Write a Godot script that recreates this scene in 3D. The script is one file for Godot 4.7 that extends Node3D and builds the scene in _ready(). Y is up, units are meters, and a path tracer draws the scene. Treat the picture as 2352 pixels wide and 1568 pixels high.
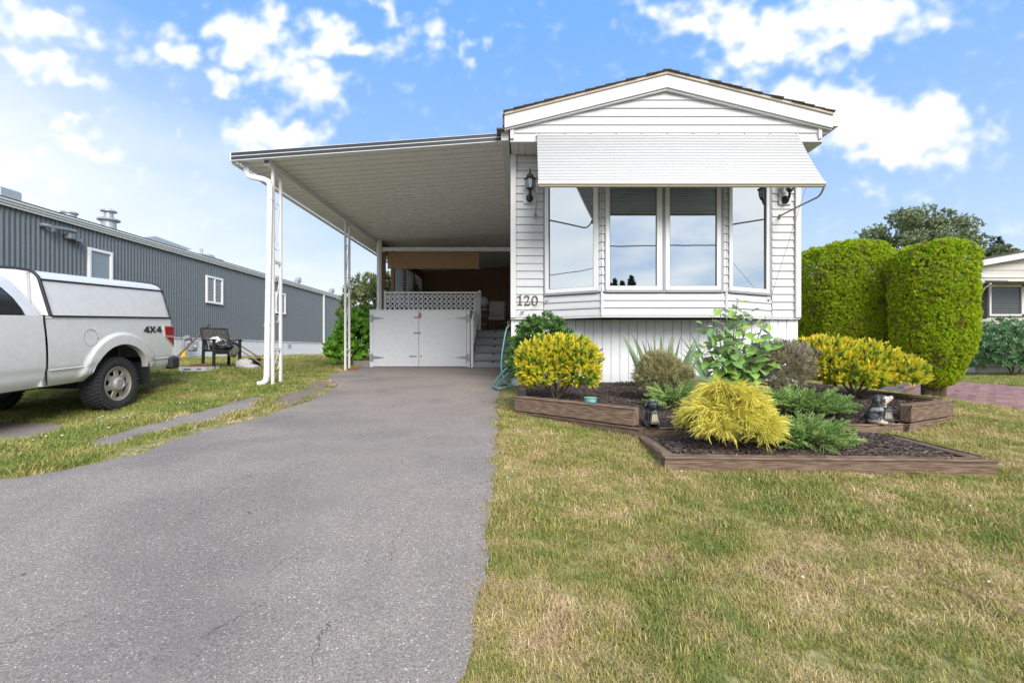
extends Node3D
# White single-wide mobile home with carport, raised flower bed, lawn and driveway.
# Units are metres, y up. Depth "Z" below means metres in front of the camera (world z = -Z).

const EYE := 1.15
const FOC := 1080.0          # focal length in pixels of a 2352 x 1568 picture
const VPX := 1204.0
const VPY := 805.0

var ORG := Vector3.ZERO      # origin of the thing that is being built
var used := {}
var rng := RandomNumberGenerator.new()
var mats := {}
var noise_a := FastNoiseLite.new()
var noise_b := FastNoiseLite.new()

# ---------------------------------------------------------------- mesh builder
class B:
	var v := PackedVector3Array()
	var n := PackedVector3Array()
	var c := PackedColorArray()
	var col := Color.WHITE
	func tri(a: Vector3, b: Vector3, d: Vector3) -> void:      # counter-clockwise seen from outside
		var k := (b - a).cross(d - a).normalized()
		v.append(a); v.append(d); v.append(b)
		for i in 3:
			n.append(k); c.append(col)
	func trin(a: Vector3, b: Vector3, d: Vector3, na: Vector3, nb: Vector3, nd: Vector3) -> void:
		var k := (b - a).cross(d - a)
		if k.length_squared() < 1e-16:
			return
		v.append(a); v.append(d); v.append(b)
		n.append(na); n.append(nd); n.append(nb)
		for i in 3:
			c.append(col)
	func quad(a: Vector3, b: Vector3, d: Vector3, e: Vector3) -> void:
		tri(a, b, d); tri(a, d, e)
	func box(at: Vector3, size: Vector3, basis := Basis.IDENTITY) -> void:
		rbox(at, size, 0.0, basis)
	func rbox(at: Vector3, size: Vector3, r: float, basis := Basis.IDENTITY) -> void:
		var h := size * 0.5
		r = minf(r, minf(h.x, minf(h.y, h.z)) * 0.9)
		var P := func(p: Vector3) -> Vector3: return at + basis * p
		for ax in 3:
			for s in [-1.0, 1.0]:
				var u := (ax + 1) % 3
				var w := (ax + 2) % 3
				var q := []
				for k in [[-1, -1], [1, -1], [1, 1], [-1, 1]]:
					var p := Vector3.ZERO
					p[ax] = s * h[ax]; p[u] = k[0] * (h[u] - r); p[w] = k[1] * (h[w] - r)
					q.append(P.call(p))
				if s > 0: quad(q[0], q[1], q[2], q[3])
				else: quad(q[3], q[2], q[1], q[0])
		if r <= 0.0:
			return
		for ax in 3:
			var u := (ax + 1) % 3
			var w := (ax + 2) % 3
			for s in [[1, 1], [-1, 1], [-1, -1], [1, -1]]:
				var q := []
				for k in [[0, -1], [1, -1], [1, 1], [0, 1]]:
					var p := Vector3.ZERO
					p[ax] = k[1] * (h[ax] - r)
					p[u] = s[0] * (h[u] - (0.0 if k[0] == 0 else r))
					p[w] = s[1] * (h[w] - (r if k[0] == 0 else 0.0))
					q.append(P.call(p))
				if s[0] * s[1] > 0: quad(q[0], q[1], q[2], q[3])
				else: quad(q[3], q[2], q[1], q[0])
		for sx in [-1, 1]:
			for sy in [-1, 1]:
				for sz in [-1, 1]:
					var s := Vector3(sx, sy, sz)
					var q := []
					for ax in 3:
						var p := s * (h - Vector3(r, r, r))
						p[ax] = s[ax] * h[ax]
						q.append(P.call(p))
					if sx * sy * sz > 0: tri(q[0], q[1], q[2])
					else: tri(q[0], q[2], q[1])
	# polygon (counter-clockwise in x,y) extruded along z from z0 to z1, placed with xf
	func prism(poly: PackedVector2Array, z0: float, z1: float, xf := Transform3D.IDENTITY, caps := true) -> void:
		var m := poly.size()
		for i in m:
			var a := poly[i]; var b := poly[(i + 1) % m]
			quad(xf * Vector3(a.x, a.y, z1), xf * Vector3(a.x, a.y, z0), xf * Vector3(b.x, b.y, z0), xf * Vector3(b.x, b.y, z1))
		if caps:
			var t := Geometry2D.triangulate_polygon(poly)
			for i in range(0, t.size(), 3):
				var a := poly[t[i]]; var b := poly[t[i + 1]]; var d := poly[t[i + 2]]
				if (b - a).cross(d - a) < 0:
					var e := b; b = d; d = e
				tri(xf * Vector3(a.x, a.y, z1), xf * Vector3(b.x, b.y, z1), xf * Vector3(d.x, d.y, z1))
				tri(xf * Vector3(a.x, a.y, z0), xf * Vector3(d.x, d.y, z0), xf * Vector3(b.x, b.y, z0))
	# surface of revolution about y; profile of (radius, y) from bottom to top
	func lathe(prof: Array, sides: int, xf := Transform3D.IDENTITY, flat := false) -> void:
		for i in prof.size() - 1:
			var p: Vector2 = prof[i]; var q: Vector2 = prof[i + 1]
			var dn := Vector2(q.y - p.y, -(q.x - p.x)).normalized()
			for k in sides:
				var a0 := TAU * k / sides; var a1 := TAU * (k + 1) / sides
				var c0 := Vector3(cos(a0), 0, sin(a0)); var c1 := Vector3(cos(a1), 0, sin(a1))
				var A := xf * (c0 * p.x + Vector3(0, p.y, 0)); var Bq := xf * (c1 * p.x + Vector3(0, p.y, 0))
				var C := xf * (c1 * q.x + Vector3(0, q.y, 0)); var D := xf * (c0 * q.x + Vector3(0, q.y, 0))
				if flat:
					quad(A, D, C, Bq)
				else:
					var n0 := (xf.basis * (c0 * dn.x + Vector3(0, dn.y, 0))).normalized()
					var n1 := (xf.basis * (c1 * dn.x + Vector3(0, dn.y, 0))).normalized()
					trin(A, D, C, n0, n0, n1); trin(A, C, Bq, n0, n1, n1)
	# round tube along points; radii one number or one for each point
	func tube(pts: Array, rad, sides := 6, capped := true) -> void:
		var m := pts.size()
		var rings := []; var nrm := []
		var side := Vector3.ZERO
		for i in m:
			var d: Vector3 = (pts[mini(i + 1, m - 1)] - pts[maxi(i - 1, 0)]).normalized()
			if side == Vector3.ZERO:
				side = d.cross(Vector3.UP if absf(d.y) < 0.9 else Vector3.RIGHT).normalized()
			side = (side - d * side.dot(d)).normalized()
			var up := side.cross(d)
			var r: float = rad[i] if rad is Array else rad
			var ring := []; var rn := []
			for k in sides:
				var a := TAU * k / sides
				var e := side * cos(a) + up * sin(a)
				ring.append(pts[i] + e * r); rn.append(e)
			rings.append(ring); nrm.append(rn)
		for i in m - 1:
			for k in sides:
				var j := (k + 1) % sides
				trin(rings[i][k], rings[i + 1][k], rings[i + 1][j], nrm[i][k], nrm[i + 1][k], nrm[i + 1][j])
				trin(rings[i][k], rings[i + 1][j], rings[i][j], nrm[i][k], nrm[i + 1][j], nrm[i][j])
		if capped:
			for k in range(1, sides - 1):
				tri(rings[0][0], rings[0][k], rings[0][k + 1])
				tri(rings[m - 1][0], rings[m - 1][k + 1], rings[m - 1][k])
	# rectangular bar between two points
	func bar(a: Vector3, b: Vector3, wide: float, tall: float, up := Vector3.UP, r := 0.0) -> void:
		var d := (b - a).normalized()
		var s := d.cross(up).normalized()
		var u := s.cross(d)
		rbox((a + b) * 0.5, Vector3(wide, tall, a.distance_to(b)), r, Basis(s, u, -d))
	# smooth surface through a grid of points g[i][j]
	func grid(g: Array, flip := false) -> void:
		var ni := g.size(); var nj: int = g[0].size()
		var nn := []
		for i in ni:
			var row := []
			for j in nj:
				var du: Vector3 = g[mini(i + 1, ni - 1)][j] - g[maxi(i - 1, 0)][j]
				var dv: Vector3 = g[i][mini(j + 1, nj - 1)] - g[i][maxi(j - 1, 0)]
				var k := du.cross(dv).normalized()
				row.append(-k if flip else k)
			nn.append(row)
		for i in ni - 1:
			for j in nj - 1:
				if flip:
					trin(g[i][j], g[i + 1][j + 1], g[i + 1][j], nn[i][j], nn[i + 1][j + 1], nn[i + 1][j])
					trin(g[i][j], g[i][j + 1], g[i + 1][j + 1], nn[i][j], nn[i][j + 1], nn[i + 1][j + 1])
				else:
					trin(g[i][j], g[i + 1][j], g[i + 1][j + 1], nn[i][j], nn[i + 1][j], nn[i + 1][j + 1])
					trin(g[i][j], g[i + 1][j + 1], g[i][j + 1], nn[i][j], nn[i + 1][j + 1], nn[i][j + 1])
	func ball(at: Vector3, r: Vector3, seg := 10, basis := Basis.IDENTITY) -> void:
		var g := []
		for i in seg + 1:
			var row := []
			var a := -PI / 2 + PI * i / seg
			for j in seg * 2 + 1:
				var b := TAU * j / (seg * 2)
				row.append(at + basis * (Vector3(cos(a) * cos(b), sin(a), cos(a) * sin(b)) * r))
			g.append(row)
		for i in seg:
			for j in seg * 2:
				var q := [g[i][j], g[i + 1][j], g[i + 1][j + 1], g[i][j + 1]]
				var m := []
				for p in q:
					var l: Vector3 = basis.inverse() * (p - at)
					m.append((basis * (l / (r * r))).normalized())
				trin(q[0], q[1], q[2], m[0], m[1], m[2]); trin(q[0], q[2], q[3], m[0], m[2], m[3])
	func mesh(off := Vector3.ZERO, colors := false) -> ArrayMesh:
		var a := []
		a.resize(Mesh.ARRAY_MAX)
		if off != Vector3.ZERO:
			for i in v.size(): v[i] -= off
		a[Mesh.ARRAY_VERTEX] = v; a[Mesh.ARRAY_NORMAL] = n
		if colors: a[Mesh.ARRAY_COLOR] = c
		var m := ArrayMesh.new()
		m.add_surface_from_arrays(Mesh.PRIMITIVE_TRIANGLES, a)
		return m

# ---------------------------------------------------------------- naming and adding
func numbered(called: String) -> String:
	used[called] = used.get(called, -1) + 1
	return called if used[called] == 0 else "%s_%03d" % [called, used[called]]

func tag(o: Node, label: String, category: String, group := "", kind := "") -> Node:
	o.set_meta("label", label); o.set_meta("category", category)
	if group: o.set_meta("group", group)
	if kind: o.set_meta("kind", kind)
	return o

func thing(called: String, label: String, category: String, at := Vector3.ZERO, group := "") -> Node3D:
	var o := Node3D.new()
	o.name = numbered(called)
	add_child(o)
	o.position = at
	ORG = at
	tag(o, label, category, group)
	return o

func put(b: B, called: String, m: Material, parent: Node = null, colors := false) -> MeshInstance3D:
	var o := MeshInstance3D.new()
	o.mesh = b.mesh(ORG if parent != null else Vector3.ZERO, colors)
	o.material_override = m
	if parent == null:
		o.name = numbered(called)
		add_child(o)
	else:
		o.name = called
		parent.add_child(o, true)
	return o

# a shared mesh placed in the world under a thing (or one of its parts at the thing's origin)
func inst(m: Mesh, called: String, mt: Material, xf: Transform3D, parent: Node) -> MeshInstance3D:
	var o := MeshInstance3D.new()
	o.mesh = m; o.material_override = mt; o.name = called
	parent.add_child(o, true)
	o.transform = Transform3D(xf.basis, xf.origin - ORG)
	return o

func struct(o: Node) -> Node:
	o.set_meta("kind", "structure"); return o

func cloud_of(called: String, m: Mesh, mt: Material, xs: Array, cols: PackedColorArray, parent: Node = null) -> MultiMeshInstance3D:
	var mm := MultiMesh.new()
	mm.transform_format = MultiMesh.TRANSFORM_3D
	mm.use_colors = cols.size() > 0
	mm.mesh = m
	mm.instance_count = xs.size()
	for i in xs.size():
		var t: Transform3D = xs[i]
		if parent != null: t.origin -= ORG
		mm.set_instance_transform(i, t)
		if cols.size() > 0: mm.set_instance_color(i, cols[i])
	var o := MultiMeshInstance3D.new()
	o.multimesh = mm
	o.material_override = mt
	if parent == null:
		o.name = numbered(called); add_child(o)
	else:
		o.name = called; parent.add_child(o, true)
	o.set_meta("kind", "stuff")
	return o

# ---------------------------------------------------------------- pixels and ground
func px(u: float, v: float, z: float) -> Vector3:
	return Vector3((u - VPX) / FOC * z, EYE + (VPY - v) / FOC * z, -z)

var PROF_C := PackedVector2Array([Vector2(-12, 1.5), Vector2(-4, 1.42), Vector2(0, 1.12), Vector2(1.4, 0.98), Vector2(3, 0.79), Vector2(4, 0.715), Vector2(5, 0.655), Vector2(7, 0.52), Vector2(9.7, 0.43), Vector2(12, 0.36), Vector2(16, 0.31), Vector2(30, 0.28), Vector2(400, 0.5)])
var PROF_L := PackedVector2Array([Vector2(-12, 1.5), Vector2(-4, 1.45), Vector2(0, 1.25), Vector2(3, 1.1), Vector2(5, 1.0), Vector2(7, 0.885), Vector2(8.5, 0.62), Vector2(10.4, 0.4), Vector2(13, 0.33), Vector2(16, 0.3), Vector2(30, 0.28), Vector2(400, 0.5)])
var PROF_R := PackedVector2Array([Vector2(-12, 1.5), Vector2(-4, 1.42), Vector2(0, 1.15), Vector2(1.4, 1.0), Vector2(3, 0.86), Vector2(5, 0.77), Vector2(7, 0.74), Vector2(12, 0.755), Vector2(16, 0.75), Vector2(30, 0.7), Vector2(400, 0.7)])

func prof(p: PackedVector2Array, z: float) -> float:
	var i := 0
	while i < p.size() - 2 and p[i + 1].x < z: i += 1
	var a := p[i]; var b := p[i + 1]
	var pa := p[maxi(i - 1, 0)]; var pb := p[mini(i + 2, p.size() - 1)]
	var h := b.x - a.x
	var t := clampf((z - a.x) / h, 0.0, 1.0)
	var ma := 0.0 if i == 0 else (b.y - pa.y) / (b.x - pa.x) * h
	var mb := (pb.y - a.y) / (pb.x - a.x) * h
	var t2 := t * t; var t3 := t2 * t
	return (2 * t3 - 3 * t2 + 1) * a.y + (t3 - 2 * t2 + t) * ma + (-2 * t3 + 3 * t2) * b.y + (t3 - t2) * mb

# ground height (world y) at x and depth z
func gy(x: float, z: float) -> float:
	var g := prof(PROF_C, z)
	if x < -3.9: g = lerpf(g, prof(PROF_L, z), smoothstep(-3.9, -5.6, x))
	elif x > 4.2: g = lerpf(g, prof(PROF_R, z), smoothstep(4.2, 6.5, x))
	return EYE - g

func on_ground(x: float, z: float, up := 0.0) -> Vector3:
	return Vector3(x, gy(x, z) + up, -z)

# where the ray through a pixel meets the ground: Vector2(x, depth)
func gpx(u: float, v: float) -> Vector2:
	var a := (u - VPX) / FOC; var b := (VPY - v) / FOC
	var lo := 0.3; var z := 0.3
	while z < 90.0:
		if EYE + b * z <= gy(a * z, z): break
		lo = z; z *= 1.03
	for i in 20:
		var m := (lo + z) * 0.5
		if EYE + b * m <= gy(a * m, m): z = m
		else: lo = m
	return Vector2(a * z, z)

func gpoly(p: Array) -> PackedVector2Array:
	var o := PackedVector2Array()
	for q in p: o.append(gpx(q[0], q[1]))
	return o

# ---------------------------------------------------------------- materials
func lin(r: float, g: float, b: float) -> Color:
	return Color(r, g, b).linear_to_srgb()

func grey_noise(seed_: int, freq: float, lo: float, hi: float, octaves := 4, kind := FastNoiseLite.TYPE_SIMPLEX_SMOOTH, size := 512) -> NoiseTexture2D:
	var key := "n%d_%f_%f_%f_%d_%d" % [seed_, freq, lo, hi, kind, size]
	if mats.has(key): return mats[key]
	var f := FastNoiseLite.new()
	f.seed = seed_; f.noise_type = kind; f.frequency = freq; f.fractal_octaves = octaves
	var t := NoiseTexture2D.new()
	t.width = size; t.height = size; t.seamless = true; t.noise = f
	var g := Gradient.new()
	g.set_color(0, Color(lo, lo, lo)); g.set_color(1, Color(hi, hi, hi))
	t.color_ramp = g
	mats[key] = t
	return t

func ramp_noise(seed_: int, freq: float, stops: Array, kind: int, size: int, octaves := 4) -> NoiseTexture2D:
	var f := FastNoiseLite.new()
	f.seed = seed_; f.noise_type = kind; f.frequency = freq; f.fractal_octaves = octaves
	if kind == FastNoiseLite.TYPE_CELLULAR:
		f.cellular_return_type = FastNoiseLite.RETURN_CELL_VALUE
		f.fractal_type = FastNoiseLite.FRACTAL_NONE
	var t := NoiseTexture2D.new()
	t.width = size; t.height = size; t.seamless = true; t.seamless_blend_skirt = 0.08; t.noise = f
	var g := Gradient.new()
	var off := PackedFloat32Array(); var cs := PackedColorArray()
	for s in stops:
		off.append(s[0]); cs.append(lin(s[1], s[2], s[3]))
	g.offsets = off; g.colors = cs
	t.color_ramp = g
	return t

# plain material: linear base colour, roughness, options
func M(key: String, r: float, g: float, b: float, rough: float, opt := {}) -> StandardMaterial3D:
	if mats.has(key): return mats[key]
	var m := StandardMaterial3D.new()
	m.resource_name = key
	m.albedo_color = lin(r, g, b)
	m.roughness = rough
	m.metallic = opt.get("metal", 0.0)
	m.metallic_specular = opt.get("spec", 0.5)
	if opt.has("grime"):       # [seed, frequency, darkest, tiles per metre]
		var q: Array = opt.grime
		m.albedo_texture = grey_noise(q[0], q[1], lin(lerpf(1.0, q[2], 0.7), 0, 0).r, 1.0)
		m.uv1_triplanar = true
		m.uv1_world_triplanar = opt.get("world", true)
		m.uv1_scale = q[3] if q[3] is Vector3 else Vector3.ONE * q[3]
	if opt.has("bump"):        # [seed, frequency, centimetres]
		m.heightmap_enabled = true
		m.heightmap_texture = grey_noise(opt.bump[0], opt.bump[1], 0.0, 1.0)
		m.heightmap_scale = opt.bump[2]
		m.uv1_triplanar = true
		m.uv1_world_triplanar = opt.get("world", true)
		if opt.bump.size() > 3: m.uv1_scale = opt.bump[3] if opt.bump[3] is Vector3 else Vector3.ONE * opt.bump[3]
	if opt.has("coat"):
		m.clearcoat_enabled = true; m.clearcoat = opt.coat; m.clearcoat_roughness = 0.06
	if opt.has("vc"): m.vertex_color_use_as_albedo = true
	if opt.has("back"):
		m.backlight_enabled = true; m.backlight = lin(opt.back, opt.back, opt.back)
	m.cull_mode = BaseMaterial3D.CULL_DISABLED if opt.get("two", false) else BaseMaterial3D.CULL_BACK
	mats[key] = m
	return m

func rnd(a: float, b: float) -> float:
	return rng.randf_range(a, b)

func noise_col(a: Color, b: Color, t: float) -> Color:
	return a.lerp(b, clampf(t, 0.0, 1.0))

# ---------------------------------------------------------------- scene
func _ready() -> void:
	rng.seed = 20120
	noise_a.seed = 5; noise_a.frequency = 0.35; noise_a.fractal_octaves = 3
	noise_b.seed = 11; noise_b.frequency = 1.6; noise_b.fractal_octaves = 3
	camera()
	sky_and_sun()
	ground()
	mobile_home()
	carport()
	porch()
	flower_bed()
	neighbour_home()
	beige_home()
	pickup()
	awning_and_lamps()
	storage_and_hose()
	bed_plants()
	dog_lanterns()
	hedges_and_trees()
	chair_corner()
	porch_things()
	behind_camera()
	lawn_grass()

func camera() -> void:
	var c := Camera3D.new()
	c.name = "camera"
	add_child(c)
	c.position = Vector3(0, EYE, 0)
	c.projection = Camera3D.PROJECTION_FRUSTUM
	c.near = 0.05
	c.far = 1200.0
	c.size = 1568.0 / FOC * c.near
	c.frustum_offset = Vector2((1176.0 - VPX) / FOC, (VPY - 784.0) / FOC) * c.near
	c.current = true

func sky_and_sun() -> void:
	var e := Environment.new()
	e.tonemap_mode = Environment.TONE_MAPPER_LINEAR
	e.tonemap_exposure = 1.46
	e.background_mode = Environment.BG_SKY
	e.sdfgi_enabled = true; e.ssao_enabled = true; e.ssil_enabled = true
	var s := Sky.new()
	var p := PanoramaSkyMaterial.new()
	p.panorama = ImageTexture.create_from_image(sky_image(SKY_W))
	s.sky_material = p
	e.sky = s
	var w := WorldEnvironment.new()
	w.name = "environment"
	w.environment = e
	add_child(w)
	var sun := DirectionalLight3D.new()
	sun.name = "sun"
	add_child(sun)
	sun.light_energy = 0.95
	sun.light_color = lin(1.0, 0.955, 0.885)
	sun.light_angular_distance = 34.0
	sun.shadow_enabled = true
	# behind the camera and to its right, fairly high
	sun.look_at_from_position(Vector3(3.8, 6.6, 8.8), Vector3.ZERO)

const SKY_W := 2048
# clouds of the picture: [u, v, half width, half height, turn in degrees, strength]
const CLOUDS := [
	[90, 55, 150, 34, 12, 1.0], [30, 20, 80, 30, 20, 0.8], [80, 150, 150, 30, 14, 0.95], [190, 185, 40, 14, 20, 0.7],
	[610, 40, 60, 60, 30, 1.0], [570, 110, 90, 60, 35, 1.15], [680, 170, 95, 62, 40, 1.2], [800, 90, 120, 34, 12, 1.0],
	[430, 120, 70, 30, 40, 0.95], [520, 195, 60, 22, 32, 0.95], [330, 130, 80, 34, 30, 0.5], [900, 25, 50, 28, 40, 0.85],
	[1000, 75, 36, 36, 45, 0.8], [1075, 108, 32, 18, 50, 0.7], [630, 305, 95, 42, 6, 1.25], [160, 275, 46, 18, 20, 0.85],
	[200, 340, 110, 26, 16, 0.85], [20, 390, 90, 40, 10, 0.7], [845, 205, 24, 14, 40, 0.4], [385, 302, 22, 9, 20, 0.4],
	[1960, 45, 190, 62, -6, 1.2], [1600, 55, 110, 40, 14, 1.0], [1750, 80, 150, 55, 10, 1.15], [1700, 150, 80, 40, 10, 0.8],
	[1880, 120, 60, 40, 0, 0.8], [1900, 250, 130, 62, 14, 1.3], [2040, 300, 190, 70, 12, 1.35], [2150, 275, 90, 50, 30, 1.0],
	[2010, 360, 90, 28, 4, 1.0], [2290, 300, 34, 22, 0, 0.6], [2030, 428, 60, 15, 4, 0.5], [1460, 30, 60, 30, 50, 0.4],
	[2330, 520, 60, 28, -20, 0.4], [2130, 480, 50, 14, 0, 0.25],
]

func sky_image(w: int) -> Image:
	var h := w / 2
	var data := PackedFloat32Array()
	data.resize(w * h * 3)
	var nw := FastNoiseLite.new(); nw.seed = 3; nw.frequency = 0.010; nw.fractal_octaves = 5
	var nf := FastNoiseLite.new(); nf.seed = 9; nf.frequency = 0.0125; nf.fractal_octaves = 7; nf.fractal_gain = 0.56
	var nv := FastNoiseLite.new(); nv.seed = 14; nv.frequency = 1.3; nv.fractal_octaves = 5
	var pre := []
	for c in CLOUDS:
		var a := deg_to_rad(c[4])
		pre.append([c[0], c[1], cos(a), sin(a), 1.0 / c[2], 1.0 / c[3], c[5]])
	for j in h / 2 + 2:
		var el := PI * 0.5 - (j + 0.5) / h * PI
		var y := sin(el); var ch := cos(el)
		for i in w:
			var az := (i + 0.5) / w * TAU
			var x := sin(az) * ch; var z := -cos(az) * ch
			var e := maxf(y, 0.0)
			# clear air: deep blue overhead, paler towards the horizon
			var t := pow(1.0 - e, 2.8)
			var r := lerpf(0.105, 0.62, t); var g := lerpf(0.30, 0.71, t); var b := lerpf(0.71, 0.76, t)
			var d := 0.0
			var veil := 0.0
			if z < -0.25:
				var u := VPX + x / -z * FOC; var v := VPY - y / -z * FOC
				if u > -500 and u < 2900 and v > -500:
					var wu := u + nw.get_noise_2d(u, v) * 70.0; var wv := v + nw.get_noise_2d(u + 900.0, v) * 45.0
					for c in pre:
						var du: float = wu - c[0]; var dv: float = wv - c[1]
						if absf(du) > 420.0 or absf(dv) > 260.0: continue
						var p: float = (du * c[2] + dv * c[3]) * c[4]; var q: float = (dv * c[2] - du * c[3]) * c[5]
						d = maxf(d, c[6] * (1.0 - 0.62 * sqrt(p * p + q * q)))
					d += nf.get_noise_2d(u * 0.9 + v * 0.25, v * 1.35) * 0.55
			# thin veil of cloud, strongest low over the neighbour's home
			var wn := nv.get_noise_3d(x * 1.6, y * 4.0, z * 1.6)
			veil = clampf(0.42 - x * 1.35 - e * 2.2 + wn * 0.35, 0.0, 1.0) * 0.95
			# the rest of the sky holds the same broken cloud
			var k := 0.22 / (e + 0.18)
			var fo := nv.get_noise_3d(x * k * 3.0, 7.0, z * k * 3.0) + 0.35 * nv.get_noise_3d(x * k * 9.0, 3.0, z * k * 9.0)
			var front := smoothstep(0.15, 0.5, -z)
			d = maxf(d, (0.56 + fo * 0.8) * (1.0 - front))
			r = lerpf(r, 0.70, veil); g = lerpf(g, 0.735, veil); b = lerpf(b, 0.785, veil)
			var cov := pow(smoothstep(0.05, 0.98, d), 1.2)
			var lum := 1.0 + 0.12 * clampf(nf.get_noise_3d(x * 150.0, y * 150.0, z * 150.0) * 1.6, -1.0, 0.6) 
			r = lerpf(r, 0.82 * lum, cov); g = lerpf(g, 0.825 * lum, cov); b = lerpf(b, 0.84 * lum, cov)
			var o := (j * w + i) * 3
			data[o] = r; data[o + 1] = g; data[o + 2] = b
	# below the horizon: one pale colour
	for j in range(h / 2 + 2, h):
		for i in w:
			var o := (j * w + i) * 3
			data[o] = 0.33; data[o + 1] = 0.34; data[o + 2] = 0.33
	return Image.create_from_data(w, h, false, Image.FORMAT_RGBF, data.to_byte_array())

# ---------------------------------------------------------------- ground
var DRIVE := PackedVector2Array()
var STRIP := PackedVector2Array()
var SIDEDRIVE := PackedVector2Array()
var BRICKS := PackedVector2Array()
var DIRT := PackedVector2Array()
var BED := PackedVector2Array([Vector2(-0.07, 7.1), Vector2(-0.07, 4.9), Vector2(0.92, 3.85), Vector2(3.3, 4.05), Vector2(4.1, 4.5), Vector2(4.17, 7.1)])
var LOWBED := PackedVector2Array([Vector2(0.98, 3.86), Vector2(0.93, 3.06), Vector2(2.98, 2.95), Vector2(3.05, 4.02)])

# a sheet that follows the ground inside a polygon of (x, depth)
func sheet(poly: PackedVector2Array, up: float, cell: float) -> B:
	var b := B.new()
	var lo := poly[0]; var hi := poly[0]
	for p in poly:
		lo = lo.min(p); hi = hi.max(p)
	var nx := int(ceil((hi.x - lo.x) / cell)); var nz := int(ceil((hi.y - lo.y) / cell))
	var P := func(q: Vector2) -> Vector3: return on_ground(q.x, q.y, up)
	for i in nx:
		for j in nz:
			var a := lo + Vector2(i, j) * cell; var d := a + Vector2(cell, cell)
			var q := PackedVector2Array([a, Vector2(d.x, a.y), d, Vector2(a.x, d.y)])
			var inside := 0
			for p in q:
				if Geometry2D.is_point_in_polygon(p, poly): inside += 1
			if inside == 4:
				b.quad(P.call(q[0]), P.call(q[1]), P.call(q[2]), P.call(q[3]))
				continue
			for part in Geometry2D.intersect_polygons(q, poly):
				var t := Geometry2D.triangulate_polygon(part)
				for k in range(0, t.size(), 3):
					var p0 := part[t[k]]; var p1 := part[t[k + 1]]; var p2 := part[t[k + 2]]
					if (p1 - p0).cross(p2 - p0) < 0:
						var s := p1; p1 = p2; p2 = s
					if absf((p1 - p0).cross(p2 - p0)) < 1e-7: continue
					b.tri(P.call(p0), P.call(p1), P.call(p2))
	smooth_ground(b)
	return b

func smooth_ground(b: B) -> void:
	for i in b.v.size():
		var p := b.v[i]
		var e := 0.1
		var dx := (gy(p.x + e, -p.z) - gy(p.x - e, -p.z)) / (2 * e)
		var dz := (gy(p.x, -p.z + e) - gy(p.x, -p.z - e)) / (2 * e)
		b.n[i] = Vector3(-dx, 1, dz).normalized()

func ragged(p: PackedVector2Array, amount: float, step: float) -> PackedVector2Array:
	var o := PackedVector2Array()
	for i in p.size():
		var a := p[i]; var b := p[(i + 1) % p.size()]
		var m := maxi(1, int(a.distance_to(b) / step)) if a.distance_to(b) < 12.0 else 1
		for k in m:
			var q := a.lerp(b, float(k) / m)
			var s := noise_b.get_noise_2d(q.x * 3.0, q.y * 3.0) * amount
			var d := (b - a).orthogonal().normalized()
			o.append(q + d * s)
	return o

func asphalt(key: String, seed_: int, lift: float) -> StandardMaterial3D:
	var m := StandardMaterial3D.new()
	m.resource_name = key
	var f := lift
	m.albedo_texture = ramp_noise(seed_, 0.26, [
		[0.0, 0.127 * f, 0.108 * f, 0.095 * f], [0.2, 0.164 * f, 0.142 * f, 0.124 * f], [0.5, 0.193 * f, 0.166 * f, 0.147 * f], [0.8, 0.214 * f, 0.187 * f, 0.165 * f],
		[0.93, 0.243 * f, 0.214 * f, 0.189 * f], [0.985, 0.314 * f, 0.282 * f, 0.248 * f], [1.0, 0.567 * f, 0.514 * f, 0.451 * f]], FastNoiseLite.TYPE_CELLULAR, 2048)
	m.roughness = 0.92
	m.metallic_specular = 0.35
	m.uv1_triplanar = true; m.uv1_world_triplanar = true
	m.uv1_scale = Vector3.ONE * 0.42
	m.uv1_triplanar_sharpness = 8.0
	m.heightmap_enabled = true
	m.heightmap_texture = grey_noise(seed_ + 1, 0.22, 0.0, 1.0, 2, FastNoiseLite.TYPE_CELLULAR, 1024)
	m.heightmap_scale = 0.22
	m.detail_enabled = true
	m.detail_blend_mode = BaseMaterial3D.BLEND_MODE_MUL
	m.detail_uv_layer = BaseMaterial3D.DETAIL_UV_2
	m.detail_albedo = ramp_noise(seed_ + 5, 0.006, [[0.0, 0.70, 0.70, 0.71], [0.35, 0.88, 0.88, 0.885], [0.55, 1.0, 0.99, 0.985], [0.75, 0.90, 0.895, 0.89], [1.0, 1.0, 0.98, 0.955]], FastNoiseLite.TYPE_SIMPLEX_SMOOTH, 1024, 6)
	m.uv2_triplanar = true; m.uv2_world_triplanar = true
	m.uv2_scale = Vector3(0.11, 0.11, 0.11)
	m.uv2_triplanar_sharpness = 8.0
	mats[key] = m
	return m

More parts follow.
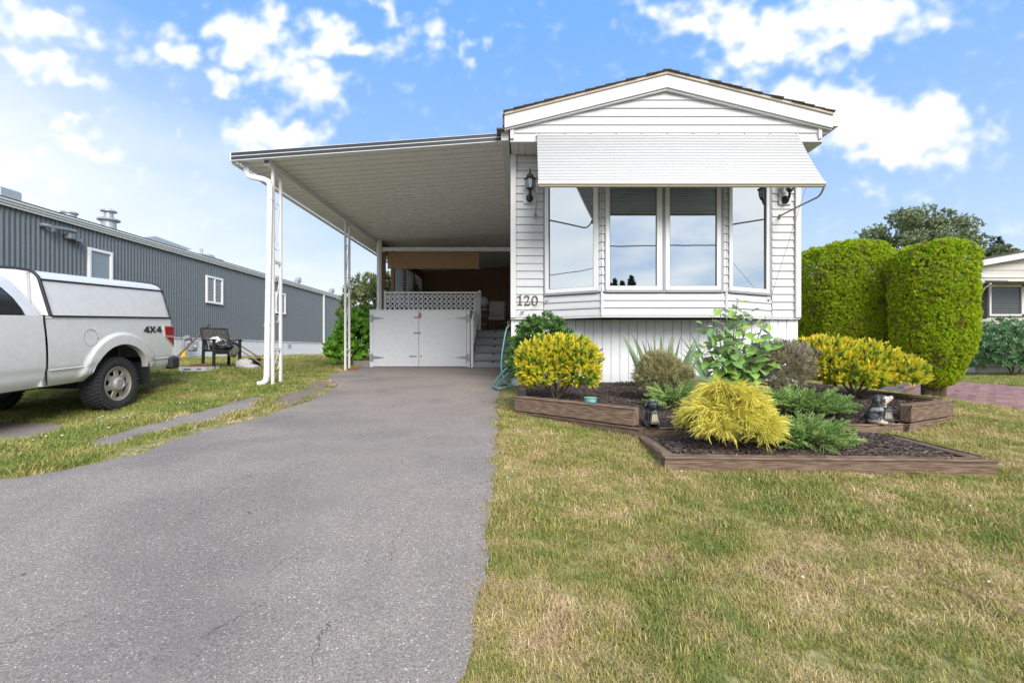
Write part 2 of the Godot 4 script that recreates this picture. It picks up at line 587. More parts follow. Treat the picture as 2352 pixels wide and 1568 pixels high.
func ground() -> void:
	# one big sheet of soil and thatch, to the horizon
	var xs := []; var zs := []
	var x := -14.0
	while x <= 16.0:
		xs.append(x); x += 0.25
	var k := 0.5
	while xs[0] > -600.0:
		xs.push_front(xs[0] - k); xs.append(xs[-1] + k); k *= 1.5
	var z := -3.0
	while z <= 18.0:
		zs.append(z); z += 0.25
	k = 0.5
	while zs[-1] < 700.0:
		zs.append(zs[-1] + k); k *= 1.5
	k = 0.5
	while zs[0] > -300.0:
		zs.push_front(zs[0] - k); k *= 1.6
	var b := B.new()
	for i in xs.size() - 1:
		for j in zs.size() - 1:
			b.quad(on_ground(xs[i], zs[j]), on_ground(xs[i + 1], zs[j]), on_ground(xs[i + 1], zs[j + 1]), on_ground(xs[i], zs[j + 1]))
	smooth_ground(b)
	var soil := StandardMaterial3D.new()
	soil.resource_name = "thatch"
	soil.albedo_texture = ramp_noise(41, 0.03, [[0.0, 0.13, 0.14, 0.048], [0.35, 0.20, 0.20, 0.075], [0.55, 0.29, 0.26, 0.115], [0.75, 0.37, 0.31, 0.155], [1.0, 0.45, 0.37, 0.21]], FastNoiseLite.TYPE_SIMPLEX_SMOOTH, 1024, 6)
	soil.roughness = 1.0; soil.metallic_specular = 0.1
	soil.uv1_triplanar = true; soil.uv1_world_triplanar = true
	soil.uv1_scale = Vector3.ONE * 0.55
	struct(put(b, "ground", soil))

	DRIVE = gpoly([[1150, 885], [1143, 922], [1138, 1040], [1130, 1150], [1120, 1235], [1112, 1310], [1090, 1440], [1057, 1557]])
	DRIVE.reverse()
	DRIVE = PackedVector2Array([Vector2(-0.2, 0.2), Vector2(-0.22, 0.9)]) + DRIVE
	DRIVE.append_array(PackedVector2Array([Vector2(-0.24, 7.0), Vector2(-0.2, 12.2), Vector2(-3.7, 12.2)]))
	DRIVE.append_array(gpoly([[828, 843], [800, 851], [745, 864], [755, 880], [771, 888], [755, 898], [703, 926], [651, 940], [609, 959], [520, 981], [458, 993], [385, 1018], [333, 1042], [260, 1060], [156, 1081], [52, 1099], [0, 1107]]))
	DRIVE.append_array(PackedVector2Array([Vector2(-4.9, 3.15), Vector2(-7.5, 1.6), Vector2(-7.5, -1.6), Vector2(-0.2, -1.6)]))
	DRIVE = ragged(DRIVE, 0.06, 0.08)
	STRIP = ragged(gpoly([[206, 1020], [225, 1008], [322, 980], [432, 953], [546, 920], [593, 912], [612, 920], [578, 941], [484, 969], [411, 986], [333, 1002], [250, 1026], [210, 1028]]), 0.03, 0.12)
	SIDEDRIVE = ragged(gpoly([[-40, 972], [60, 972], [130, 973], [185, 977], [150, 990], [70, 1008], [0, 1021], [-60, 1040]]), 0.03, 0.12)
	BRICKS = PackedVector2Array([Vector2(6.05, 1.5), Vector2(9.6, 1.5), Vector2(10.4, 14.5), Vector2(6.2, 14.5)])
	DIRT = ragged(gpoly([[612, 922], [655, 905], [690, 884], [745, 866], [775, 885], [755, 896], [703, 922], [650, 938]]), 0.08, 0.1)
	var road := PackedVector2Array([Vector2(-60, -8), Vector2(60, -8), Vector2(60, -1.6), Vector2(-60, -1.6)])
	struct(put(sheet(DRIVE, 0.012, 0.15), "driveway", asphalt("asphalt", 61, 1.5)))
	# hairline cracks in the old surface: ribbons coloured for dirt and depth shade
	var dr := get_node("driveway")
	ORG = Vector3.ZERO
	rng.seed = 17
	for q in [[[455, 1478], [520, 1440], [560, 1420], [605, 1396]], [[716, 1540], [728, 1490], [738, 1465], [760, 1440]], [[0, 1490], [60, 1470], [120, 1455], [210, 1420]], [[1030, 1130], [1080, 1120], [1130, 1108]], [[610, 1330], [640, 1300], [700, 1285]], [[900, 1290], [905, 1250], [930, 1215]]]:
		var pts := gpoly(q)
		var cb := B.new()
		for i in pts.size() - 1:
			var last := pts[i]; var lw := 0.0
			for kk in range(1, 9):
				var c := pts[i].lerp(pts[i + 1], kk / 8.0) + Vector2(rnd(-0.012, 0.012), rnd(-0.012, 0.012))
				if Geometry2D.is_point_in_polygon(c, DRIVE):
					var w := rnd(0.0004, 0.0011)
					var s := (c - last).orthogonal().normalized()
					cb.quad(on_ground(last.x - s.x * lw, last.y - s.y * lw, 0.0165), on_ground(last.x + s.x * lw, last.y + s.y * lw, 0.0165), on_ground(c.x + s.x * w, c.y + s.y * w, 0.0165), on_ground(c.x - s.x * w, c.y - s.y * w, 0.0165))
					lw = w
				last = c
		if cb.v.size(): put(cb, "crack", M("crack_dirt_shade", 0.075, 0.066, 0.06, 1.0), dr)
	struct(put(sheet(STRIP, 0.010, 0.15), "asphalt_strip", mats["asphalt"]))
	struct(put(sheet(SIDEDRIVE, 0.010, 0.2), "side_driveway", mats["asphalt"]))
	struct(put(sheet(road, 0.008, 1.2), "road", mats["asphalt"]))
	var dirt := StandardMaterial3D.new()
	dirt.resource_name = "dirt"
	dirt.albedo_texture = ramp_noise(77, 0.05, [[0.0, 0.12, 0.095, 0.075], [0.5, 0.21, 0.165, 0.13], [1.0, 0.30, 0.245, 0.20]], FastNoiseLite.TYPE_SIMPLEX_SMOOTH, 512, 6)
	dirt.uv1_triplanar = true; dirt.uv1_world_triplanar = true; dirt.roughness = 1.0
	mats["dirt"] = dirt
	struct(put(sheet(DIRT, 0.016, 0.15), "dirt_patch", dirt))
	var walk := gpoly([[2186, 861], [2290, 860], [2300, 857], [2196, 856]])
	struct(put(sheet(walk, 0.02, 0.4), "concrete_path", M("concrete", 0.42, 0.41, 0.39, 0.9, {"grime": [8, 0.02, 0.75, 0.8]})))
	brick_driveway()

func brick_driveway() -> void:
	var joint := M("brick_joint", 0.16, 0.13, 0.115, 1.0, {"grime": [21, 0.05, 0.6, 2.0]})
	var base := put(sheet(BRICKS, 0.004, 0.25), "brick_driveway", joint)
	struct(base)
	ORG = Vector3.ZERO
	var vm := []
	for i in 6:
		var q := [[0.33, 0.17, 0.15], [0.30, 0.155, 0.14], [0.36, 0.20, 0.175], [0.27, 0.15, 0.14], [0.34, 0.185, 0.15], [0.31, 0.17, 0.165]][i] as Array
		vm.append(M("brick%d" % i, q[0], q[1], q[2], 0.9, {"grime": [30 + i, 0.04, 0.72, 3.0]}))
	var bm := B.new()
	bm.rbox(Vector3.ZERO, Vector3(0.292, 0.05, 0.142), 0.006)
	var mesh := bm.mesh()
	# the bricks in view, laid in running bond
	var spots := []
	var r := 0
	var z := 4.2
	while z < 14.4:
		var xx := 6.1 + (0.15 if r % 2 else 0.0)
		while xx < 10.4:
			var p := Vector2(xx, z)
			if Geometry2D.is_point_in_polygon(p, BRICKS):
				var sx := VPX + xx / z * FOC
				if sx > 2085 and sx < 2385: spots.append(p)
			xx += 0.3
		z += 0.15; r += 1
	spots.sort_custom(func(a, c): return a.y < c.y)
	var rest := []; var rc := PackedColorArray()
	for i in spots.size():
		var p: Vector2 = spots[i]
		var e := 0.1
		var nrm := Vector3(-(gy(p.x + e, p.y) - gy(p.x - e, p.y)) / (2 * e), 1, (gy(p.x, p.y + e) - gy(p.x, p.y - e)) / (2 * e)).normalized()
		var t := Transform3D(Basis(nrm.cross(Vector3(0, 0, -1)).normalized() * -1.0, nrm, Vector3.ZERO), on_ground(p.x, p.y, -0.004 + rnd(-0.003, 0.004)))
		t.basis.x = Vector3(1, -nrm.x / nrm.y, 0).normalized()
		t.basis.z = t.basis.x.cross(nrm)
		t.basis = t.basis * Basis.from_euler(Vector3(rnd(-0.01, 0.01), rnd(-0.015, 0.015), 0))
		if i < 300:
			inst(mesh, "brick", vm[rng.randi() % 6], t, base)
		else:
			rest.append(t)
			var v := rnd(0.75, 1.1)
			rc.append(Color(0.32 * v, 0.17 * v, 0.15 * v))
	if rest.size():
		cloud_of("distant_bricks", mesh, M("brick_far", 1, 1, 1, 0.9, {"vc": true}), rest, rc, base)

func in_footprint(x: float, z: float) -> bool:
	if x > -0.25 and x < 4.25 and z > 6.9: return true
	if x < -0.2 and x > -4.0 and z > 11.7 and z < 17: return true
	if x < -11.75 and z > 4: return true
	if z < -1.5: return true
	return false

func lawn_grass() -> void:
	rng.seed = 777
	# three tuft shapes: upright, splayed, dry and lying
	var tufts := []
	for kind in 3:
		var b := B.new()
		for i in [26, 26, 22][kind]:
			var a := rnd(0, TAU); var r := sqrt(rng.randf()) * [0.05, 0.06, 0.07][kind] as float
			var at := Vector3(cos(a) * r, -0.004, sin(a) * r)
			var lean := [rnd(0.05, 0.7), rnd(0.3, 1.1), rnd(0.9, 1.45)][kind] as float
			var dir := rnd(0, TAU)
			var h := [rnd(0.025, 0.055), rnd(0.03, 0.06), rnd(0.04, 0.085)][kind] as float
			var w := rnd(0.0014, 0.0027)
			var d := Vector3(cos(dir) * sin(lean), cos(lean), sin(dir) * sin(lean))
			var tip := Vector3(cos(dir) * sin(lean + 0.45), maxf(cos(lean + 0.45), 0.02), sin(dir) * sin(lean + 0.45))
			var s := Vector3(-sin(dir), 0, cos(dir)) * w
			var p1 := at + d * h * 0.55; var p2 := p1 + tip * h * 0.45
			b.col = Color(1, 1, 1) * rnd(0.75, 1.15)
			if rng.randf() < 0.25: b.col = Color(b.col.r * 1.35, b.col.g * 1.12, b.col.b * 1.2)
			b.tri(at - s, at + s, p1 + s * 0.8); b.tri(at - s, p1 + s * 0.8, p1 - s * 0.8); b.tri(p1 - s * 0.8, p1 + s * 0.8, p2)
		tufts.append(b.mesh(Vector3.ZERO, true))
	var gm := M("grass", 1, 1, 1, 0.75, {"vc": true, "two": true, "spec": 0.3, "back": 0.35})
	var xs := [[], [], []]; var cs := [PackedColorArray(), PackedColorArray(), PackedColorArray()]
	var green := Color(0.245, 0.325, 0.075); var olive := Color(0.49, 0.425, 0.135); var straw := Color(0.79, 0.61, 0.355); var brown := Color(0.62, 0.44, 0.265)
	var plant := func(x: float, z: float, size: float, wet: float) -> void:
		if in_footprint(x, z): return
		var q := Vector2(x, z)
		for p in [DRIVE, STRIP, SIDEDRIVE, BRICKS, BED, LOWBED]:
			if Geometry2D.is_point_in_polygon(q, p): return
		var dirt := Geometry2D.is_point_in_polygon(q, DIRT)
		if dirt and rng.randf() < 0.4: return
		var n1 := noise_a.get_noise_2d(x * 3.2, z * 3.2); var n2 := noise_b.get_noise_2d(x * 2.2, z * 2.2); var n3 := noise_b.get_noise_2d(x * 0.8 + 40.0, z * 0.8)
		var t := 0.47 + wet + n1 * 0.55 + n2 * 0.45 + rnd(-0.42, 0.42)
		var c := straw.lerp(olive, clampf(t * 2.0, 0, 1)) if t < 0.5 else olive.lerp(green, clampf(t * 2.0 - 1.0, 0, 1))
		if n3 > 0.15 and t < 0.35: c = c.lerp(brown, 0.55)
		c = c * rnd(0.85, 1.15)
		var k := 2 if t < 0.28 and rng.randf() < 0.75 else (1 if rng.randf() < 0.5 else 0)
		var s := size * rnd(0.7, 1.2) * (1.0 + 0.5 * n3)
		var bas := Basis.from_euler(Vector3(rnd(-0.1, 0.1), rnd(0, TAU), rnd(-0.1, 0.1))).scaled(Vector3(s, s * rnd(0.8, 1.2), s))
		xs[k].append(Transform3D(bas, on_ground(x, z)))
		cs[k].append(c)
	# near lawn in front of the bed: dense; farther lawns thinner with larger tufts
	var fill := func(x0: float, x1: float, z0: float, z1: float, per_m2: float, size: float, wet: float) -> void:
		var m := int((x1 - x0) * (z1 - z0) * per_m2)
		for i in m:
			var x := rnd(x0, x1); var z := rnd(z0, z1)
			var u := VPX + x / z * FOC
			if u < -120 or u > 2480: continue
			plant.call(x, z, size, wet)
	fill.call(-0.6, 2.6, 1.0, 2.3, 2500.0, 0.62, 0.02)
	fill.call(-0.6, 4.2, 2.3, 3.6, 1500.0, 0.8, 0.02)
	fill.call(-0.8, 6.2, 3.6, 5.2, 900.0, 0.95, 0.05)
	fill.call(4.0, 6.2, 5.2, 8.0, 420.0, 1.2, 0.12)
	fill.call(9.5, 16.0, 8.0, 15.5, 130.0, 1.8, 0.2)
	fill.call(-6.6, -3.0, 3.0, 6.8, 620.0, 1.15, 0.40)
	fill.call(-9.0, -3.2, 6.4, 10.0, 420.0, 1.25, 0.38)
	fill.call(-12.0, -3.6, 9.4, 16.0, 170.0, 1.7, 0.2)
	fill.call(-12.0, -4.0, 15.0, 28.0, 60.0, 2.6, 0.1)
	# tufts that have crept over the edges of the asphalt
	for i in 1900:
		var e := rng.randi_range(0, DRIVE.size() - 2)
		var p := DRIVE[e].lerp(DRIVE[e + 1], rng.randf())
		if p.y < 1.0 or p.y > 11.0 or (p.x > -0.4 and p.y > 6.4) : continue
		var o := Vector2(rnd(-0.11, 0.11), rnd(-0.11, 0.11))
		plant.call(p.x + o.x, p.y + o.y, rnd(0.5, 0.9) if p.y < 4.0 else rnd(0.8, 1.2), rnd(-0.6, 0.5))
	for edge in [STRIP, SIDEDRIVE, DIRT]:
		for i in 500:
			var e := rng.randi_range(0, edge.size() - 2)
			var p: Vector2 = edge[e].lerp(edge[e + 1], rng.randf())
			plant.call(p.x + rnd(-0.08, 0.08), p.y + rnd(-0.08, 0.08), rnd(1.0, 1.6), rnd(-0.3, 0.5))
	var names := ["upright_grass", "splayed_grass", "dry_grass"]
	var labels := ["short green lawn grass growing round the driveway", "olive lawn grass mixed into the lawn", "dry straw-coloured grass lying in the lawn"]
	for k in 3:
		tag(cloud_of(names[k], tufts[k], gm, xs[k], cs[k]), labels[k], "grass", "", "stuff")
	# white clover heads
	var fb := B.new()
	fb.ball(Vector3(0, 0.05, 0), Vector3(0.009, 0.008, 0.009), 4)
	fb.col = Color(0.2, 0.3, 0.1)
	fb.tube([Vector3.ZERO, Vector3(0.004, 0.045, 0)], 0.0012, 3, false)
	var fx := []; var fc := PackedColorArray()
	for i in 520:
		var x := rnd(-8.0, -3.3); var z := rnd(3.2, 11.0)
		if i > 400:
			x = rnd(-0.2, 5.5); z = rnd(1.8, 5.2)
		elif noise_b.get_noise_2d(x * 1.3, z * 1.3 + 9.0) < 0.02: continue
		var q := Vector2(x, z)
		var bad := in_footprint(x, z)
		for p in [DRIVE, STRIP, SIDEDRIVE, BED, LOWBED, BRICKS]:
			if Geometry2D.is_point_in_polygon(q, p): bad = true
		if bad: continue
		var fs := rnd(0.7, 1.2) if i <= 400 else rnd(0.5, 0.8)
		if i > 455: continue
		fx.append(Transform3D(Basis.from_euler(Vector3(rnd(-0.3, 0.3), rnd(0, TAU), rnd(-0.3, 0.3))).scaled(Vector3(fs, fs * 0.8, fs)), on_ground(x, z)))
		fc.append(Color(0.75, 0.72, 0.62) * rnd(0.7, 1.05))
	tag(cloud_of("clover_flowers", fb.mesh(Vector3.ZERO, true), M("clover", 1, 1, 1, 0.8, {"vc": true}), fx, fc), "small white clover heads dotted over the lawn", "flowers", "", "stuff")
	# broad weeds along the edge of the asphalt and a few fallen leaves and twigs on it
	var wl := B.new()
	for i in 9:
		var a := TAU * i / 9 + rnd(-0.2, 0.2)
		leaf(wl, Transform3D(Basis.from_euler(Vector3(0, a, 0)) * Basis.from_euler(Vector3(rnd(1.0, 1.35), 0, 0)), Vector3(0, 0.006, 0)), rnd(0.025, 0.05), rnd(0.012, 0.02), 0.3)
	var wx := []; var wc := PackedColorArray()
	for i in 120:
		var p: Vector2 = DRIVE[rng.randi_range(4, 24)] + Vector2(rnd(0.0, 0.3), rnd(-0.3, 0.3))
		if i <= 70: continue
		if i > 70: p = Vector2(rnd(-6.0, -3.5), rnd(3.5, 8.0))
		if p.y < 1.0 or p.y > 9.0 or Geometry2D.is_point_in_polygon(p, SIDEDRIVE): continue
		wx.append(Transform3D(Basis.from_euler(Vector3(0, rnd(0, TAU), 0)).scaled(Vector3.ONE * rnd(0.35, 0.75)), on_ground(p.x, p.y, 0.016)))
		wc.append(Color(0.1, 0.19, 0.05) * rnd(0.8, 1.3))
	tag(cloud_of("edge_weeds", wl.mesh(), M("weed", 1, 1, 1, 0.6, {"vc": true, "two": true}), wx, wc), "low broad-leaved weeds along the asphalt edge", "weeds", "", "stuff")
	var db := B.new()
	leaf(db, Transform3D(Basis.from_euler(Vector3(PI / 2, 0, 0)), Vector3.ZERO), 0.035, 0.012, 0.4)
	var dx := []; var dc := PackedColorArray()
	for i in 90:
		var p := Vector2(rnd(-3.4, -0.4), rnd(1.8, 9.5))
		if i > 60: p = Vector2(rnd(0.0, 4.0), rnd(1.6, 4.0))
		dx.append(Transform3D(Basis.from_euler(Vector3(rnd(-0.3, 0.3), rnd(0, TAU), rnd(-0.3, 0.3))).scaled(Vector3.ONE * rnd(0.4, 1.2)), on_ground(p.x, p.y, 0.018 if i <= 60 else 0.05)))
		dc.append(Color(0.28, 0.2, 0.12) * rnd(0.35, 1.5))
	tag(cloud_of("leaf_litter", db.mesh(), M("litter", 1, 1, 1, 0.8, {"vc": true, "two": true}), dx, dc), "dry leaf scraps scattered over driveway and lawn", "litter", "", "stuff")

# ---------------------------------------------------------------- the white mobile home
func vinyl() -> StandardMaterial3D: return M("vinyl", 0.60, 0.605, 0.615, 0.5, {"grime": [101, 0.012, 0.90, Vector3(0.35, 0.9, 0.35)], "spec": 0.4})
func white_trim() -> StandardMaterial3D: return M("white_trim", 0.64, 0.64, 0.645, 0.45, {"grime": [102, 0.02, 0.92, 0.6], "spec": 0.4})
func white_metal() -> StandardMaterial3D: return M("white_metal", 0.76, 0.755, 0.74, 0.4, {"grime": [103, 0.018, 0.86, 0.8]})

# lapped siding board along local x from 0 to its length; bottom edge at y 0, face towards +z
func lap_board(length: float, h: float, cut := 0.0) -> Mesh:
	var b := B.new()
	var p := PackedVector2Array([Vector2(0.0, -0.012), Vector2(0.004, -0.002), Vector2(0.006, 0.016), Vector2(0.012, 0.018), Vector2(h * 0.5, 0.013), Vector2(h * 0.5 + 0.004, 0.010), Vector2(h, 0.003), Vector2(h, -0.012)])
	var q := PackedVector2Array()
	for k in p: q.append(Vector2(k.y, k.x))          # (z, y)
	q.reverse()
	# prism runs along local z: turn so that it runs along x
	b.prism(q, 0.0, length, Transform3D(Basis(Vector3(0, 0, 1), Vector3(0, 1, 0), Vector3(1, 0, 0)), Vector3.ZERO))
	if cut > 0.0:      # slant both ends (gable)
		for i in b.v.size():
			var v := b.v[i]
			var t := v.y / h
			if v.x < length * 0.5: v.x += cut * t
			else: v.x -= cut * t
			b.v[i] = v
	fix_normals(b)
	return b.mesh()

func fix_normals(b: B) -> void:
	for i in range(0, b.v.size(), 3):
		var k := (b.v[i + 2] - b.v[i]).cross(b.v[i + 1] - b.v[i]).normalized()
		for j in 3: b.n[i + j] = k

func flip(b: B) -> B:
	for i in range(0, b.v.size(), 3):
		var t := b.v[i + 1]; b.v[i + 1] = b.v[i + 2]; b.v[i + 2] = t
		for j in 3: b.n[i + j] = -b.n[i + j]
	return b

# board from plan point a to plan point c (x, depth) with its bottom at height y
func lay_board(parent: Node, a: Vector2, c: Vector2, y: float, h: float, m: Material) -> void:
	var A := Vector3(a.x, y, -a.y); var C := Vector3(c.x, y, -c.y)
	var d := (C - A).normalized()
	# boards hang a hair uneven
	inst(lap_board(A.distance_to(C), h), "siding_board", m, Transform3D(Basis(d, Vector3.UP, d.cross(Vector3.UP)).rotated(d.cross(Vector3.UP), rnd(-0.002, 0.002)), A + Vector3(0, rnd(-0.0015, 0.0015), 0)), parent)

const WZ := 7.0      # depth of the front wall
const GZ := 6.55     # depth of the gable face
const XL := -0.2
const XR := 4.1

func mobile_home() -> void:
	rng.seed = 31
	var t := thing("mobile_home", "white vinyl-sided mobile home with bay window and number 120", "house", Vector3(1.97, gy(1.97, 7.0), -7.0))
	var V := vinyl(); var W := white_trim()
	var y0 := EYE + 0.486; var ys := EYE + 2.905
	# shell
	var b := B.new()
	b.box(Vector3((XL + XR) / 2, (y0 + 4.45) / 2, -(WZ + 6.53)), Vector3(XR - XL - 0.03, 4.45 - y0, 13.0))
	put(b, "wall", V, t)
	b = B.new()
	b.box(Vector3((XL + XR) / 2, (y0 + 0.3) / 2, -(WZ + 6.59)), Vector3(XR - XL - 0.16, y0 - 0.302, 12.96))
	put(b, "foundation", M("dark_under", 0.1, 0.1, 0.1, 0.9), t)
	# lapped boards either side of the bay
	var rows := 21
	var h := (ys - y0) / rows
	for i in rows:
		lay_board(t, Vector2(-0.115, WZ), Vector2(0.285, WZ), y0 + i * h, h, V)
		lay_board(t, Vector2(3.69, WZ), Vector2(4.02, WZ), y0 + i * h, h, V)
	# corner posts and starter strip
	b = B.new()
	b.rbox(Vector3(XL + 0.04, (y0 + ys) / 2 - 0.002, -(WZ - 0.012)), Vector3(0.085, ys - y0 - 0.004, 0.07), 0.006)
	put(b, "corner_trim", W, t)
	b = B.new()
	b.rbox(Vector3(XR - 0.037, (y0 + ys) / 2 - 0.002, -(WZ - 0.012)), Vector3(0.085, ys - y0 - 0.004, 0.07), 0.006)
	put(b, "corner_trim", W, t)
	b = B.new()
	for s in [[Vector2(XL, WZ), Vector2(0.30, WZ)], [Vector2(0.30, WZ), Vector2(1.085, 6.58)], [Vector2(1.085, 6.58), Vector2(2.827, 6.58)], [Vector2(2.827, 6.58), Vector2(3.675, WZ)], [Vector2(3.675, WZ), Vector2(XR, WZ)]]:
		b.bar(Vector3(s[0].x, y0 - 0.011, -s[0].y + 0.008), Vector3(s[1].x, y0 - 0.011, -s[1].y + 0.008), 0.035, 0.022)
	put(b, "starter_strip", W, t)
	bay(t, y0, ys, h)
	# vertical skirting boards
	var sk := M("skirting", 0.80, 0.81, 0.825, 0.5, {"grime": [104, 0.014, 0.86, Vector3(0.5, 0.6, 0.5)]})
	var x := XL + 0.05
	var sb := B.new()
	var prof_s := PackedVector2Array([Vector2(0.0, -0.012), Vector2(0.131, -0.012), Vector2(0.131, -0.008), Vector2(0.127, 0.009), Vector2(0.009, 0.009), Vector2(0.004, -0.008), Vector2(0.0, -0.008)])
	sb.prism(prof_s, 0.0, 1.16, Transform3D(Basis(Vector3(1, 0, 0), Vector3(0, 0, 1), Vector3(0, -1, 0)), Vector3.ZERO))
	var sm := sb.mesh()
	while x < XR - 0.17:
		inst(sm, "skirting_board", sk, Transform3D(Basis.IDENTITY, Vector3(x, y0 - 0.024 + rnd(-0.002, 0.001), -(WZ + 0.035 + rnd(0.0, 0.003)))), t)
		x += 0.1315
	b = B.new()
	b.rbox(Vector3(x + 0.012, y0 - 0.6, -(WZ + 0.05)), Vector3(0.05, 1.15, 0.05), 0.004)
	b.rbox(Vector3(XL + 0.03, y0 - 0.6, -(WZ + 0.05)), Vector3(0.05, 1.15, 0.05), 0.004)
	put(b, "skirting_corner", sk, t)
	gable(t, ys, h, V, W)
	# house numbers
	var f := SystemFont.new()
	f.font_names = PackedStringArray(["Droid Serif"])
	var nm := M("bronze_number", 0.10, 0.065, 0.045, 0.45, {"metal": 0.4})
	for i in 3:
		var tm := TextMesh.new()
		tm.text = "120"[i]; tm.font = f; tm.font_size = 64; tm.pixel_size = 0.0031; tm.depth = 0.012
		var o := inst(tm, "house_number", nm, Transform3D(Basis.IDENTITY, Vector3([-0.062, 0.045, 0.158][i], EYE + 0.742 + [0.004, 0.0, -0.004][i], -(WZ - 0.026))), t)
		o.rotation.z = [-0.03, 0.05, -0.02][i]
	# rope cleats under the bay
	var cm := M("cleat", 0.35, 0.34, 0.32, 0.5, {"metal": 0.5})
	for p in [Vector3(0.33, EYE + 0.735, -6.93), Vector3(3.62, EYE + 0.745, -6.93), Vector3(-0.03, EYE + 0.565, -6.95)]:
		b = B.new()
		b.tube([p + Vector3(-0.03, 0.012, 0), p, p + Vector3(0.03, 0.012, 0)], [0.005, 0.009, 0.005], 6)
		b.tube([p, p + Vector3(0, 0, -0.035)], 0.007, 6)
		put(b, "cleat", cm, t)

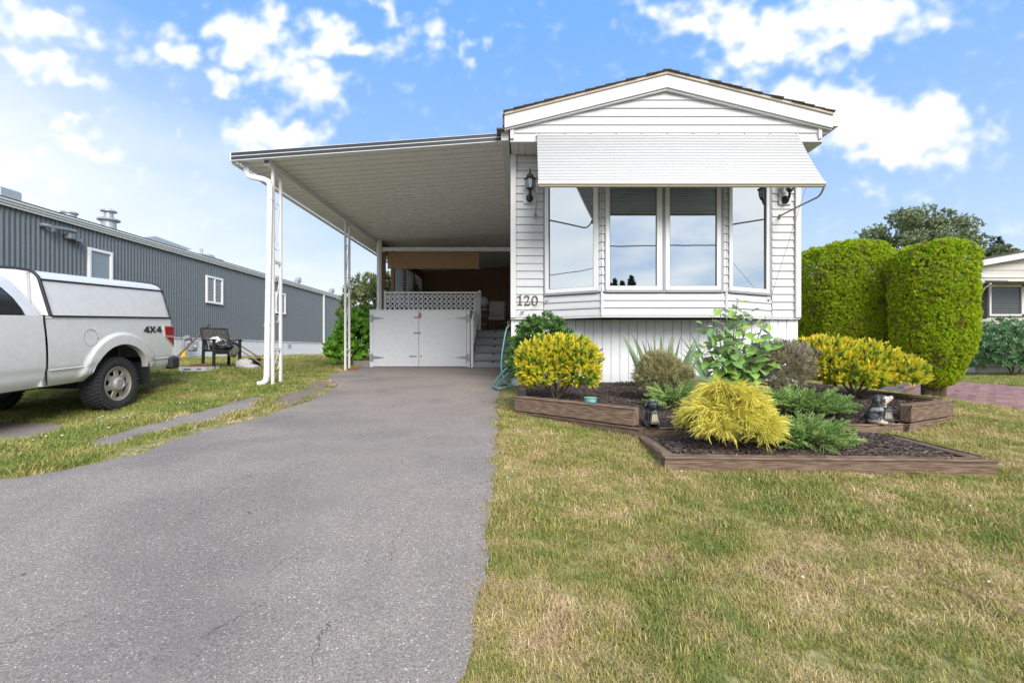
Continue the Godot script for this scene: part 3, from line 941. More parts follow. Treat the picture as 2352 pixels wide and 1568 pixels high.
func bay(t: Node, y0: float, ys: float, h: float) -> void:
	var V := vinyl(); var W := M("window_white", 0.80, 0.80, 0.79, 0.4, {"grime": [105, 0.03, 0.92, 1.2]}); var G := M("window_grey", 0.30, 0.32, 0.36, 0.45)
	# mirror-coated glass: what is seen in it is a reflection
	var glass := M("coated_glass", 0.62, 0.67, 0.70, 0.015, {"metal": 1.0})
	var sill := EYE + 0.822; var top := EYE + 2.56
	var pts := [Vector2(0.30, WZ), Vector2(1.085, 6.58), Vector2(2.827, 6.58), Vector2(3.675, WZ)]
	# core of the bay, floor and head
	var xf := Transform3D(Basis(Vector3(1, 0, 0), Vector3(0, 0, 1), Vector3(0, -1, 0)), Vector3.ZERO)
	var b := B.new()
	b.prism(PackedVector2Array([Vector2(0.32, -WZ - 0.05), Vector2(3.655, -WZ - 0.05), Vector2(2.815, -6.625), Vector2(1.097, -6.625)]), -ys, -(y0 - 0.0), xf)
	put(b, "bay_core", M("bay_inside", 0.2, 0.2, 0.2, 0.9), t)
	var rows := int(round((sill - y0) / h))
	var bh := (sill - 0.02 - y0) / rows
	for s in 3:
		for i in rows:
			lay_board(t, pts[s], pts[s + 1], y0 + i * bh, bh, V)
		var up := top + 0.05
		while up < ys - 0.02:
			lay_board(t, pts[s], pts[s + 1], up, minf(h, ys - up), V)
			up += h
	# thin siding strips and a trim post at the corners of the bay
	for k in 2:
		var p: Vector2 = pts[k + 1]
		b = B.new()
		b.rbox(Vector3(p.x, (y0 + sill) / 2, -(p.y - 0.012)), Vector3(0.035, sill - y0, 0.035), 0.005, Basis.from_euler(Vector3(0, 0.25 if k == 0 else -0.25, 0)))
		put(b, "bay_corner_trim", white_trim(), t)
		var yy := sill
		while yy < top:
			if k == 0:
				lay_board(t, pts[0].lerp(pts[1], 0.963), pts[1], yy, h, V); lay_board(t, pts[1], Vector2(1.127, 6.58), yy, h, V)
			else:
				lay_board(t, Vector2(2.785, 6.58), pts[2], yy, h, V); lay_board(t, pts[2], pts[2].lerp(pts[3], 0.03), yy, h, V)
			yy += h
	# windows: [a, c, pane from, pane to] as fractions of each face
	var wins := [[pts[0].lerp(pts[1], 0.0), pts[0].lerp(pts[1], 0.963), 0.099, 0.91], [Vector2(1.127, 6.58), Vector2(1.944, 6.58), 0.08, 0.883], [Vector2(1.944, 6.58), Vector2(2.785, 6.58), 0.102, 0.881], [pts[2].lerp(pts[3], 0.03), pts[2].lerp(pts[3], 0.985), 0.07, 0.86]]
	for wi in wins.size():
		var w: Array = wins[wi]
		var A := Vector3(w[0].x, 0, -w[0].y); var C := Vector3(w[1].x, 0, -w[1].y)
		var d := (C - A).normalized(); var nrm := d.cross(Vector3.UP); var L := A.distance_to(C)
		var bas := Basis(d, Vector3.UP, nrm)
		var win := Node3D.new()
		win.name = "window"
		t.add_child(win, true)
		var at := func(f: float, y: float, out: float) -> Vector3: return A + d * (f * L) + Vector3(0, y, 0) + nrm * out
		var p0: float = w[2]; var p1: float = w[3]
		var gy0 := sill + 0.078; var gy1 := top - 0.07
		# grey casing, then the white sash proud of it
		b = B.new()
		var hold := [b]
		var fr := func(f0: float, f1: float, ya: float, yb: float, out: float, deep: float) -> void:
			hold[0].rbox(at.call((f0 + f1) / 2, (ya + yb) / 2, out), Vector3((f1 - f0) * L, yb - ya, deep), 0.004, bas)
		fr.call(0.0, p0 - 0.055, sill - 0.012, top + 0.02, 0.006, 0.05)
		fr.call(p1 + 0.055, 1.0, sill - 0.012, top + 0.02, 0.006, 0.05)
		fr.call(p0 - 0.0545, p1 + 0.0545, sill - 0.012, sill + 0.018, 0.008, 0.058)
		fr.call(p0 - 0.0545, p1 + 0.0545, top, top + 0.02, 0.006, 0.05)
		put(b, "casing", G, win)
		b = B.new()
		hold[0] = b
		var s0 := p0 - 0.068; var s1 := p1 + 0.068
		if wi == 1: s1 = 0.975
		if wi == 2: s0 = 0.03
		if wi == 0: s1 = 0.995
		fr.call(s0, p0, sill + 0.019, top - 0.001, 0.014, 0.05)
		fr.call(p1, s1, sill + 0.019, top - 0.001, 0.014, 0.05)
		fr.call(p0 + 0.0005, p1 - 0.0005, sill + 0.019, gy0, 0.013, 0.05)
		fr.call(p0 + 0.0005, p1 - 0.0005, gy1, top - 0.001, 0.013, 0.05)
		put(b, "sash", W, win)
		# dark rubber line round the pane, the pane set back
		b = B.new()
		hold[0] = b
		var e := 0.007 / L
		fr.call(p0, p0 + e, gy0, gy1, 0.02, 0.02); fr.call(p1 - e, p1, gy0, gy1, 0.02, 0.02)
		fr.call(p0, p1, gy0, gy0 + 0.006, 0.0195, 0.02); fr.call(p0, p1, gy1 - 0.006, gy1, 0.0195, 0.02)
		put(b, "gasket", M("gasket", 0.12, 0.125, 0.13, 0.7), win)
		b = B.new()
		# a hair of waviness as in real panes
		var g := []
		for i in 13:
			var row := []
			for j in 17:
				var f := lerpf(p0, p1, i / 12.0); var yy := lerpf(gy0, gy1, j / 16.0)
				row.append(at.call(f, yy, 0.012 + 0.0006 * noise_b.get_noise_2d(f * L * 0.5 + wi * 7.0, yy * 0.4)))
			g.append(row)
		b.grid(g)
		put(b, "pane", glass, win)

func gable(t: Node, ys: float, h: float, V: Material, W: Material) -> void:
	# box of the overhang, with its own boards
	var apex_x := 1.97
	var edge_y := EYE + 3.19     # where the boards meet the rake at the sides
	var apex_y := EYE + 3.72
	var xr := 4.14
	var b := B.new()
	var face := PackedVector2Array([Vector2(XL + 0.01, ys + 0.012), Vector2(xr - 0.01, ys + 0.012), Vector2(xr - 0.01, edge_y), Vector2(apex_x, apex_y), Vector2(XL + 0.01, edge_y)])
	b.prism(face, -(WZ - 0.03), -(GZ + 0.012), Transform3D.IDENTITY)
	put(b, "gable_box", V, t)
	var y := ys
	var slope := (apex_y - edge_y) / (apex_x - XL)
	while y < apex_y - 0.03:
		var x0 := XL + 0.055; var x1 := xr - 0.055
		var cut := 0.0
		if y > edge_y - 0.02:
			x0 = XL + (y - edge_y) / slope + 0.02; x1 = xr - (y - edge_y) / slope - 0.02
			cut = h / slope
			if x1 - x0 < 2.0 * cut + 0.05: cut = (x1 - x0) * 0.45
		inst(lap_board(x1 - x0, h, cut), "siding_board", V, Transform3D(Basis.IDENTITY, Vector3(x0, y, -GZ)), t)
		y += h
	b = B.new()
	b.rbox(Vector3(XL + 0.03, (ys + edge_y) / 2 + 0.02, -(GZ - 0.012)), Vector3(0.05, edge_y - ys - 0.03, 0.05), 0.004)
	b.rbox(Vector3(xr - 0.03, (ys + edge_y) / 2 + 0.02, -(GZ - 0.012)), Vector3(0.05, edge_y - ys - 0.03, 0.05), 0.004)
	b.rbox(Vector3((XL + xr) / 2, ys - 0.006, -(GZ - 0.012)), Vector3(xr - XL - 0.004, 0.016, 0.05), 0.003)
	put(b, "gable_trim", W, t)
	# soffit boards under the overhang
	var sx := XL + 0.02
	var sb := B.new()
	sb.rbox(Vector3.ZERO, Vector3(0.098, 0.012, WZ - GZ - 0.05), 0.004)
	var sm := sb.mesh()
	while sx < xr - 0.05:
		inst(sm, "soffit_board", W, Transform3D(Basis.IDENTITY, Vector3(sx + 0.05, ys + 0.004, -(WZ + GZ) / 2)), t)
		sx += 0.1015
	# rakes: white fascia, tan drip edge, shingle courses
	var e_l := Vector3(-0.27, EYE + 3.235, 0); var e_r := Vector3(4.25, EYE + 3.235, 0); var ap := Vector3(apex_x, EYE + 3.80, 0)
	for s in [[e_l, ap], [e_r, ap]]:
		var a: Vector3 = s[0]; var c: Vector3 = s[1]
		b = B.new()
		b.prism(flat_poly([a, c, c - Vector3(0, 0.175, 0), a - Vector3(0, 0.17, 0)]), -(GZ - 0.02), -(GZ - 0.085))
		put(b, "rake_board", W, t)
		b = B.new()
		b.prism(flat_poly([a + Vector3(0, 0.036, 0) , c + Vector3(0, 0.036, 0), c + Vector3(0, 0.001, 0), a + Vector3(0, 0.001, 0)]), -19.8, -(GZ - 0.105))
		put(b, "drip_edge", M("tan_metal", 0.44, 0.37, 0.29, 0.5), t)
		roof_side(t, a + Vector3(0, 0.038, 0), c + Vector3(0, 0.038, 0))
		# lower trim line on the rake
		b = B.new()
		b.prism(flat_poly([a - Vector3(0, 0.172, 0), c - Vector3(0, 0.178, 0), c - Vector3(0, 0.20, 0), a - Vector3(0, 0.19, 0)]), -(GZ - 0.02), -(GZ - 0.06))
		put(b, "rake_trim", W, t)
	# ridge cap
	b = B.new()
	for i in 44:
		var z := 6.45 + i * 0.3
		b.bar(Vector3(apex_x - 0.06, EYE + 3.86 + 0.002 * (i % 2), -(z + 0.15)), Vector3(apex_x + 0.06, EYE + 3.86 + 0.002 * (i % 2), -(z + 0.15)), 0.31, 0.008)
	put(b, "ridge_cap", M("shingle0", 0.085, 0.07, 0.06, 0.95), t)
	# eave boxes and the gutter on the far side
	b = B.new()
	b.rbox(Vector3(XL - 0.07, EYE + 3.02, -13.2), Vector3(0.11, 0.14, 13.2), 0.004)
	put(b, "eave_box", W, t)
	b = B.new()
	b.box(Vector3(4.19, EYE + 3.05, -13.2), Vector3(0.1, 0.06, 13.3))
	put(b, "eave_box", W, t)
	b = B.new()
	var gp := PackedVector2Array([Vector2(0, 0), Vector2(0.085, 0), Vector2(0.125, 0.07), Vector2(0.14, 0.085), Vector2(0.14, 0.095), Vector2(0.12, 0.095), Vector2(0.078, 0.008), Vector2(0.01, 0.008), Vector2(0.006, 0.1), Vector2(0, 0.1)])
	b.prism(gp, -19.6, -6.47, Transform3D(Basis.IDENTITY, Vector3(4.245, EYE + 3.085, 0)))
	b.box(Vector3(4.245 + 0.06, EYE + 3.085 + 0.045, -6.468), Vector3(0.1, 0.085, 0.006))
	put(b, "gutter", W, t)
	b = B.new()
	b.rbox(Vector3(-0.285, EYE + 3.19, -13.0), Vector3(0.03, 0.16, 13.0), 0.003)
	b.rbox(Vector3(-0.33, EYE + 3.075, -13.0), Vector3(0.11, 0.02, 13.0), 0.003)
	put(b, "flashing", M("brown_flashing", 0.13, 0.11, 0.10, 0.6), t)

func flat_poly(p: Array) -> PackedVector2Array:
	var o := PackedVector2Array()
	for q in p: o.append(Vector2(q.x, q.y))
	var area := 0.0
	for i in o.size(): area += o[i].cross(o[(i + 1) % o.size()])
	if area < 0: o.reverse()
	return o

func roof_side(t: Node, a: Vector3, c: Vector3) -> void:
	var run := Vector2(c.x - a.x, c.y - a.y)
	var n := 16
	var step := run.length() / n
	var dir := run.normalized()
	var up := Vector2(-dir.y, dir.x)
	if up.y < 0: up = -up
	for i in n:
		var b := B.new()
		var p := Vector2(a.x, a.y) + dir * (step * i - 0.012)
		var q := Vector2(a.x, a.y) + dir * (step * (i + 1) + 0.004)
		var lift := 0.017 + rnd(0.0, 0.005)
		b.prism(flat_poly([Vector3(p.x, p.y, 0), Vector3(q.x, q.y, 0), Vector3(q.x + up.x * 0.007, q.y + up.y * 0.007, 0), Vector3(p.x + up.x * lift, p.y + up.y * lift, 0)]), -19.8, -(GZ - 0.125 + rnd(-0.012, 0.012)))
		put(b, "shingle_course", M("shingle%d" % (i % 3), 0.085, 0.07, 0.06, 0.95, {"grime": [120 + i % 3, 0.05, 0.55, 2.5]}), t)

# ---------------------------------------------------------------- carport
const PX := -3.71            # line of the posts
func ceil_y(x: float) -> float:      # underside of the carport roof
	return EYE + lerpf(3.02, 2.735, (-0.22 - x) / 3.95)

func carport() -> void:
	rng.seed = 52
	var t := thing("carport", "white metal carport with ribbed ceiling and scrollwork posts", "carport", Vector3(-2.2, gy(-2.2, 8.5), -8.5))
	var W := white_metal()
	var C := M("carport_ceiling", 0.83, 0.815, 0.785, 0.5, {"grime": [131, 0.012, 0.95, Vector3(0.3, 0.3, 0.3)]})
	var z0 := 6.74; var z1 := 17.1; var xl := -4.17; var xr := -0.215
	# ribbed roof sheet: pans with narrow raised ribs that run from the house to the gutter
	var b := B.new()
	var z := z0
	var pitch := 0.18
	var pr := []
	while z < z1 - pitch:
		pr.append_array([Vector2(z, 0.0), Vector2(z + pitch * 0.38, 0.004), Vector2(z + pitch * 0.76, 0.0), Vector2(z + pitch * 0.77, 0.055), Vector2(z + pitch * 0.99, 0.055)])
		z += pitch
	for i in pr.size() - 1:
		var p: Vector2 = pr[i]; var q: Vector2 = pr[i + 1]
		var a := Vector3(xl, ceil_y(xl) + p.y, -p.x); var c := Vector3(xr, ceil_y(xr) + p.y, -p.x)
		var d := Vector3(xr, ceil_y(xr) + q.y, -q.x); var e := Vector3(xl, ceil_y(xl) + q.y, -q.x)
		b.quad(a, e, d, c)
		var u := Vector3(0, 0.012, 0)
		b.quad(a + u, c + u, d + u, e + u)
	put(b, "roof_sheet", C, t)
	# front edge: two dark channels between white lips
	var dk := M("dark_channel", 0.04, 0.047, 0.06, 0.45, {"grime": [132, 0.03, 0.7, 1.0]})
	var lips := [[0.0, 0.009, 0.05], [0.060, 0.009, 0.045], [0.116, 0.005, 0.045]]
	var f := func(y: float, h: float, deep: float, m: Material, called: String, x0: float, x1: float) -> void:
		var q := B.new()
		q.bar(Vector3(x0, ceil_y(x0) - 0.028 + y + h / 2, -(z0 - 0.012)), Vector3(x1, ceil_y(x1) - 0.028 + y + h / 2, -(z0 - 0.012)), deep, h)
		put(q, called, m, t)
	for l in lips: f.call(l[0], l[1], l[2], W, "edge_lip", xl - 0.02, xr)
	f.call(0.009, 0.051, 0.03, dk, "edge_channel", xl - 0.02, xr)
	f.call(0.069, 0.047, 0.028, dk, "edge_channel", xl - 0.02, xr - 0.05)
	b = B.new()
	b.rbox(Vector3(xl - 0.022, ceil_y(xl) + 0.032, -(z0 - 0.012)), Vector3(0.012, 0.13, 0.058), 0.002)
	put(b, "edge_cap", W, t)
	# gutter along the low side
	b = B.new()
	b.prism(PackedVector2Array([Vector2(-0.035, -0.075), Vector2(0.045, -0.075), Vector2(0.045, -0.07), Vector2(-0.028, -0.068), Vector2(-0.033, 0.07), Vector2(-0.04, 0.07)]), -z1, -(z0 + 0.015), Transform3D(Basis.IDENTITY, Vector3(xl, ceil_y(xl) + 0.02, 0)))
	put(b, "gutter", W, t)
	# beam on the posts: a channel with two lips
	b = B.new()
	var yb := ceil_y(PX)
	b.rbox(Vector3(PX, yb - 0.045, -(z0 + 11.9) / 2), Vector3(0.055, 0.075, 11.9 - z0 - 0.04), 0.004)
	b.rbox(Vector3(PX, yb - 0.088, -(z0 + 11.9) / 2), Vector3(0.075, 0.011, 11.9 - z0 - 0.04), 0.003)
	put(b, "beam", W, t)
	b = B.new()
	b.box(Vector3(PX, yb - 0.06, -(z0 + 0.022)), Vector3(0.06, 0.05, 0.012))
	put(b, "beam_end", M("dark_channel", 0, 0, 0, 0), t)
	var bottom_y := EYE + 2.50
	b = B.new()
	b.rbox(Vector3((PX + xr) / 2, bottom_y + 0.045, -11.8), Vector3(xr - PX, 0.085, 0.06), 0.004)
	b.rbox(Vector3((PX + xr) / 2, bottom_y - 0.004, -11.8), Vector3(xr - PX, 0.012, 0.075), 0.003)
	put(b, "cross_beam", W, t)
	post(t, 6.935, 7.155, W); post(t, 9.745, 9.965, W)
	# square corner column by the porch
	b = B.new()
	var cx := -3.63
	b.rbox(Vector3(cx, (gy(cx, 11.75) + yb) / 2, -11.72), Vector3(0.07, yb - gy(cx, 11.75), 0.09), 0.006)
	b.rbox(Vector3(cx + 0.05, (gy(cx, 11.75) + yb) / 2, -11.74), Vector3(0.035, yb - gy(cx, 11.75), 0.07), 0.004)
	put(b, "column", W, t)
	# downspout: gutter outlet, elbow, sloping offset, long fall, shoe
	var ds := M("downspout", 0.74, 0.75, 0.78, 0.38, {"grime": [133, 0.03, 0.82, 1.5]})
	b = B.new()
	var g := gy(-3.76, 6.87)
	var pts := [Vector3(-4.06, EYE + 2.68, -6.87), Vector3(-4.055, EYE + 2.60, -6.87), Vector3(-4.03, EYE + 2.555, -6.87), Vector3(-3.97, EYE + 2.535, -6.87), Vector3(-3.80, EYE + 2.50, -6.87), Vector3(-3.735, EYE + 2.47, -6.87), Vector3(-3.715, EYE + 2.40, -6.87), Vector3(-3.72, EYE + 2.0, -6.87), Vector3(-3.765, g + 0.16, -6.87), Vector3(-3.775, g + 0.09, -6.865), Vector3(-3.815, g + 0.05, -6.855), Vector3(-3.875, g + 0.04, -6.84)]
	rect_tube(b, pts, 0.075, 0.055)
	put(b, "downspout", ds, t)
	b = B.new()
	for q in [[EYE + 2.20, -3.717], [g + 0.9, -3.755], [g + 0.42, -3.762]]:
		b.rbox(Vector3(q[1], q[0], -6.872), Vector3(0.084, 0.012, 0.066), 0.002)
	put(b, "strap", ds, t)

# rectangular tube through points that lie in a plane of constant depth
func rect_tube(b: B, pts: Array, w: float, d: float) -> void:
	var rings := []
	for i in pts.size():
		var dir: Vector3 = (pts[mini(i + 1, pts.size() - 1)] - pts[maxi(i - 1, 0)]).normalized()
		var s := dir.cross(Vector3(0, 0, 1)).normalized()
		var o := Vector3(0, 0, 1)
		var ring := []
		for k in [[-1, -0.7], [-0.7, -1], [0.7, -1], [1, -0.7], [1, 0.7], [0.7, 1], [-0.7, 1], [-1, 0.7]]:
			ring.append(pts[i] + s * k[0] * w / 2 + o * k[1] * d / 2)
		rings.append(ring)
	for i in rings.size() - 1:
		for k in 8:
			var j := (k + 1) % 8
			b.quad(rings[i][k], rings[i + 1][k], rings[i + 1][j], rings[i][j])
	fix_out(b, pts)

# turn faces outward from a chain of points
func fix_out(b: B, pts: Array) -> void:
	for i in range(0, b.v.size(), 3):
		var m := (b.v[i] + b.v[i + 1] + b.v[i + 2]) / 3.0
		var best := 1e9; var c := Vector3.ZERO
		for k in pts.size() - 1:
			var q := Geometry3D.get_closest_point_to_segment(m, pts[k], pts[k + 1])
			if q.distance_to(m) < best:
				best = q.distance_to(m); c = q
		if b.n[i].dot(m - c) < 0:
			var t := b.v[i + 1]; b.v[i + 1] = b.v[i + 2]; b.v[i + 2] = t
			for j in 3: b.n[i + j] = -b.n[i + j]

func scroll_curve(c0: Vector2, c1: Vector2, r: float) -> Array:
	# an S with a curl at each end, in the plane (depth, height)
	var o := []
	var n := 11
	for i in n:      # upper curl
		var a := lerpf(4.4, 0.2, float(i) / (n - 1))
		var rr := r * lerpf(0.45, 1.0, float(i) / (n - 1))
		o.append(c1 + Vector2(cos(a) * rr, sin(a) * rr))
	o.append(c1.lerp(c0, 0.45) + Vector2(0.0, 0.0))
	for i in n:      # lower curl
		var a := lerpf(PI + 0.2, PI + 4.4, float(i) / (n - 1))
		var rr := r * lerpf(1.0, 0.45, float(i) / (n - 1))
		o.append(c0 + Vector2(cos(a) * rr, sin(a) * rr))
	return o

func post(t: Node, za: float, zb: float, W: Material) -> void:
	var p := Node3D.new()
	p.name = "post"
	t.add_child(p, true)
	var top := ceil_y(PX) - 0.09
	for z in [za, zb]:
		var b := B.new()
		var g := gy(PX, z) - 0.02
		b.rbox(Vector3(PX, (g + top) / 2, -z), Vector3(0.04, top - g, 0.04), 0.004)
		put(b, "upright", W, p)
	var mid := (za + zb) / 2
	var b2 := B.new()
	for y in [top - 0.05, EYE + 1.32, EYE + 0.02]:
		b2.rbox(Vector3(PX, y, -mid), Vector3(0.03, 0.05, zb - za - 0.038), 0.003)
	put(b2, "cross_piece", W, p)
	for y in [EYE + 1.42, EYE + 0.34, EYE - 0.36]:
		if y - 0.1 < gy(PX, mid): continue
		var b := B.new()
		var r := (zb - za) * 0.5 - 0.03
		var hgt := 0.72 if y > EYE + 0.3 else 0.36
		var pts := []
		for q in scroll_curve(Vector2(mid, y + 0.15), Vector2(mid, y + hgt), r):
			pts.append(Vector3(PX, q.y, -q.x))
		b.tube(pts, 0.0065, 5)
		put(b, "scroll", W, p)

# ---------------------------------------------------------------- porch at the back of the carport
const DZ := 11.85
const DECK := EYE + 0.52
func porch() -> void:
	rng.seed = 63
	var t := thing("porch", "shaded raised porch with brown plank walls under the carport roof", "porch", Vector3(-1.9, gy(-1.9, 13.0), -13.0))
	var brown := M("porch_wood", 0.28, 0.15, 0.085, 0.55, {"grime": [141, 0.03, 0.75, Vector3(6, 0.5, 6)]})
	var W := white_metal()
	# deck boards
	var db := B.new()
	db.rbox(Vector3.ZERO, Vector3(3.42, 0.035, 0.135), 0.004)
	var dm := db.mesh()
	var deck_m := M("deck_grey", 0.22, 0.225, 0.24, 0.8, {"grime": [143, 0.04, 0.7, Vector3(1, 4, 4)]})
	for i in 35:
		inst(dm, "deck_board", deck_m, Transform3D(Basis.IDENTITY, Vector3(-1.94, DECK - 0.018, -(DZ + 0.02 + i * 0.14))), t)
	# planks of the back wall
	var bb := B.new()
	bb.rbox(Vector3.ZERO, Vector3(0.196, 2.75, 0.02), 0.005)
	var bm := bb.mesh()
	for i in 18:
		inst(bm, "wall_plank", brown, Transform3D(Basis.IDENTITY, Vector3(-3.62 + 0.1 + i * 0.2, DECK + 1.375, -16.66)), t)
	var b := B.new()
	b.box(Vector3(-1.95, DECK + 1.2, -16.72), Vector3(3.6, 3.3, 0.08))
	put(b, "back_wall", brown, t)
	# three thin white frames on the back wall
	for i in 3:
		b = B.new()
		var p0 := px(1050 * 0.7656 + [960, 1072, 1182][i] * 0.2149, 0, 16.6).x; var p1 := px(1050 * 0.7656 + [1058, 1168, 1280][i] * 0.2149, 0, 16.6).x
		var ya := EYE + 0.62; var yb := EYE + 1.475
		for q in [[p0, p1, yb, yb - 0.02], [p0, p1, ya, ya + 0.02]]:
			b.box(Vector3((q[0] + q[1]) / 2, (q[2] + q[3]) / 2, -16.63), Vector3(q[1] - q[0], 0.02, 0.02))
		for q in [p0, p1]: b.box(Vector3(q, (ya + yb) / 2, -16.632), Vector3(0.018, yb - ya - 0.022, 0.02))
		put(b, "wall_frame", M("thin_frame", 0.5, 0.5, 0.48, 0.5), t)
	# side wall: brown posts, louvred windows between them, planks below
	b = B.new()
	for z in [11.88, 12.95, 14.15, 15.35, 16.6]:
		b.rbox(Vector3(-3.62, DECK + 1.13, -z), Vector3(0.09, 2.26, 0.09), 0.005)
	put(b, "wall_post", brown, t)
	b = B.new()
	b.box(Vector3(-3.62, DECK + 0.4, -14.25), Vector3(0.05, 0.8, 4.7))
	b.box(Vector3(-3.62, DECK + 2.15, -14.25), Vector3(0.05, 0.3, 4.7))
	put(b, "side_panel", brown, t)
	var lb := B.new()
	lb.rbox(Vector3.ZERO, Vector3(0.09, 0.004, 1.0), 0.0)
	var lm := lb.mesh()
	var louvre := M("louvre", 0.62, 0.63, 0.60, 0.4, {"back": 0.6})
	for w in [[13.0, 14.1], [14.2, 15.3], [15.4, 16.55]]:
		var win := Node3D.new()
		win.name = "louvred_window"
		t.add_child(win, true)
		for i in 14:
			inst(lm, "louvre_slat", louvre, Transform3D(Basis.from_euler(Vector3(0, 0, 0.55)).scaled(Vector3(1, 1, w[1] - w[0])), Vector3(-3.62, DECK + 0.85 + i * 0.083, -(w[0] + w[1]) / 2)), win)
		b = B.new()
		b.bar(Vector3(-3.58, DECK + 0.82, -w[0] - 0.03), Vector3(-3.58, DECK + 2.0, -w[0] - 0.03), 0.03, 0.03)
		b.bar(Vector3(-3.58, DECK + 0.82, -w[1] + 0.03), Vector3(-3.58, DECK + 2.0, -w[1] + 0.03), 0.03, 0.03)
		put(b, "frame", W, win)
	b = B.new()
	b.rbox(Vector3(-3.55, DECK + 1.0, -11.9), Vector3(0.07, 2.0, 0.1), 0.005)
	put(b, "front_post", brown, t)
	# apron under the deck
	b = B.new()
	b.box(Vector3(-2.35, (DECK + gy(-2, 12)) / 2 - 0.03, -(DZ + 0.08)), Vector3(2.5, DECK - gy(-2, 12) - 0.06, 0.03))
	b.box(Vector3(-0.65, (DECK + gy(-2, 12)) / 2 - 0.03, -(DZ + 0.12)), Vector3(0.9, DECK - gy(-2, 12) - 0.06, 0.03))
	put(b, "apron", M("apron", 0.5, 0.5, 0.5, 0.7), t)
	# lattice railing
	var r := Node3D.new()
	r.name = "railing"
	t.add_child(r, true)
	var x0 := -3.5; var x1 := -1.12; var ytop := EYE + 1.475
	b = B.new()
	b.rbox(Vector3((x0 + x1) / 2, ytop - 0.02, -(DZ - 0.02)), Vector3(x1 - x0 + 0.06, 0.045, 0.07), 0.005)
	put(b, "top_rail", W, r)
	b = B.new()
	b.rbox(Vector3((x0 + x1) / 2, DECK + 0.03, -(DZ - 0.02)), Vector3(x1 - x0, 0.045, 0.05), 0.005)
	put(b, "bottom_rail", W, r)
	for x in [x0, x1]:
		b = B.new()
		b.rbox(Vector3(x, (DECK + ytop) / 2 + 0.01, -(DZ - 0.02)), Vector3(0.06, ytop - DECK + 0.05, 0.06), 0.005)
		put(b, "newel", W, r)
	var ya := DECK + 0.06; var yb := ytop - 0.05
	b = B.new()
	var x := x0
	while x < x1 - 0.03:
		b.box(Vector3(x, (ya + yb) / 2, -(DZ - 0.034)), Vector3(0.016, yb - ya, 0.008))
		x += 0.1185
	var s := 0.1185
	for dirn in [-1.0, 1.0]:
		var k := -12
		while k < 34:
			# a slat at 45 degrees, clipped to the opening
			var xa := x0 + k * s
			var p := Vector2(xa, ya); var q := Vector2(xa + (yb - ya), yb)
			if dirn < 0:
				p = Vector2(xa + (yb - ya), ya); q = Vector2(xa, yb)
			var c := clip_x(p, q, x0 + 0.02, x1 - 0.02)
			if c.size() == 2 and c[0].distance_to(c[1]) > 0.03:
				b.bar(Vector3(c[0].x, c[0].y, -(DZ - 0.02 - dirn * 0.0035)), Vector3(c[1].x, c[1].y, -(DZ - 0.02 - dirn * 0.0035)), 0.006, 0.026, Vector3(0, 1, 0))
			k += 1
	put(b, "lattice", W, r)
	# steps: treads and risers with a dark toe gap, and a slatted handrail on their side
	var st := thing("porch_steps", "grey wooden steps rising to the porch beside the white storage box", "steps", on_ground(-0.75, 11.2))
	var grey := M("step_grey", 0.40, 0.40, 0.41, 0.75, {"grime": [145, 0.03, 0.75, 1.5]})
	var rise := (DECK - gy(-0.75, 11.0)) / 5.0
	var gnd := gy(-0.75, 11.0)
	for i in 5:
		var z := 10.78 + i * 0.255
		var y := gnd + rise * (i + 1)
		if i < 4:
			b = B.new()
			b.rbox(Vector3(-0.72, y - 0.018, -(z + 0.125)), Vector3(0.94, 0.036, 0.28), 0.006)
			put(b, "tread", M("tread_grey", 0.26, 0.26, 0.275, 0.75, {"grime": [146, 0.03, 0.7, 1.5]}), st)
		b = B.new()
		b.rbox(Vector3(-0.72, y - rise / 2 - 0.019, -(z + 0.03)), Vector3(0.92, rise - 0.039, 0.02), 0.002)
		put(b, "riser", grey, st)
		b = B.new()
		b.box(Vector3(-0.72, y - 0.055, -(z + 0.016)), Vector3(0.06, 0.03, 0.012))
		put(b, "step_light", M("step_light_black", 0.02, 0.02, 0.02, 0.5), st)
	b = B.new()
	for sx in [-1.2, -0.235]:
		b.prism(PackedVector2Array([Vector2(10.8, gnd), Vector2(11.95, gnd), Vector2(11.95, DECK - 0.04), Vector2(11.8, DECK - 0.04), Vector2(10.8, gnd + 0.15)]), sx - 0.015, sx + 0.015, Transform3D(Basis(Vector3(0, 0, -1), Vector3(0, 1, 0), Vector3(1, 0, 0)), Vector3.ZERO))
	put(b, "stringer", grey, st)
	b = B.new()
	var ra := Vector3(-1.19, gnd + 1.05, -10.75); var rb := Vector3(-1.15, ytop - 0.02, -(DZ - 0.06))
	b.bar(ra, rb, 0.05, 0.05, Vector3.UP, 0.004)
	b.bar(ra - Vector3(0, 0.62, 0), rb - Vector3(0, 0.62, 0), 0.04, 0.04, Vector3.UP, 0.004)
	for i in 8:
		var p := ra.lerp(rb, (i + 0.5) / 8.0)
		b.bar(p, p - Vector3(0, 0.6, 0), 0.02, 0.03, Vector3(0, 0, 1))
	b.rbox(Vector3(-1.19, gnd + 0.55, -10.74), Vector3(0.06, 1.1, 0.05), 0.005)
	put(b, "handrail", W, st)

func clip_x(p: Vector2, q: Vector2, lo: float, hi: float) -> Array:
	if p.x > q.x:
		var t := p; p = q; q = t
	if q.x < lo or p.x > hi: return []
	var a := p; var c := q
	if p.x < lo: a = p.lerp(q, (lo - p.x) / (q.x - p.x))
	if q.x > hi: c = p.lerp(q, (hi - p.x) / (q.x - p.x))
	return [a, c]

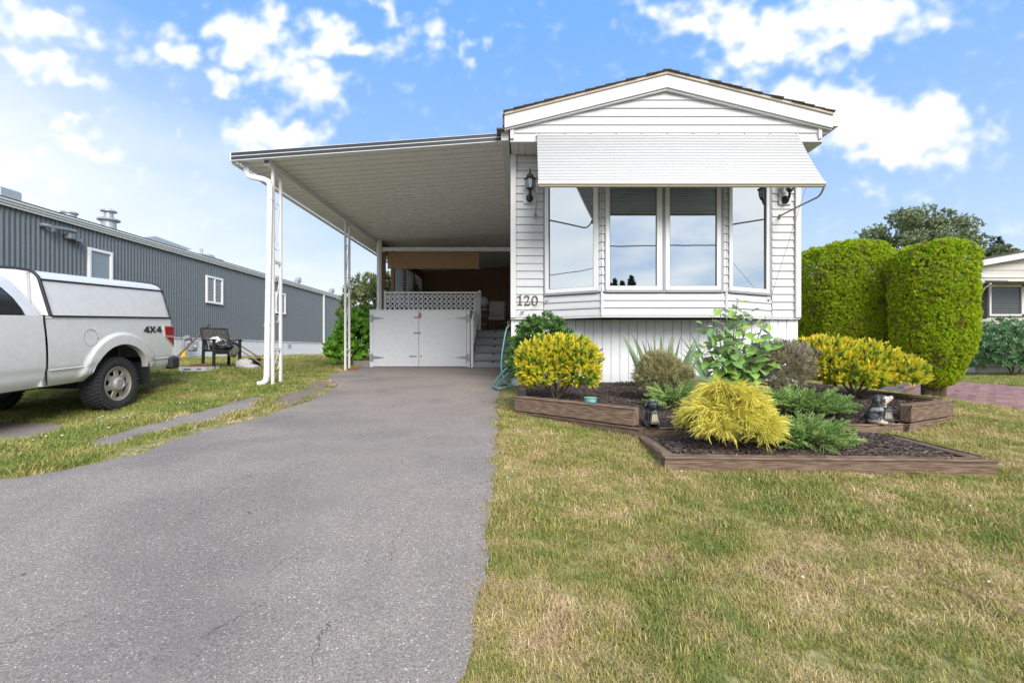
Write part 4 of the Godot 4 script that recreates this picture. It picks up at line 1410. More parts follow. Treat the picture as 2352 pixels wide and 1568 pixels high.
func porch_things() -> void:
	# roller blind
	var t := thing("roller_blind", "brown bamboo roller blind hanging above the porch railing", "blind", Vector3(-2.3, EYE + 2.48, -11.92))
	var x0 := px(890, 0, 11.92).x; var x1 := px(1100, 0, 11.92).x
	var bm := M("bamboo", 0.42, 0.25, 0.13, 0.8, {"grime": [151, 0.06, 0.55, Vector3(1.5, 14, 4)]})
	var b := B.new()
	var y := EYE + 2.10
	while y < EYE + 2.50:
		b.rbox(Vector3((x0 + x1) / 2, y, -11.92), Vector3(x1 - x0, 0.0115, 0.006), 0.002)
		y += 0.0125
	put(b, "blind_slats", bm, t)
	b = B.new()
	b.tube([Vector3(x0, EYE + 2.085, -11.915), Vector3(x1, EYE + 2.085, -11.915)], 0.014, 8)
	put(b, "bottom_roll", bm, t)
	b = B.new()
	b.tube([Vector3(x1 - 0.06, EYE + 2.08, -11.9), Vector3(x1 + 0.03, EYE + 2.085, -11.9)], 0.012, 6)
	put(b, "cord_end", M("pale_pink", 0.6, 0.45, 0.4, 0.6), t)
	# small shelf with a fan
	t = thing("wire_shelf", "small white two-tier shelf on the porch", "shelf", Vector3(-0.62 - 0.4, DECK, -14.6))
	var W := M("dim_white", 0.55, 0.55, 0.53, 0.5)
	b = B.new()
	var sx := px(1050 * 0.7656 + 1428 * 0.2149, 0, 14.6).x
	for yy in [0.3, 0.55, 0.74]: b.box(Vector3(sx, DECK + yy, -14.6), Vector3(0.34, 0.02, 0.3))
	for q in [-0.16, 0.16]:
		for w in [-0.14, 0.14]: b.box(Vector3(sx + q, DECK + 0.37, -14.6 + w), Vector3(0.02, 0.74, 0.02))
	put(b, "frame", W, t)
	t = thing("table_fan", "round white table fan on the small porch shelf", "fan", Vector3(sx, DECK + 0.75, -14.6))
	b = B.new()
	b.lathe([Vector2(0.001, 0), Vector2(0.08, 0), Vector2(0.06, 0.03), Vector2(0.015, 0.04), Vector2(0.015, 0.12)], 12, Transform3D(Basis.IDENTITY, Vector3(sx, DECK + 0.75, -14.6)))
	put(b, "stand", W, t)
	b = B.new()
	b.lathe([Vector2(0.001, -0.04), Vector2(0.1, -0.04), Vector2(0.15, 0.0), Vector2(0.1, 0.04), Vector2(0.001, 0.045)], 18, Transform3D(Basis.from_euler(Vector3(PI / 2, 0, 0)), Vector3(sx, DECK + 1.0, -14.58)))
	put(b, "guard", W, t)
	# armchair with a pale cushion
	t = thing("porch_armchair", "dark wooden armchair with pale cushion on the porch", "armchair", Vector3(-0.75, DECK, -13.9))
	var cx := px(1050 * 0.7656 + 1570 * 0.2149, 0, 13.9).x
	var wood := M("dark_wood", 0.05, 0.03, 0.02, 0.5)
	for q in [-0.27, 0.27]:
		for w in [-0.25, 0.25]:
			b = B.new()
			b.rbox(Vector3(cx + q, DECK + (0.3 if w > 0 else 0.45), -13.9 + w), Vector3(0.04, 0.6 if w > 0 else 0.9, 0.04), 0.005)
			put(b, "leg", wood, t)
		b = B.new()
		b.rbox(Vector3(cx + q, DECK + 0.61, -13.9), Vector3(0.05, 0.03, 0.56), 0.008)
		put(b, "armrest", wood, t)
	b = B.new()
	b.rbox(Vector3(cx, DECK + 0.42, -13.88), Vector3(0.5, 0.12, 0.5), 0.03)
	put(b, "seat_cushion", M("pale_fabric", 0.4, 0.38, 0.33, 0.9), t)
	b = B.new()
	b.rbox(Vector3(cx, DECK + 0.72, -14.1), Vector3(0.48, 0.5, 0.12), 0.04, Basis.from_euler(Vector3(-0.15, 0, 0)))
	put(b, "back_cushion", M("pale_fabric", 0, 0, 0, 0), t)
	# lamp on the house wall above the porch
	wall_lantern(Vector3(-0.22, EYE + 2.33, -13.4), Vector3(-1, 0, 0), "black wall lantern under the carport roof by the porch", false)

# ---------------------------------------------------------------- raised flower bed
const TOPY := EYE - 0.47     # top of the upper timbers
const LOWY := EYE - 0.69     # top of the low front border
const LEDGE := EYE - 0.632

func timber_mat(k: int) -> StandardMaterial3D:
	var key := "timber%d" % k
	if mats.has(key): return mats[key]
	var m := StandardMaterial3D.new()
	m.resource_name = key
	var f := [1.0, 0.88, 1.1][k] as float
	m.albedo_texture = ramp_noise(160 + k, 0.02, [[0.0, 0.10 * f, 0.066 * f, 0.048 * f], [0.35, 0.17 * f, 0.115 * f, 0.082 * f], [0.6, 0.235 * f, 0.165 * f, 0.12 * f], [0.85, 0.29 * f, 0.215 * f, 0.16 * f], [1.0, 0.35 * f, 0.275 * f, 0.215 * f]], FastNoiseLite.TYPE_SIMPLEX_SMOOTH, 512, 6)
	m.uv1_triplanar = true
	m.uv1_scale = Vector3(0.55, 6.0, 6.0)
	m.uv1_offset = Vector3(0.37 * k, 0.2 * k, 0.7 * k)
	m.roughness = 0.9
	m.metallic_specular = 0.25
	m.heightmap_enabled = true
	m.heightmap_texture = grey_noise(165, 0.03, 0.0, 1.0, 5)
	m.heightmap_scale = 0.07
	mats[key] = m
	return m

# timber from plan point a to c with its top at height y
func timber(parent: Node, a: Vector2, c: Vector2, y: float, w: float, h: float, k: int) -> void:
	var A := Vector3(a.x, y - h / 2, -a.y); var C := Vector3(c.x, y - h / 2, -c.y)
	var d := (C - A).normalized()
	var b := B.new()
	var L := A.distance_to(C)
	# slightly worn, uneven edges: a box cut into lengths
	var n := maxi(2, int(L / 0.25))
	var rings := []
	for i in n + 1:
		var x := -L / 2 + L * i / n
		var ring := []
		for q in [[-1, -1], [1, -1], [1, 1], [-1, 1]]:
			for s in 2:
				var rr := 0.009 + 0.006 * absf(noise_b.get_noise_2d(x * 2.0 + k * 5.0 + q[0], q[1] * 3.0 + a.x))
				var yy: float = q[1] * h / 2; var zz: float = q[0] * w / 2
				var first: bool = (q[0] * q[1] > 0) == (s == 0)
				if first: zz -= q[0] * rr
				else: yy -= q[1] * rr
				yy += 0.003 * noise_b.get_noise_2d(x * 1.5, a.y + q[0])
				zz += 0.003 * noise_b.get_noise_2d(x * 1.5 + 9.0, a.x + q[1])
				ring.append(Vector3(x, yy, zz))
		rings.append(ring)
	for i in n:
		for j in 8:
			b.quad(rings[i][j], rings[i + 1][j], rings[i + 1][(j + 1) % 8], rings[i][(j + 1) % 8])
	for j in range(1, 7):
		b.tri(rings[0][0], rings[0][j], rings[0][j + 1]); b.tri(rings[n][0], rings[n][j + 1], rings[n][j])
	fix_out(b, [Vector3(-L / 2 + 0.02, 0, 0), Vector3(L / 2 - 0.02, 0, 0)])
	inst(b.mesh(), "timber", timber_mat(k), Transform3D(Basis(d, Vector3.UP, d.cross(Vector3.UP)), (A + C) / 2), parent)

func mulch_y(x: float, z: float) -> float:
	var g := 0.0
	if z < lerpf(3.86, 4.04, (x - 0.95) / 2.3) and x > 0.9 and x < 3.1:
		g = lerpf(0.715, 0.685, clampf((z - 3.0) / 0.9, 0, 1))
	else:
		g = lerpf(0.625, 0.525, clampf((z - 3.95) / 0.8, 0, 1))
		g = lerpf(g, 0.462, clampf((z - 4.6) / 2.2, 0, 1))
	return EYE - g + 0.018 * noise_b.get_noise_2d(x * 1.4, z * 1.4)

func flower_bed() -> void:
	rng.seed = 71
	var t := thing("raised_flower_bed", "raised flower bed edged with weathered brown timbers before the bay window", "flower bed", Vector3(2.0, gy(2.0, 4.0), -4.0))
	var h := 0.155; var w := 0.10
	var A := Vector2(-0.02, 6.95); var Bp := Vector2(-0.02, 4.94); var Bq := Vector2(-0.07, 4.92); var Cp := Vector2(0.93, 3.90)
	# upper tier: side, slanting front, the two short slants at the other end
	timber(t, A, Bp + Vector2(0, 0.06), TOPY + 0.003, w, h, 0)
	timber(t, A, Bp + Vector2(0, 0.06), TOPY - h - 0.004, w, h, 1)
	timber(t, Bq, Cp, TOPY, w, h, 2)
	timber(t, Bq, Cp + Vector2(0.035, -0.035), TOPY - h - 0.005, w, h, 1)
	var D := Vector2(3.33, 4.10); var E := Vector2(4.09, 4.53)
	timber(t, D, E, TOPY, w, h, 1)
	timber(t, D - Vector2(0.04, 0.025), E, TOPY - h - 0.005, w, h, 0)
	timber(t, E + Vector2(-0.02, 0.09), Vector2(4.14, 6.95), TOPY + 0.002, w, h, 0)
	timber(t, E + Vector2(-0.02, 0.09), Vector2(4.14, 6.95), TOPY - h - 0.004, w, h, 2)
	# ledge in the middle
	timber(t, Vector2(0.99, 3.92), Vector2(2.2, 4.0), LEDGE, w, 0.10, 1)
	timber(t, Vector2(2.21, 4.0), Vector2(3.26, 4.085), LEDGE + 0.004, w, 0.10, 0)
	timber(t, Vector2(0.99, 3.935), Vector2(1.6, 3.97), LEDGE - 0.105, w, 0.10, 2)
	# low front border
	timber(t, Vector2(0.97, 3.84), Vector2(0.975, 3.165), LOWY + 0.004, w, 0.12, 0)
	timber(t, Vector2(0.92, 3.105), Vector2(2.99, 3.005), LOWY, w, 0.12, 1)
	timber(t, Vector2(3.0, 3.95), Vector2(2.95, 3.07), LOWY + 0.003, w, 0.12, 2)
	# mulch surface
	var b := B.new()
	var inner := [Geometry2D.offset_polygon(BED, -0.07)[0], Geometry2D.offset_polygon(LOWBED, -0.09)[0]]
	for poly in inner:
		var q := B.new()
		var lo: Vector2 = poly[0]; var hi: Vector2 = poly[0]
		for p in poly:
			lo = lo.min(p); hi = hi.max(p)
		var c := 0.1
		for i in int(ceil((hi.x - lo.x) / c)):
			for j in int(ceil((hi.y - lo.y) / c)):
				var a0 := lo + Vector2(i, j) * c
				var cell := PackedVector2Array([a0, a0 + Vector2(c, 0), a0 + Vector2(c, c), a0 + Vector2(0, c)])
				for part in Geometry2D.intersect_polygons(cell, poly):
					var tr := Geometry2D.triangulate_polygon(part)
					for k in range(0, tr.size(), 3):
						var p := []
						for m in 3: p.append(part[tr[k + m]])
						if (p[1] - p[0]).cross(p[2] - p[0]) < 0: p.reverse()
						var r := []
						for m in p: r.append(Vector3(m.x, mulch_y(m.x, m.y) - 0.012, -m.y))
						q.tri(r[0], r[1], r[2])
		b.v.append_array(q.v); b.n.append_array(q.n); b.c.append_array(q.c)
	put(b, "soil", M("mulch_soil", 0.055, 0.038, 0.03, 1.0, {"grime": [170, 0.06, 0.5, 2.0]}), t)
	# bark chips
	var chips := []
	for k in 3:
		var q := B.new()
		q.rbox(Vector3.ZERO, [Vector3(0.034, 0.006, 0.009), Vector3(0.022, 0.006, 0.012), Vector3(0.05, 0.005, 0.006)][k], 0.002)
		chips.append(q.mesh())
	var xs := [[], [], []]; var cs := [PackedColorArray(), PackedColorArray(), PackedColorArray()]
	for i in 30000:
		var x := rnd(-0.05, 4.15); var z := rnd(2.98, 6.95)
		if i < 9000:
			x = rnd(0.95, 3.1); z = rnd(3.0, 4.3)
		var p := Vector2(x, z)
		if not (Geometry2D.is_point_in_polygon(p, inner[0]) or Geometry2D.is_point_in_polygon(p, inner[1])): continue
		var k := rng.randi() % 3
		var s := rnd(0.6, 1.35)
		xs[k].append(Transform3D(Basis.from_euler(Vector3(rnd(-0.5, 0.5), rnd(0, TAU), rnd(-0.4, 0.4))).scaled(Vector3.ONE * s), Vector3(x, mulch_y(x, z) + rnd(-0.012, 0.006), -z)))
		var v := rnd(0.45, 1.3)
		if rng.randf() < 0.05: v *= 2.2
		cs[k].append(Color(0.105 * v, 0.076 * v, 0.062 * v))
	for k in 3:
		cloud_of("bark_mulch", chips[k], M("bark", 1, 1, 1, 0.9, {"vc": true}), xs[k], cs[k], t)

# ---------------------------------------------------------------- grey ribbed mobile home next door
const NX := -11.8
func neighbour_home() -> void:
	rng.seed = 81
	var t := thing("grey_mobile_home", "long dark grey ribbed-metal mobile home behind the pickup", "house", Vector3(NX - 2.0, EYE - 0.3, -17.5))
	var grey := M("grey_metal", 0.145, 0.168, 0.185, 0.42, {"grime": [181, 0.02, 0.78, Vector3(0.3, 0.5, 0.3)]})
	var W := M("pale_fascia", 0.62, 0.63, 0.61, 0.5, {"grime": [182, 0.02, 0.85, 0.5]})
	var z0 := 4.5; var z1 := 30.8
	var y0 := EYE + 0.446; var y1 := EYE + 3.27
	# ribbed wall, rounded ribs
	var b := B.new()
	var p := 0.115
	var g := []
	var n := int((z1 - z0) / p)
	for i in n * 6 + 1:
		var z := z0 + p * i / 6.0
		var o := 0.016 * sin(TAU * i / 6.0) + 0.006 * sin(2.0 * TAU * i / 6.0 + 0.6)
		g.append([Vector3(NX + o, y0, -z), Vector3(NX + o, y1, -z)])
	b.grid(g)
	put(b, "ribbed_wall", grey, t)
	b = B.new()
	b.box(Vector3(NX - 2.12, (y0 + y1) / 2, -(z0 + z1) / 2), Vector3(4.16, y1 - y0, z1 - z0))
	b.prism(PackedVector2Array([Vector2(NX - 4.4, y1 + 0.16), Vector2(NX + 0.05, y1 + 0.16), Vector2(NX - 2.1, y1 + 0.42)]), -z1, -z0)
	put(b, "body", M("grey_plain", 0.115, 0.13, 0.15, 0.6), t)
	# fascia: three stepped bands
	for k in 3:
		b = B.new()
		b.rbox(Vector3(NX + 0.06 + k * 0.022, y1 - 0.002 + 0.031 + k * 0.058, -(z0 + z1) / 2), Vector3(0.05, 0.054, z1 - z0 + 0.3), 0.008)
		put(b, "fascia_band", W, t)
	b = B.new()
	b.rbox(Vector3(NX + 0.05, y1 + 0.19, -(z0 + z1) / 2), Vector3(0.16, 0.018, z1 - z0 + 0.35), 0.004)
	put(b, "roof_edge", M("roof_dark", 0.07, 0.07, 0.075, 0.9), t)
	# white skirting with vertical seams and vents
	var sk := M("skirt_white", 0.72, 0.73, 0.74, 0.5, {"grime": [183, 0.02, 0.85, 0.5]})
	b = B.new()
	var z := z0
	while z < z1:
		b.rbox(Vector3(NX - 0.02, y0 - 0.39, -(z + 0.1)), Vector3(0.02, 0.78, 0.196), 0.004)
		z += 0.2
	var o := put(b, "skirting", sk, t)
	b = B.new()
	b.rbox(Vector3(NX + 0.0, y0 - 0.012, -(z0 + z1) / 2), Vector3(0.05, 0.03, z1 - z0), 0.004)
	put(b, "skirting_rail", sk, t)
	for q in [448.0, 905.0 * 0.574 * 0.7656 * 1.0 + 267.0]:
		var zz: float = -NX * FOC / (VPX - q)
		b = B.new()
		for i in 5: b.box(Vector3(NX + 0.0, y0 - 0.30 + i * 0.045, -zz), Vector3(0.02, 0.018, 0.32))
		put(b, "skirt_vent", M("vent_grey", 0.45, 0.46, 0.46, 0.5), t)
	# windows: [pixel left, pixel right, height of head, height of sill, kind]
	for w in [[198.0, 254.0, 2.79, 1.25, 0], [470.0, 508.5, 2.79, 1.77, 1], [631.0, 653.0, 2.79, 1.77, 1]]:
		var za: float = NX * -FOC / (VPX - w[0]); var zb: float = NX * -FOC / (VPX - w[1])
		home_window(t, za, zb, EYE + w[3], EYE + w[2], w[4])
	# downspout, pipes on the wall
	b = B.new()
	var zd := -NX * FOC / (VPX - 741.0)
	b.bar(Vector3(NX + 0.06, y0 - 0.72, -zd), Vector3(NX + 0.06, y1, -zd), 0.09, 0.07, Vector3(0, 0, 1))
	b.bar(Vector3(NX + 0.06, y0 - 0.70, -zd), Vector3(NX + 0.3, y0 - 0.72, -zd - 0.1), 0.09, 0.07)
	put(b, "downspout", M("skirt_white", 0, 0, 0, 0), t)
	var pg := M("pipe_grey", 0.17, 0.19, 0.21, 0.5)
	b = B.new()
	var zp := 11.45
	b.tube([Vector3(NX, EYE + 3.06, -zp), Vector3(NX + 0.1, EYE + 3.06, -zp), Vector3(NX + 0.16, EYE + 3.05, -zp - 0.06), Vector3(NX + 0.17, EYE + 3.03, -zp - 0.12), Vector3(NX + 0.17, EYE + 2.94, -zp - 0.15)], 0.05, 10)
	put(b, "vent_pipe", pg, t)
	b = B.new()
	b.tube([Vector3(NX + 0.1, EYE + 3.05, -zp - 0.2), Vector3(NX + 0.13, EYE + 3.08, -zp - 0.5), Vector3(NX + 0.18, EYE + 3.08, -zp - 0.72)], 0.05, 10)
	b.rbox(Vector3(NX + 0.1, EYE + 2.93, -zp - 0.65), Vector3(0.18, 0.14, 0.16), 0.02)
	b.prism(PackedVector2Array([Vector2(0, 0), Vector2(0.16, -0.02), Vector2(0.02, 0.12), Vector2(0, 0.12)]), -zp - 0.95, -zp - 0.74, Transform3D(Basis.IDENTITY, Vector3(NX + 0.03, EYE + 2.87, 0)))
	put(b, "dryer_vent", pg, t)
	# things on the roof
	var vm := M("galvanised", 0.45, 0.48, 0.50, 0.4, {"metal": 0.3, "grime": [184, 0.04, 0.7, 2.0]})
	var ry := y1 + 0.19
	b = B.new()
	b.lathe([Vector2(0.25, -0.02), Vector2(0.22, 0.06), Vector2(0.18, 0.08), Vector2(0.18, 0.34), Vector2(0.27, 0.36), Vector2(0.275, 0.40), Vector2(0.2, 0.43), Vector2(0.115, 0.44), Vector2(0.11, 0.60), Vector2(0.2, 0.625), Vector2(0.19, 0.66), Vector2(0.1, 0.70), Vector2(0.001, 0.71)], 18, Transform3D(Basis.IDENTITY, Vector3(NX - 0.45, ry + 0.0, -13.85)))
	put(b, "chimney", vm, t)
	b = B.new()
	b.lathe([Vector2(0.15, -0.02), Vector2(0.15, 0.2), Vector2(0.185, 0.22), Vector2(0.185, 0.26), Vector2(0.001, 0.28)], 18, Transform3D(Basis.IDENTITY, Vector3(NX - 0.45, ry, -12.65)))
	put(b, "roof_vent", vm, t)
	b = B.new()
	b.rbox(Vector3(NX - 0.35, ry + 0.15, -10.95), Vector3(0.4, 0.3, 0.5), 0.03)
	b.rbox(Vector3(NX - 0.3, ry + 0.02, -11.05), Vector3(0.55, 0.06, 0.7), 0.01)
	put(b, "roof_box", vm, t)
	b = B.new()
	b.rbox(Vector3(NX - 0.5, ry + 0.22, -16.2), Vector3(0.5, 0.02, 1.7), 0.004, Basis.from_euler(Vector3(-0.04, 0, 0.1)))
	var sg := M("skylight_pane", 0.7, 0.75, 0.78, 0.05)
	sg.transparency = BaseMaterial3D.TRANSPARENCY_ALPHA
	sg.albedo_color.a = 0.3
	put(b, "skylight", sg, t)
	b = B.new()
	b.lathe([Vector2(0.05, 0), Vector2(0.05, 0.42), Vector2(0.001, 0.42)], 10, Transform3D(Basis.IDENTITY, Vector3(NX - 0.5, ry, -17.9)))
	b.rbox(Vector3(NX - 0.5, ry + 0.22, -18.3), Vector3(0.3, 0.1, 0.4), 0.03)
	b.rbox(Vector3(NX - 0.5, ry + 0.14, -18.2), Vector3(0.5, 0.05, 1.3), 0.01)
	put(b, "roof_vent", vm, t)
	for zz in [25.2, 29.6]:
		b = B.new()
		b.lathe([Vector2(0.16, 0), Vector2(0.16, 0.2), Vector2(0.001, 0.2)], 10, Transform3D(Basis.IDENTITY, Vector3(NX - 0.4, ry, -zz)))
		b.tube([Vector3(NX - 0.4, ry + 0.2, -zz), Vector3(NX - 0.36, ry + 0.3, -zz), Vector3(NX - 0.2, ry + 0.34, -zz)], 0.15, 8)
		put(b, "roof_vent", vm, t)
	gas_meter()

func home_window(t: Node, za: float, zb: float, ya: float, yb: float, kind: int) -> void:
	var W := M("pvc_white", 0.80, 0.80, 0.80, 0.35)
	var win := Node3D.new()
	win.name = "window"
	t.add_child(win, true)
	var x := NX + 0.03
	var b := B.new()
	var bar := func(z0: float, z1: float, y0: float, y1: float, deep: float) -> void:
		b.rbox(Vector3(x + deep / 2 - 0.02, (y0 + y1) / 2, -(z0 + z1) / 2), Vector3(deep, y1 - y0, z1 - z0), 0.006)
	var f := 0.075
	bar.call(za, za + f, ya, yb, 0.06); bar.call(zb - f, zb, ya, yb, 0.06)
	bar.call(za + f, zb - f, ya, ya + f, 0.058); bar.call(za + f, zb - f, yb - f, yb, 0.058)
	if kind == 0: bar.call(za + f, zb - f, lerpf(ya, yb, 0.42), lerpf(ya, yb, 0.42) + 0.06, 0.055)
	else: bar.call((za + zb) / 2 - 0.03, (za + zb) / 2 + 0.03, ya + f, yb - f, 0.055)
	put(b, "frame", W, win)
	b = B.new()
	b.box(Vector3(x - 0.005, (ya + yb) / 2, -(za + zb) / 2), Vector3(0.006, yb - ya - 0.1, zb - za - 0.1))
	if kind == 0:
		put(b, "pane", M("glass_grey", 0.20, 0.25, 0.27, 0.05, {"spec": 0.8}), win)
	else:
		put(b, "pane", M("glass_dark", 0.03, 0.035, 0.04, 0.05, {"spec": 0.8}), win)
		b = B.new()
		var y := ya + 0.1
		while y < yb - 0.08:
			b.rbox(Vector3(x + 0.001, y, -(za + zb) / 2), Vector3(0.006, 0.028, zb - za - 0.16), 0.001)
			y += 0.055
		put(b, "blind_slats", M("blind_slat", 0.36, 0.37, 0.38, 0.6), win)

func gas_meter() -> void:
	var at := Vector3(NX + 0.28, gy(-11.5, 15.9), -15.9)
	var t := thing("gas_meter", "grey gas meter with yellow pipe against the white skirting", "gas meter", at)
	var g := M("meter_grey", 0.22, 0.24, 0.26, 0.5)
	var b := B.new()
	b.tube([at, at + Vector3(0, 0.32, 0)], 0.07, 12)
	put(b, "yellow_pipe", M("yellow_paint", 0.65, 0.42, 0.03, 0.5), t)
	b = B.new()
	b.tube([at + Vector3(0, 0.3, 0), at + Vector3(0, 0.72, 0), at + Vector3(0.02, 0.78, -0.1), at + Vector3(0.02, 0.76, -0.3), at + Vector3(0.02, 0.55, -0.36)], 0.035, 8)
	put(b, "pipe", g, t)
	b = B.new()
	b.lathe([Vector2(0.001, -0.07), Vector2(0.12, -0.06), Vector2(0.14, 0.0), Vector2(0.12, 0.06), Vector2(0.05, 0.08), Vector2(0.001, 0.08)], 16, Transform3D(Basis.from_euler(Vector3(0, 0, 0.4)), at + Vector3(0.0, 0.72, -0.12)))
	put(b, "regulator", g, t)
	b = B.new()
	b.rbox(at + Vector3(0.02, 0.42, -0.38), Vector3(0.2, 0.3, 0.34), 0.05)
	put(b, "meter_body", g, t)
	b = B.new()
	b.rbox(at + Vector3(0.125, 0.46, -0.38), Vector3(0.012, 0.1, 0.16), 0.004)
	put(b, "dial", M("dial_white", 0.6, 0.6, 0.6, 0.4), t)

# ---------------------------------------------------------------- beige house across the brick driveway
func beige_home() -> void:
	rng.seed = 91
	var Z := 15.0
	var t := thing("beige_house", "beige lap-sided house with dark shutter beyond the brick driveway", "house", Vector3(17.0, EYE - 0.75, -15.0))
	var wall := M("beige_board", 0.50, 0.475, 0.42, 0.6, {"grime": [191, 0.02, 0.86, 0.5]})
	var W := M("cream_trim", 0.68, 0.67, 0.63, 0.5)
	var xl := 14.38; var xr := 20.6
	var yb := EYE - 0.72
	var b := B.new()
	b.prism(PackedVector2Array([Vector2(xl + 0.05, yb), Vector2(xr - 0.05, yb), Vector2(xr - 0.05, EYE + 2.6), Vector2((xl + xr) / 2, EYE + 3.3), Vector2(xl + 0.05, EYE + 2.7)]), -Z - 9.0, -Z - 0.03)
	put(b, "wall_core", wall, t)
	var lap := B.new()
	lap.prism(PackedVector2Array([Vector2(-0.02, 0), Vector2(0.028, 0), Vector2(0.03, 0.012), Vector2(0.006, 0.205), Vector2(-0.02, 0.205)]), 0.0, xr - xl)
	var lm := lap.mesh()
	for i in 17:
		inst(lm, "siding_board", wall, Transform3D(Basis(Vector3(0, 0, 1), Vector3(0, 1, 0), Vector3(-1, 0, 0)), Vector3(xr, yb + i * 0.205, -Z)), t)
	# rake and roof
	var a := Vector3(xl - 0.35, EYE + 2.80, 0); var c := Vector3((xl + xr) / 2, EYE + 3.42, 0); var d := Vector3(xr + 0.35, EYE + 2.80, 0)
	for s in [[a, c], [d, c]]:
		b = B.new()
		b.prism(flat_poly([s[0], s[1], s[1] - Vector3(0, 0.2, 0), s[0] - Vector3(0, 0.2, 0)]), -Z + 0.2, -Z + 0.26)
		put(b, "rake_board", W, t)
		b = B.new()
		b.prism(flat_poly([s[0] + Vector3(0, 0.05, 0), s[1] + Vector3(0, 0.05, 0), s[1], s[0]]), -Z - 9.0, -Z + 0.3)
		put(b, "roof", M("roof_grey", 0.07, 0.068, 0.066, 0.95), t)
	b = B.new()
	b.box(Vector3((xl + xr) / 2, EYE + 2.37, -Z + 0.045), Vector3(xr - xl, 0.07, 0.03))
	put(b, "trim_band", W, t)
	# window with blinds, dark shutter
	var x0 := px(2268, 0, Z).x; var x1 := px(2345, 0, Z).x; var x2 := x1 + 1.1
	var y0 := EYE + (VPY - 726) / FOC * Z; var y1 := EYE + (VPY - 655) / FOC * Z
	var win := Node3D.new()
	win.name = "window"
	t.add_child(win, true)
	b = B.new()
	for q in [[x0, x0 + 0.06, y0, y1], [x1 - 0.05, x1 + 0.03, y0, y1], [x2 - 0.06, x2, y0, y1], [x0 + 0.06, x2 - 0.06, y0, y0 + 0.06], [x0 + 0.06, x2 - 0.06, y1 - 0.06, y1]]:
		b.rbox(Vector3((q[0] + q[1]) / 2, (q[2] + q[3]) / 2, -Z + 0.06), Vector3(q[1] - q[0], q[3] - q[2], 0.06), 0.005)
	put(b, "frame", W, win)
	b = B.new()
	b.box(Vector3((x0 + x2) / 2, (y0 + y1) / 2, -Z + 0.04), Vector3(x2 - x0, y1 - y0, 0.006))
	put(b, "pane", M("glass_dark", 0.03, 0.035, 0.04, 0.05, {"spec": 0.8}), win)
	b = B.new()
	var y := y0 + 0.08
	while y < y1 - 0.06:
		b.box(Vector3((x0 + x2) / 2, y, -Z + 0.046), Vector3(x2 - x0 - 0.12, 0.02, 0.004))
		y += 0.055
	put(b, "blind_slats", M("blind_dim", 0.10, 0.10, 0.105, 0.6), win)
	var sh := Node3D.new()
	sh.name = "shutter"
	t.add_child(sh, true)
	b = B.new()
	var s0 := px(2243, 0, Z).x
	y = y0 - 0.05
	while y < y1 + 0.05:
		b.rbox(Vector3((s0 + x0) / 2 - 0.02, y, -Z + 0.06), Vector3(x0 - s0 - 0.1, 0.03, 0.03), 0.003, Basis.from_euler(Vector3(0.5, 0, 0)))
		y += 0.042
	b.box(Vector3(s0 + 0.02, (y0 + y1) / 2, -Z + 0.05), Vector3(0.04, y1 - y0 + 0.12, 0.05))
	b.box(Vector3(x0 - 0.05, (y0 + y1) / 2, -Z + 0.05), Vector3(0.04, y1 - y0 + 0.12, 0.05))
	b.box(Vector3((s0 + x0) / 2, (y0 + y1) / 2, -Z + 0.035), Vector3(x0 - s0 - 0.02, y1 - y0 + 0.1, 0.012))
	put(b, "louvres", M("shutter_brown", 0.045, 0.035, 0.032, 0.6), sh)
	# flat awning over the window
	b = B.new()
	b.rbox(Vector3((x0 + x2) / 2 + 0.02, y1 + 0.09, -Z + 0.38), Vector3(x2 - x0 + 0.2, 0.035, 0.72), 0.006, Basis.from_euler(Vector3(0.16, 0, 0)))
	put(b, "window_awning", W, t)
	b = B.new()
	b.tube([px(2246, 692, Z - 0.03), px(2262, 662, Z - 0.5), px(2277, 651, Z - 0.7)], 0.022, 6)
	put(b, "awning_arm", W, t)

# ---------------------------------------------------------------- pickup; local x runs to the tail, y up, z out of its near side
func arch_v(u: float, cu: float) -> float:
	var d := absf(u - cu)
	if d >= 0.565: return 0.505
	return maxf(0.505, 0.42 + sqrt(0.565 * 0.565 - d * d))

func body_w(u: float, v: float, cu: float) -> float:
	var w := -0.02 * pow((v - 1.02) / 0.37, 2.0)
	w -= 0.012 * smoothstep(0.725, 0.70, v)
	if v < 0.64: w -= 0.06 * pow((0.64 - v) / 0.14, 2.0)
	var r := Vector2(u - cu, v - 0.42).length()
	w += 0.032 * smoothstep(0.745, 0.70, r) * smoothstep(0.5, 0.62, v)
	return w

func side_panel(b: B, ua: float, ub: float, cu: float, top: float, side: float, nu := 56, bottom_tilt := 0.0) -> void:
	var g := []
	for i in nu + 1:
		var u := lerpf(ua, ub, float(i) / nu)
		var vb := arch_v(u, cu) + bottom_tilt * (u - ua)
		var row := []
		for j in 27:
			var v := lerpf(vb, top, pow(j / 26.0, 1.0))
			var w := body_w(u, v, cu)
			row.append(Vector3(u, v, w if side > 0 else -1.95 - w))
		g.append(row)
	b.grid(g, side < 0)
	# returned lip at the lower edge
	var lip := []
	for i in nu + 1:
		var p: Vector3 = g[i][0]
		lip.append([p + Vector3(0, 0.0, -0.09 * side), p])
	b.grid(lip, side < 0)

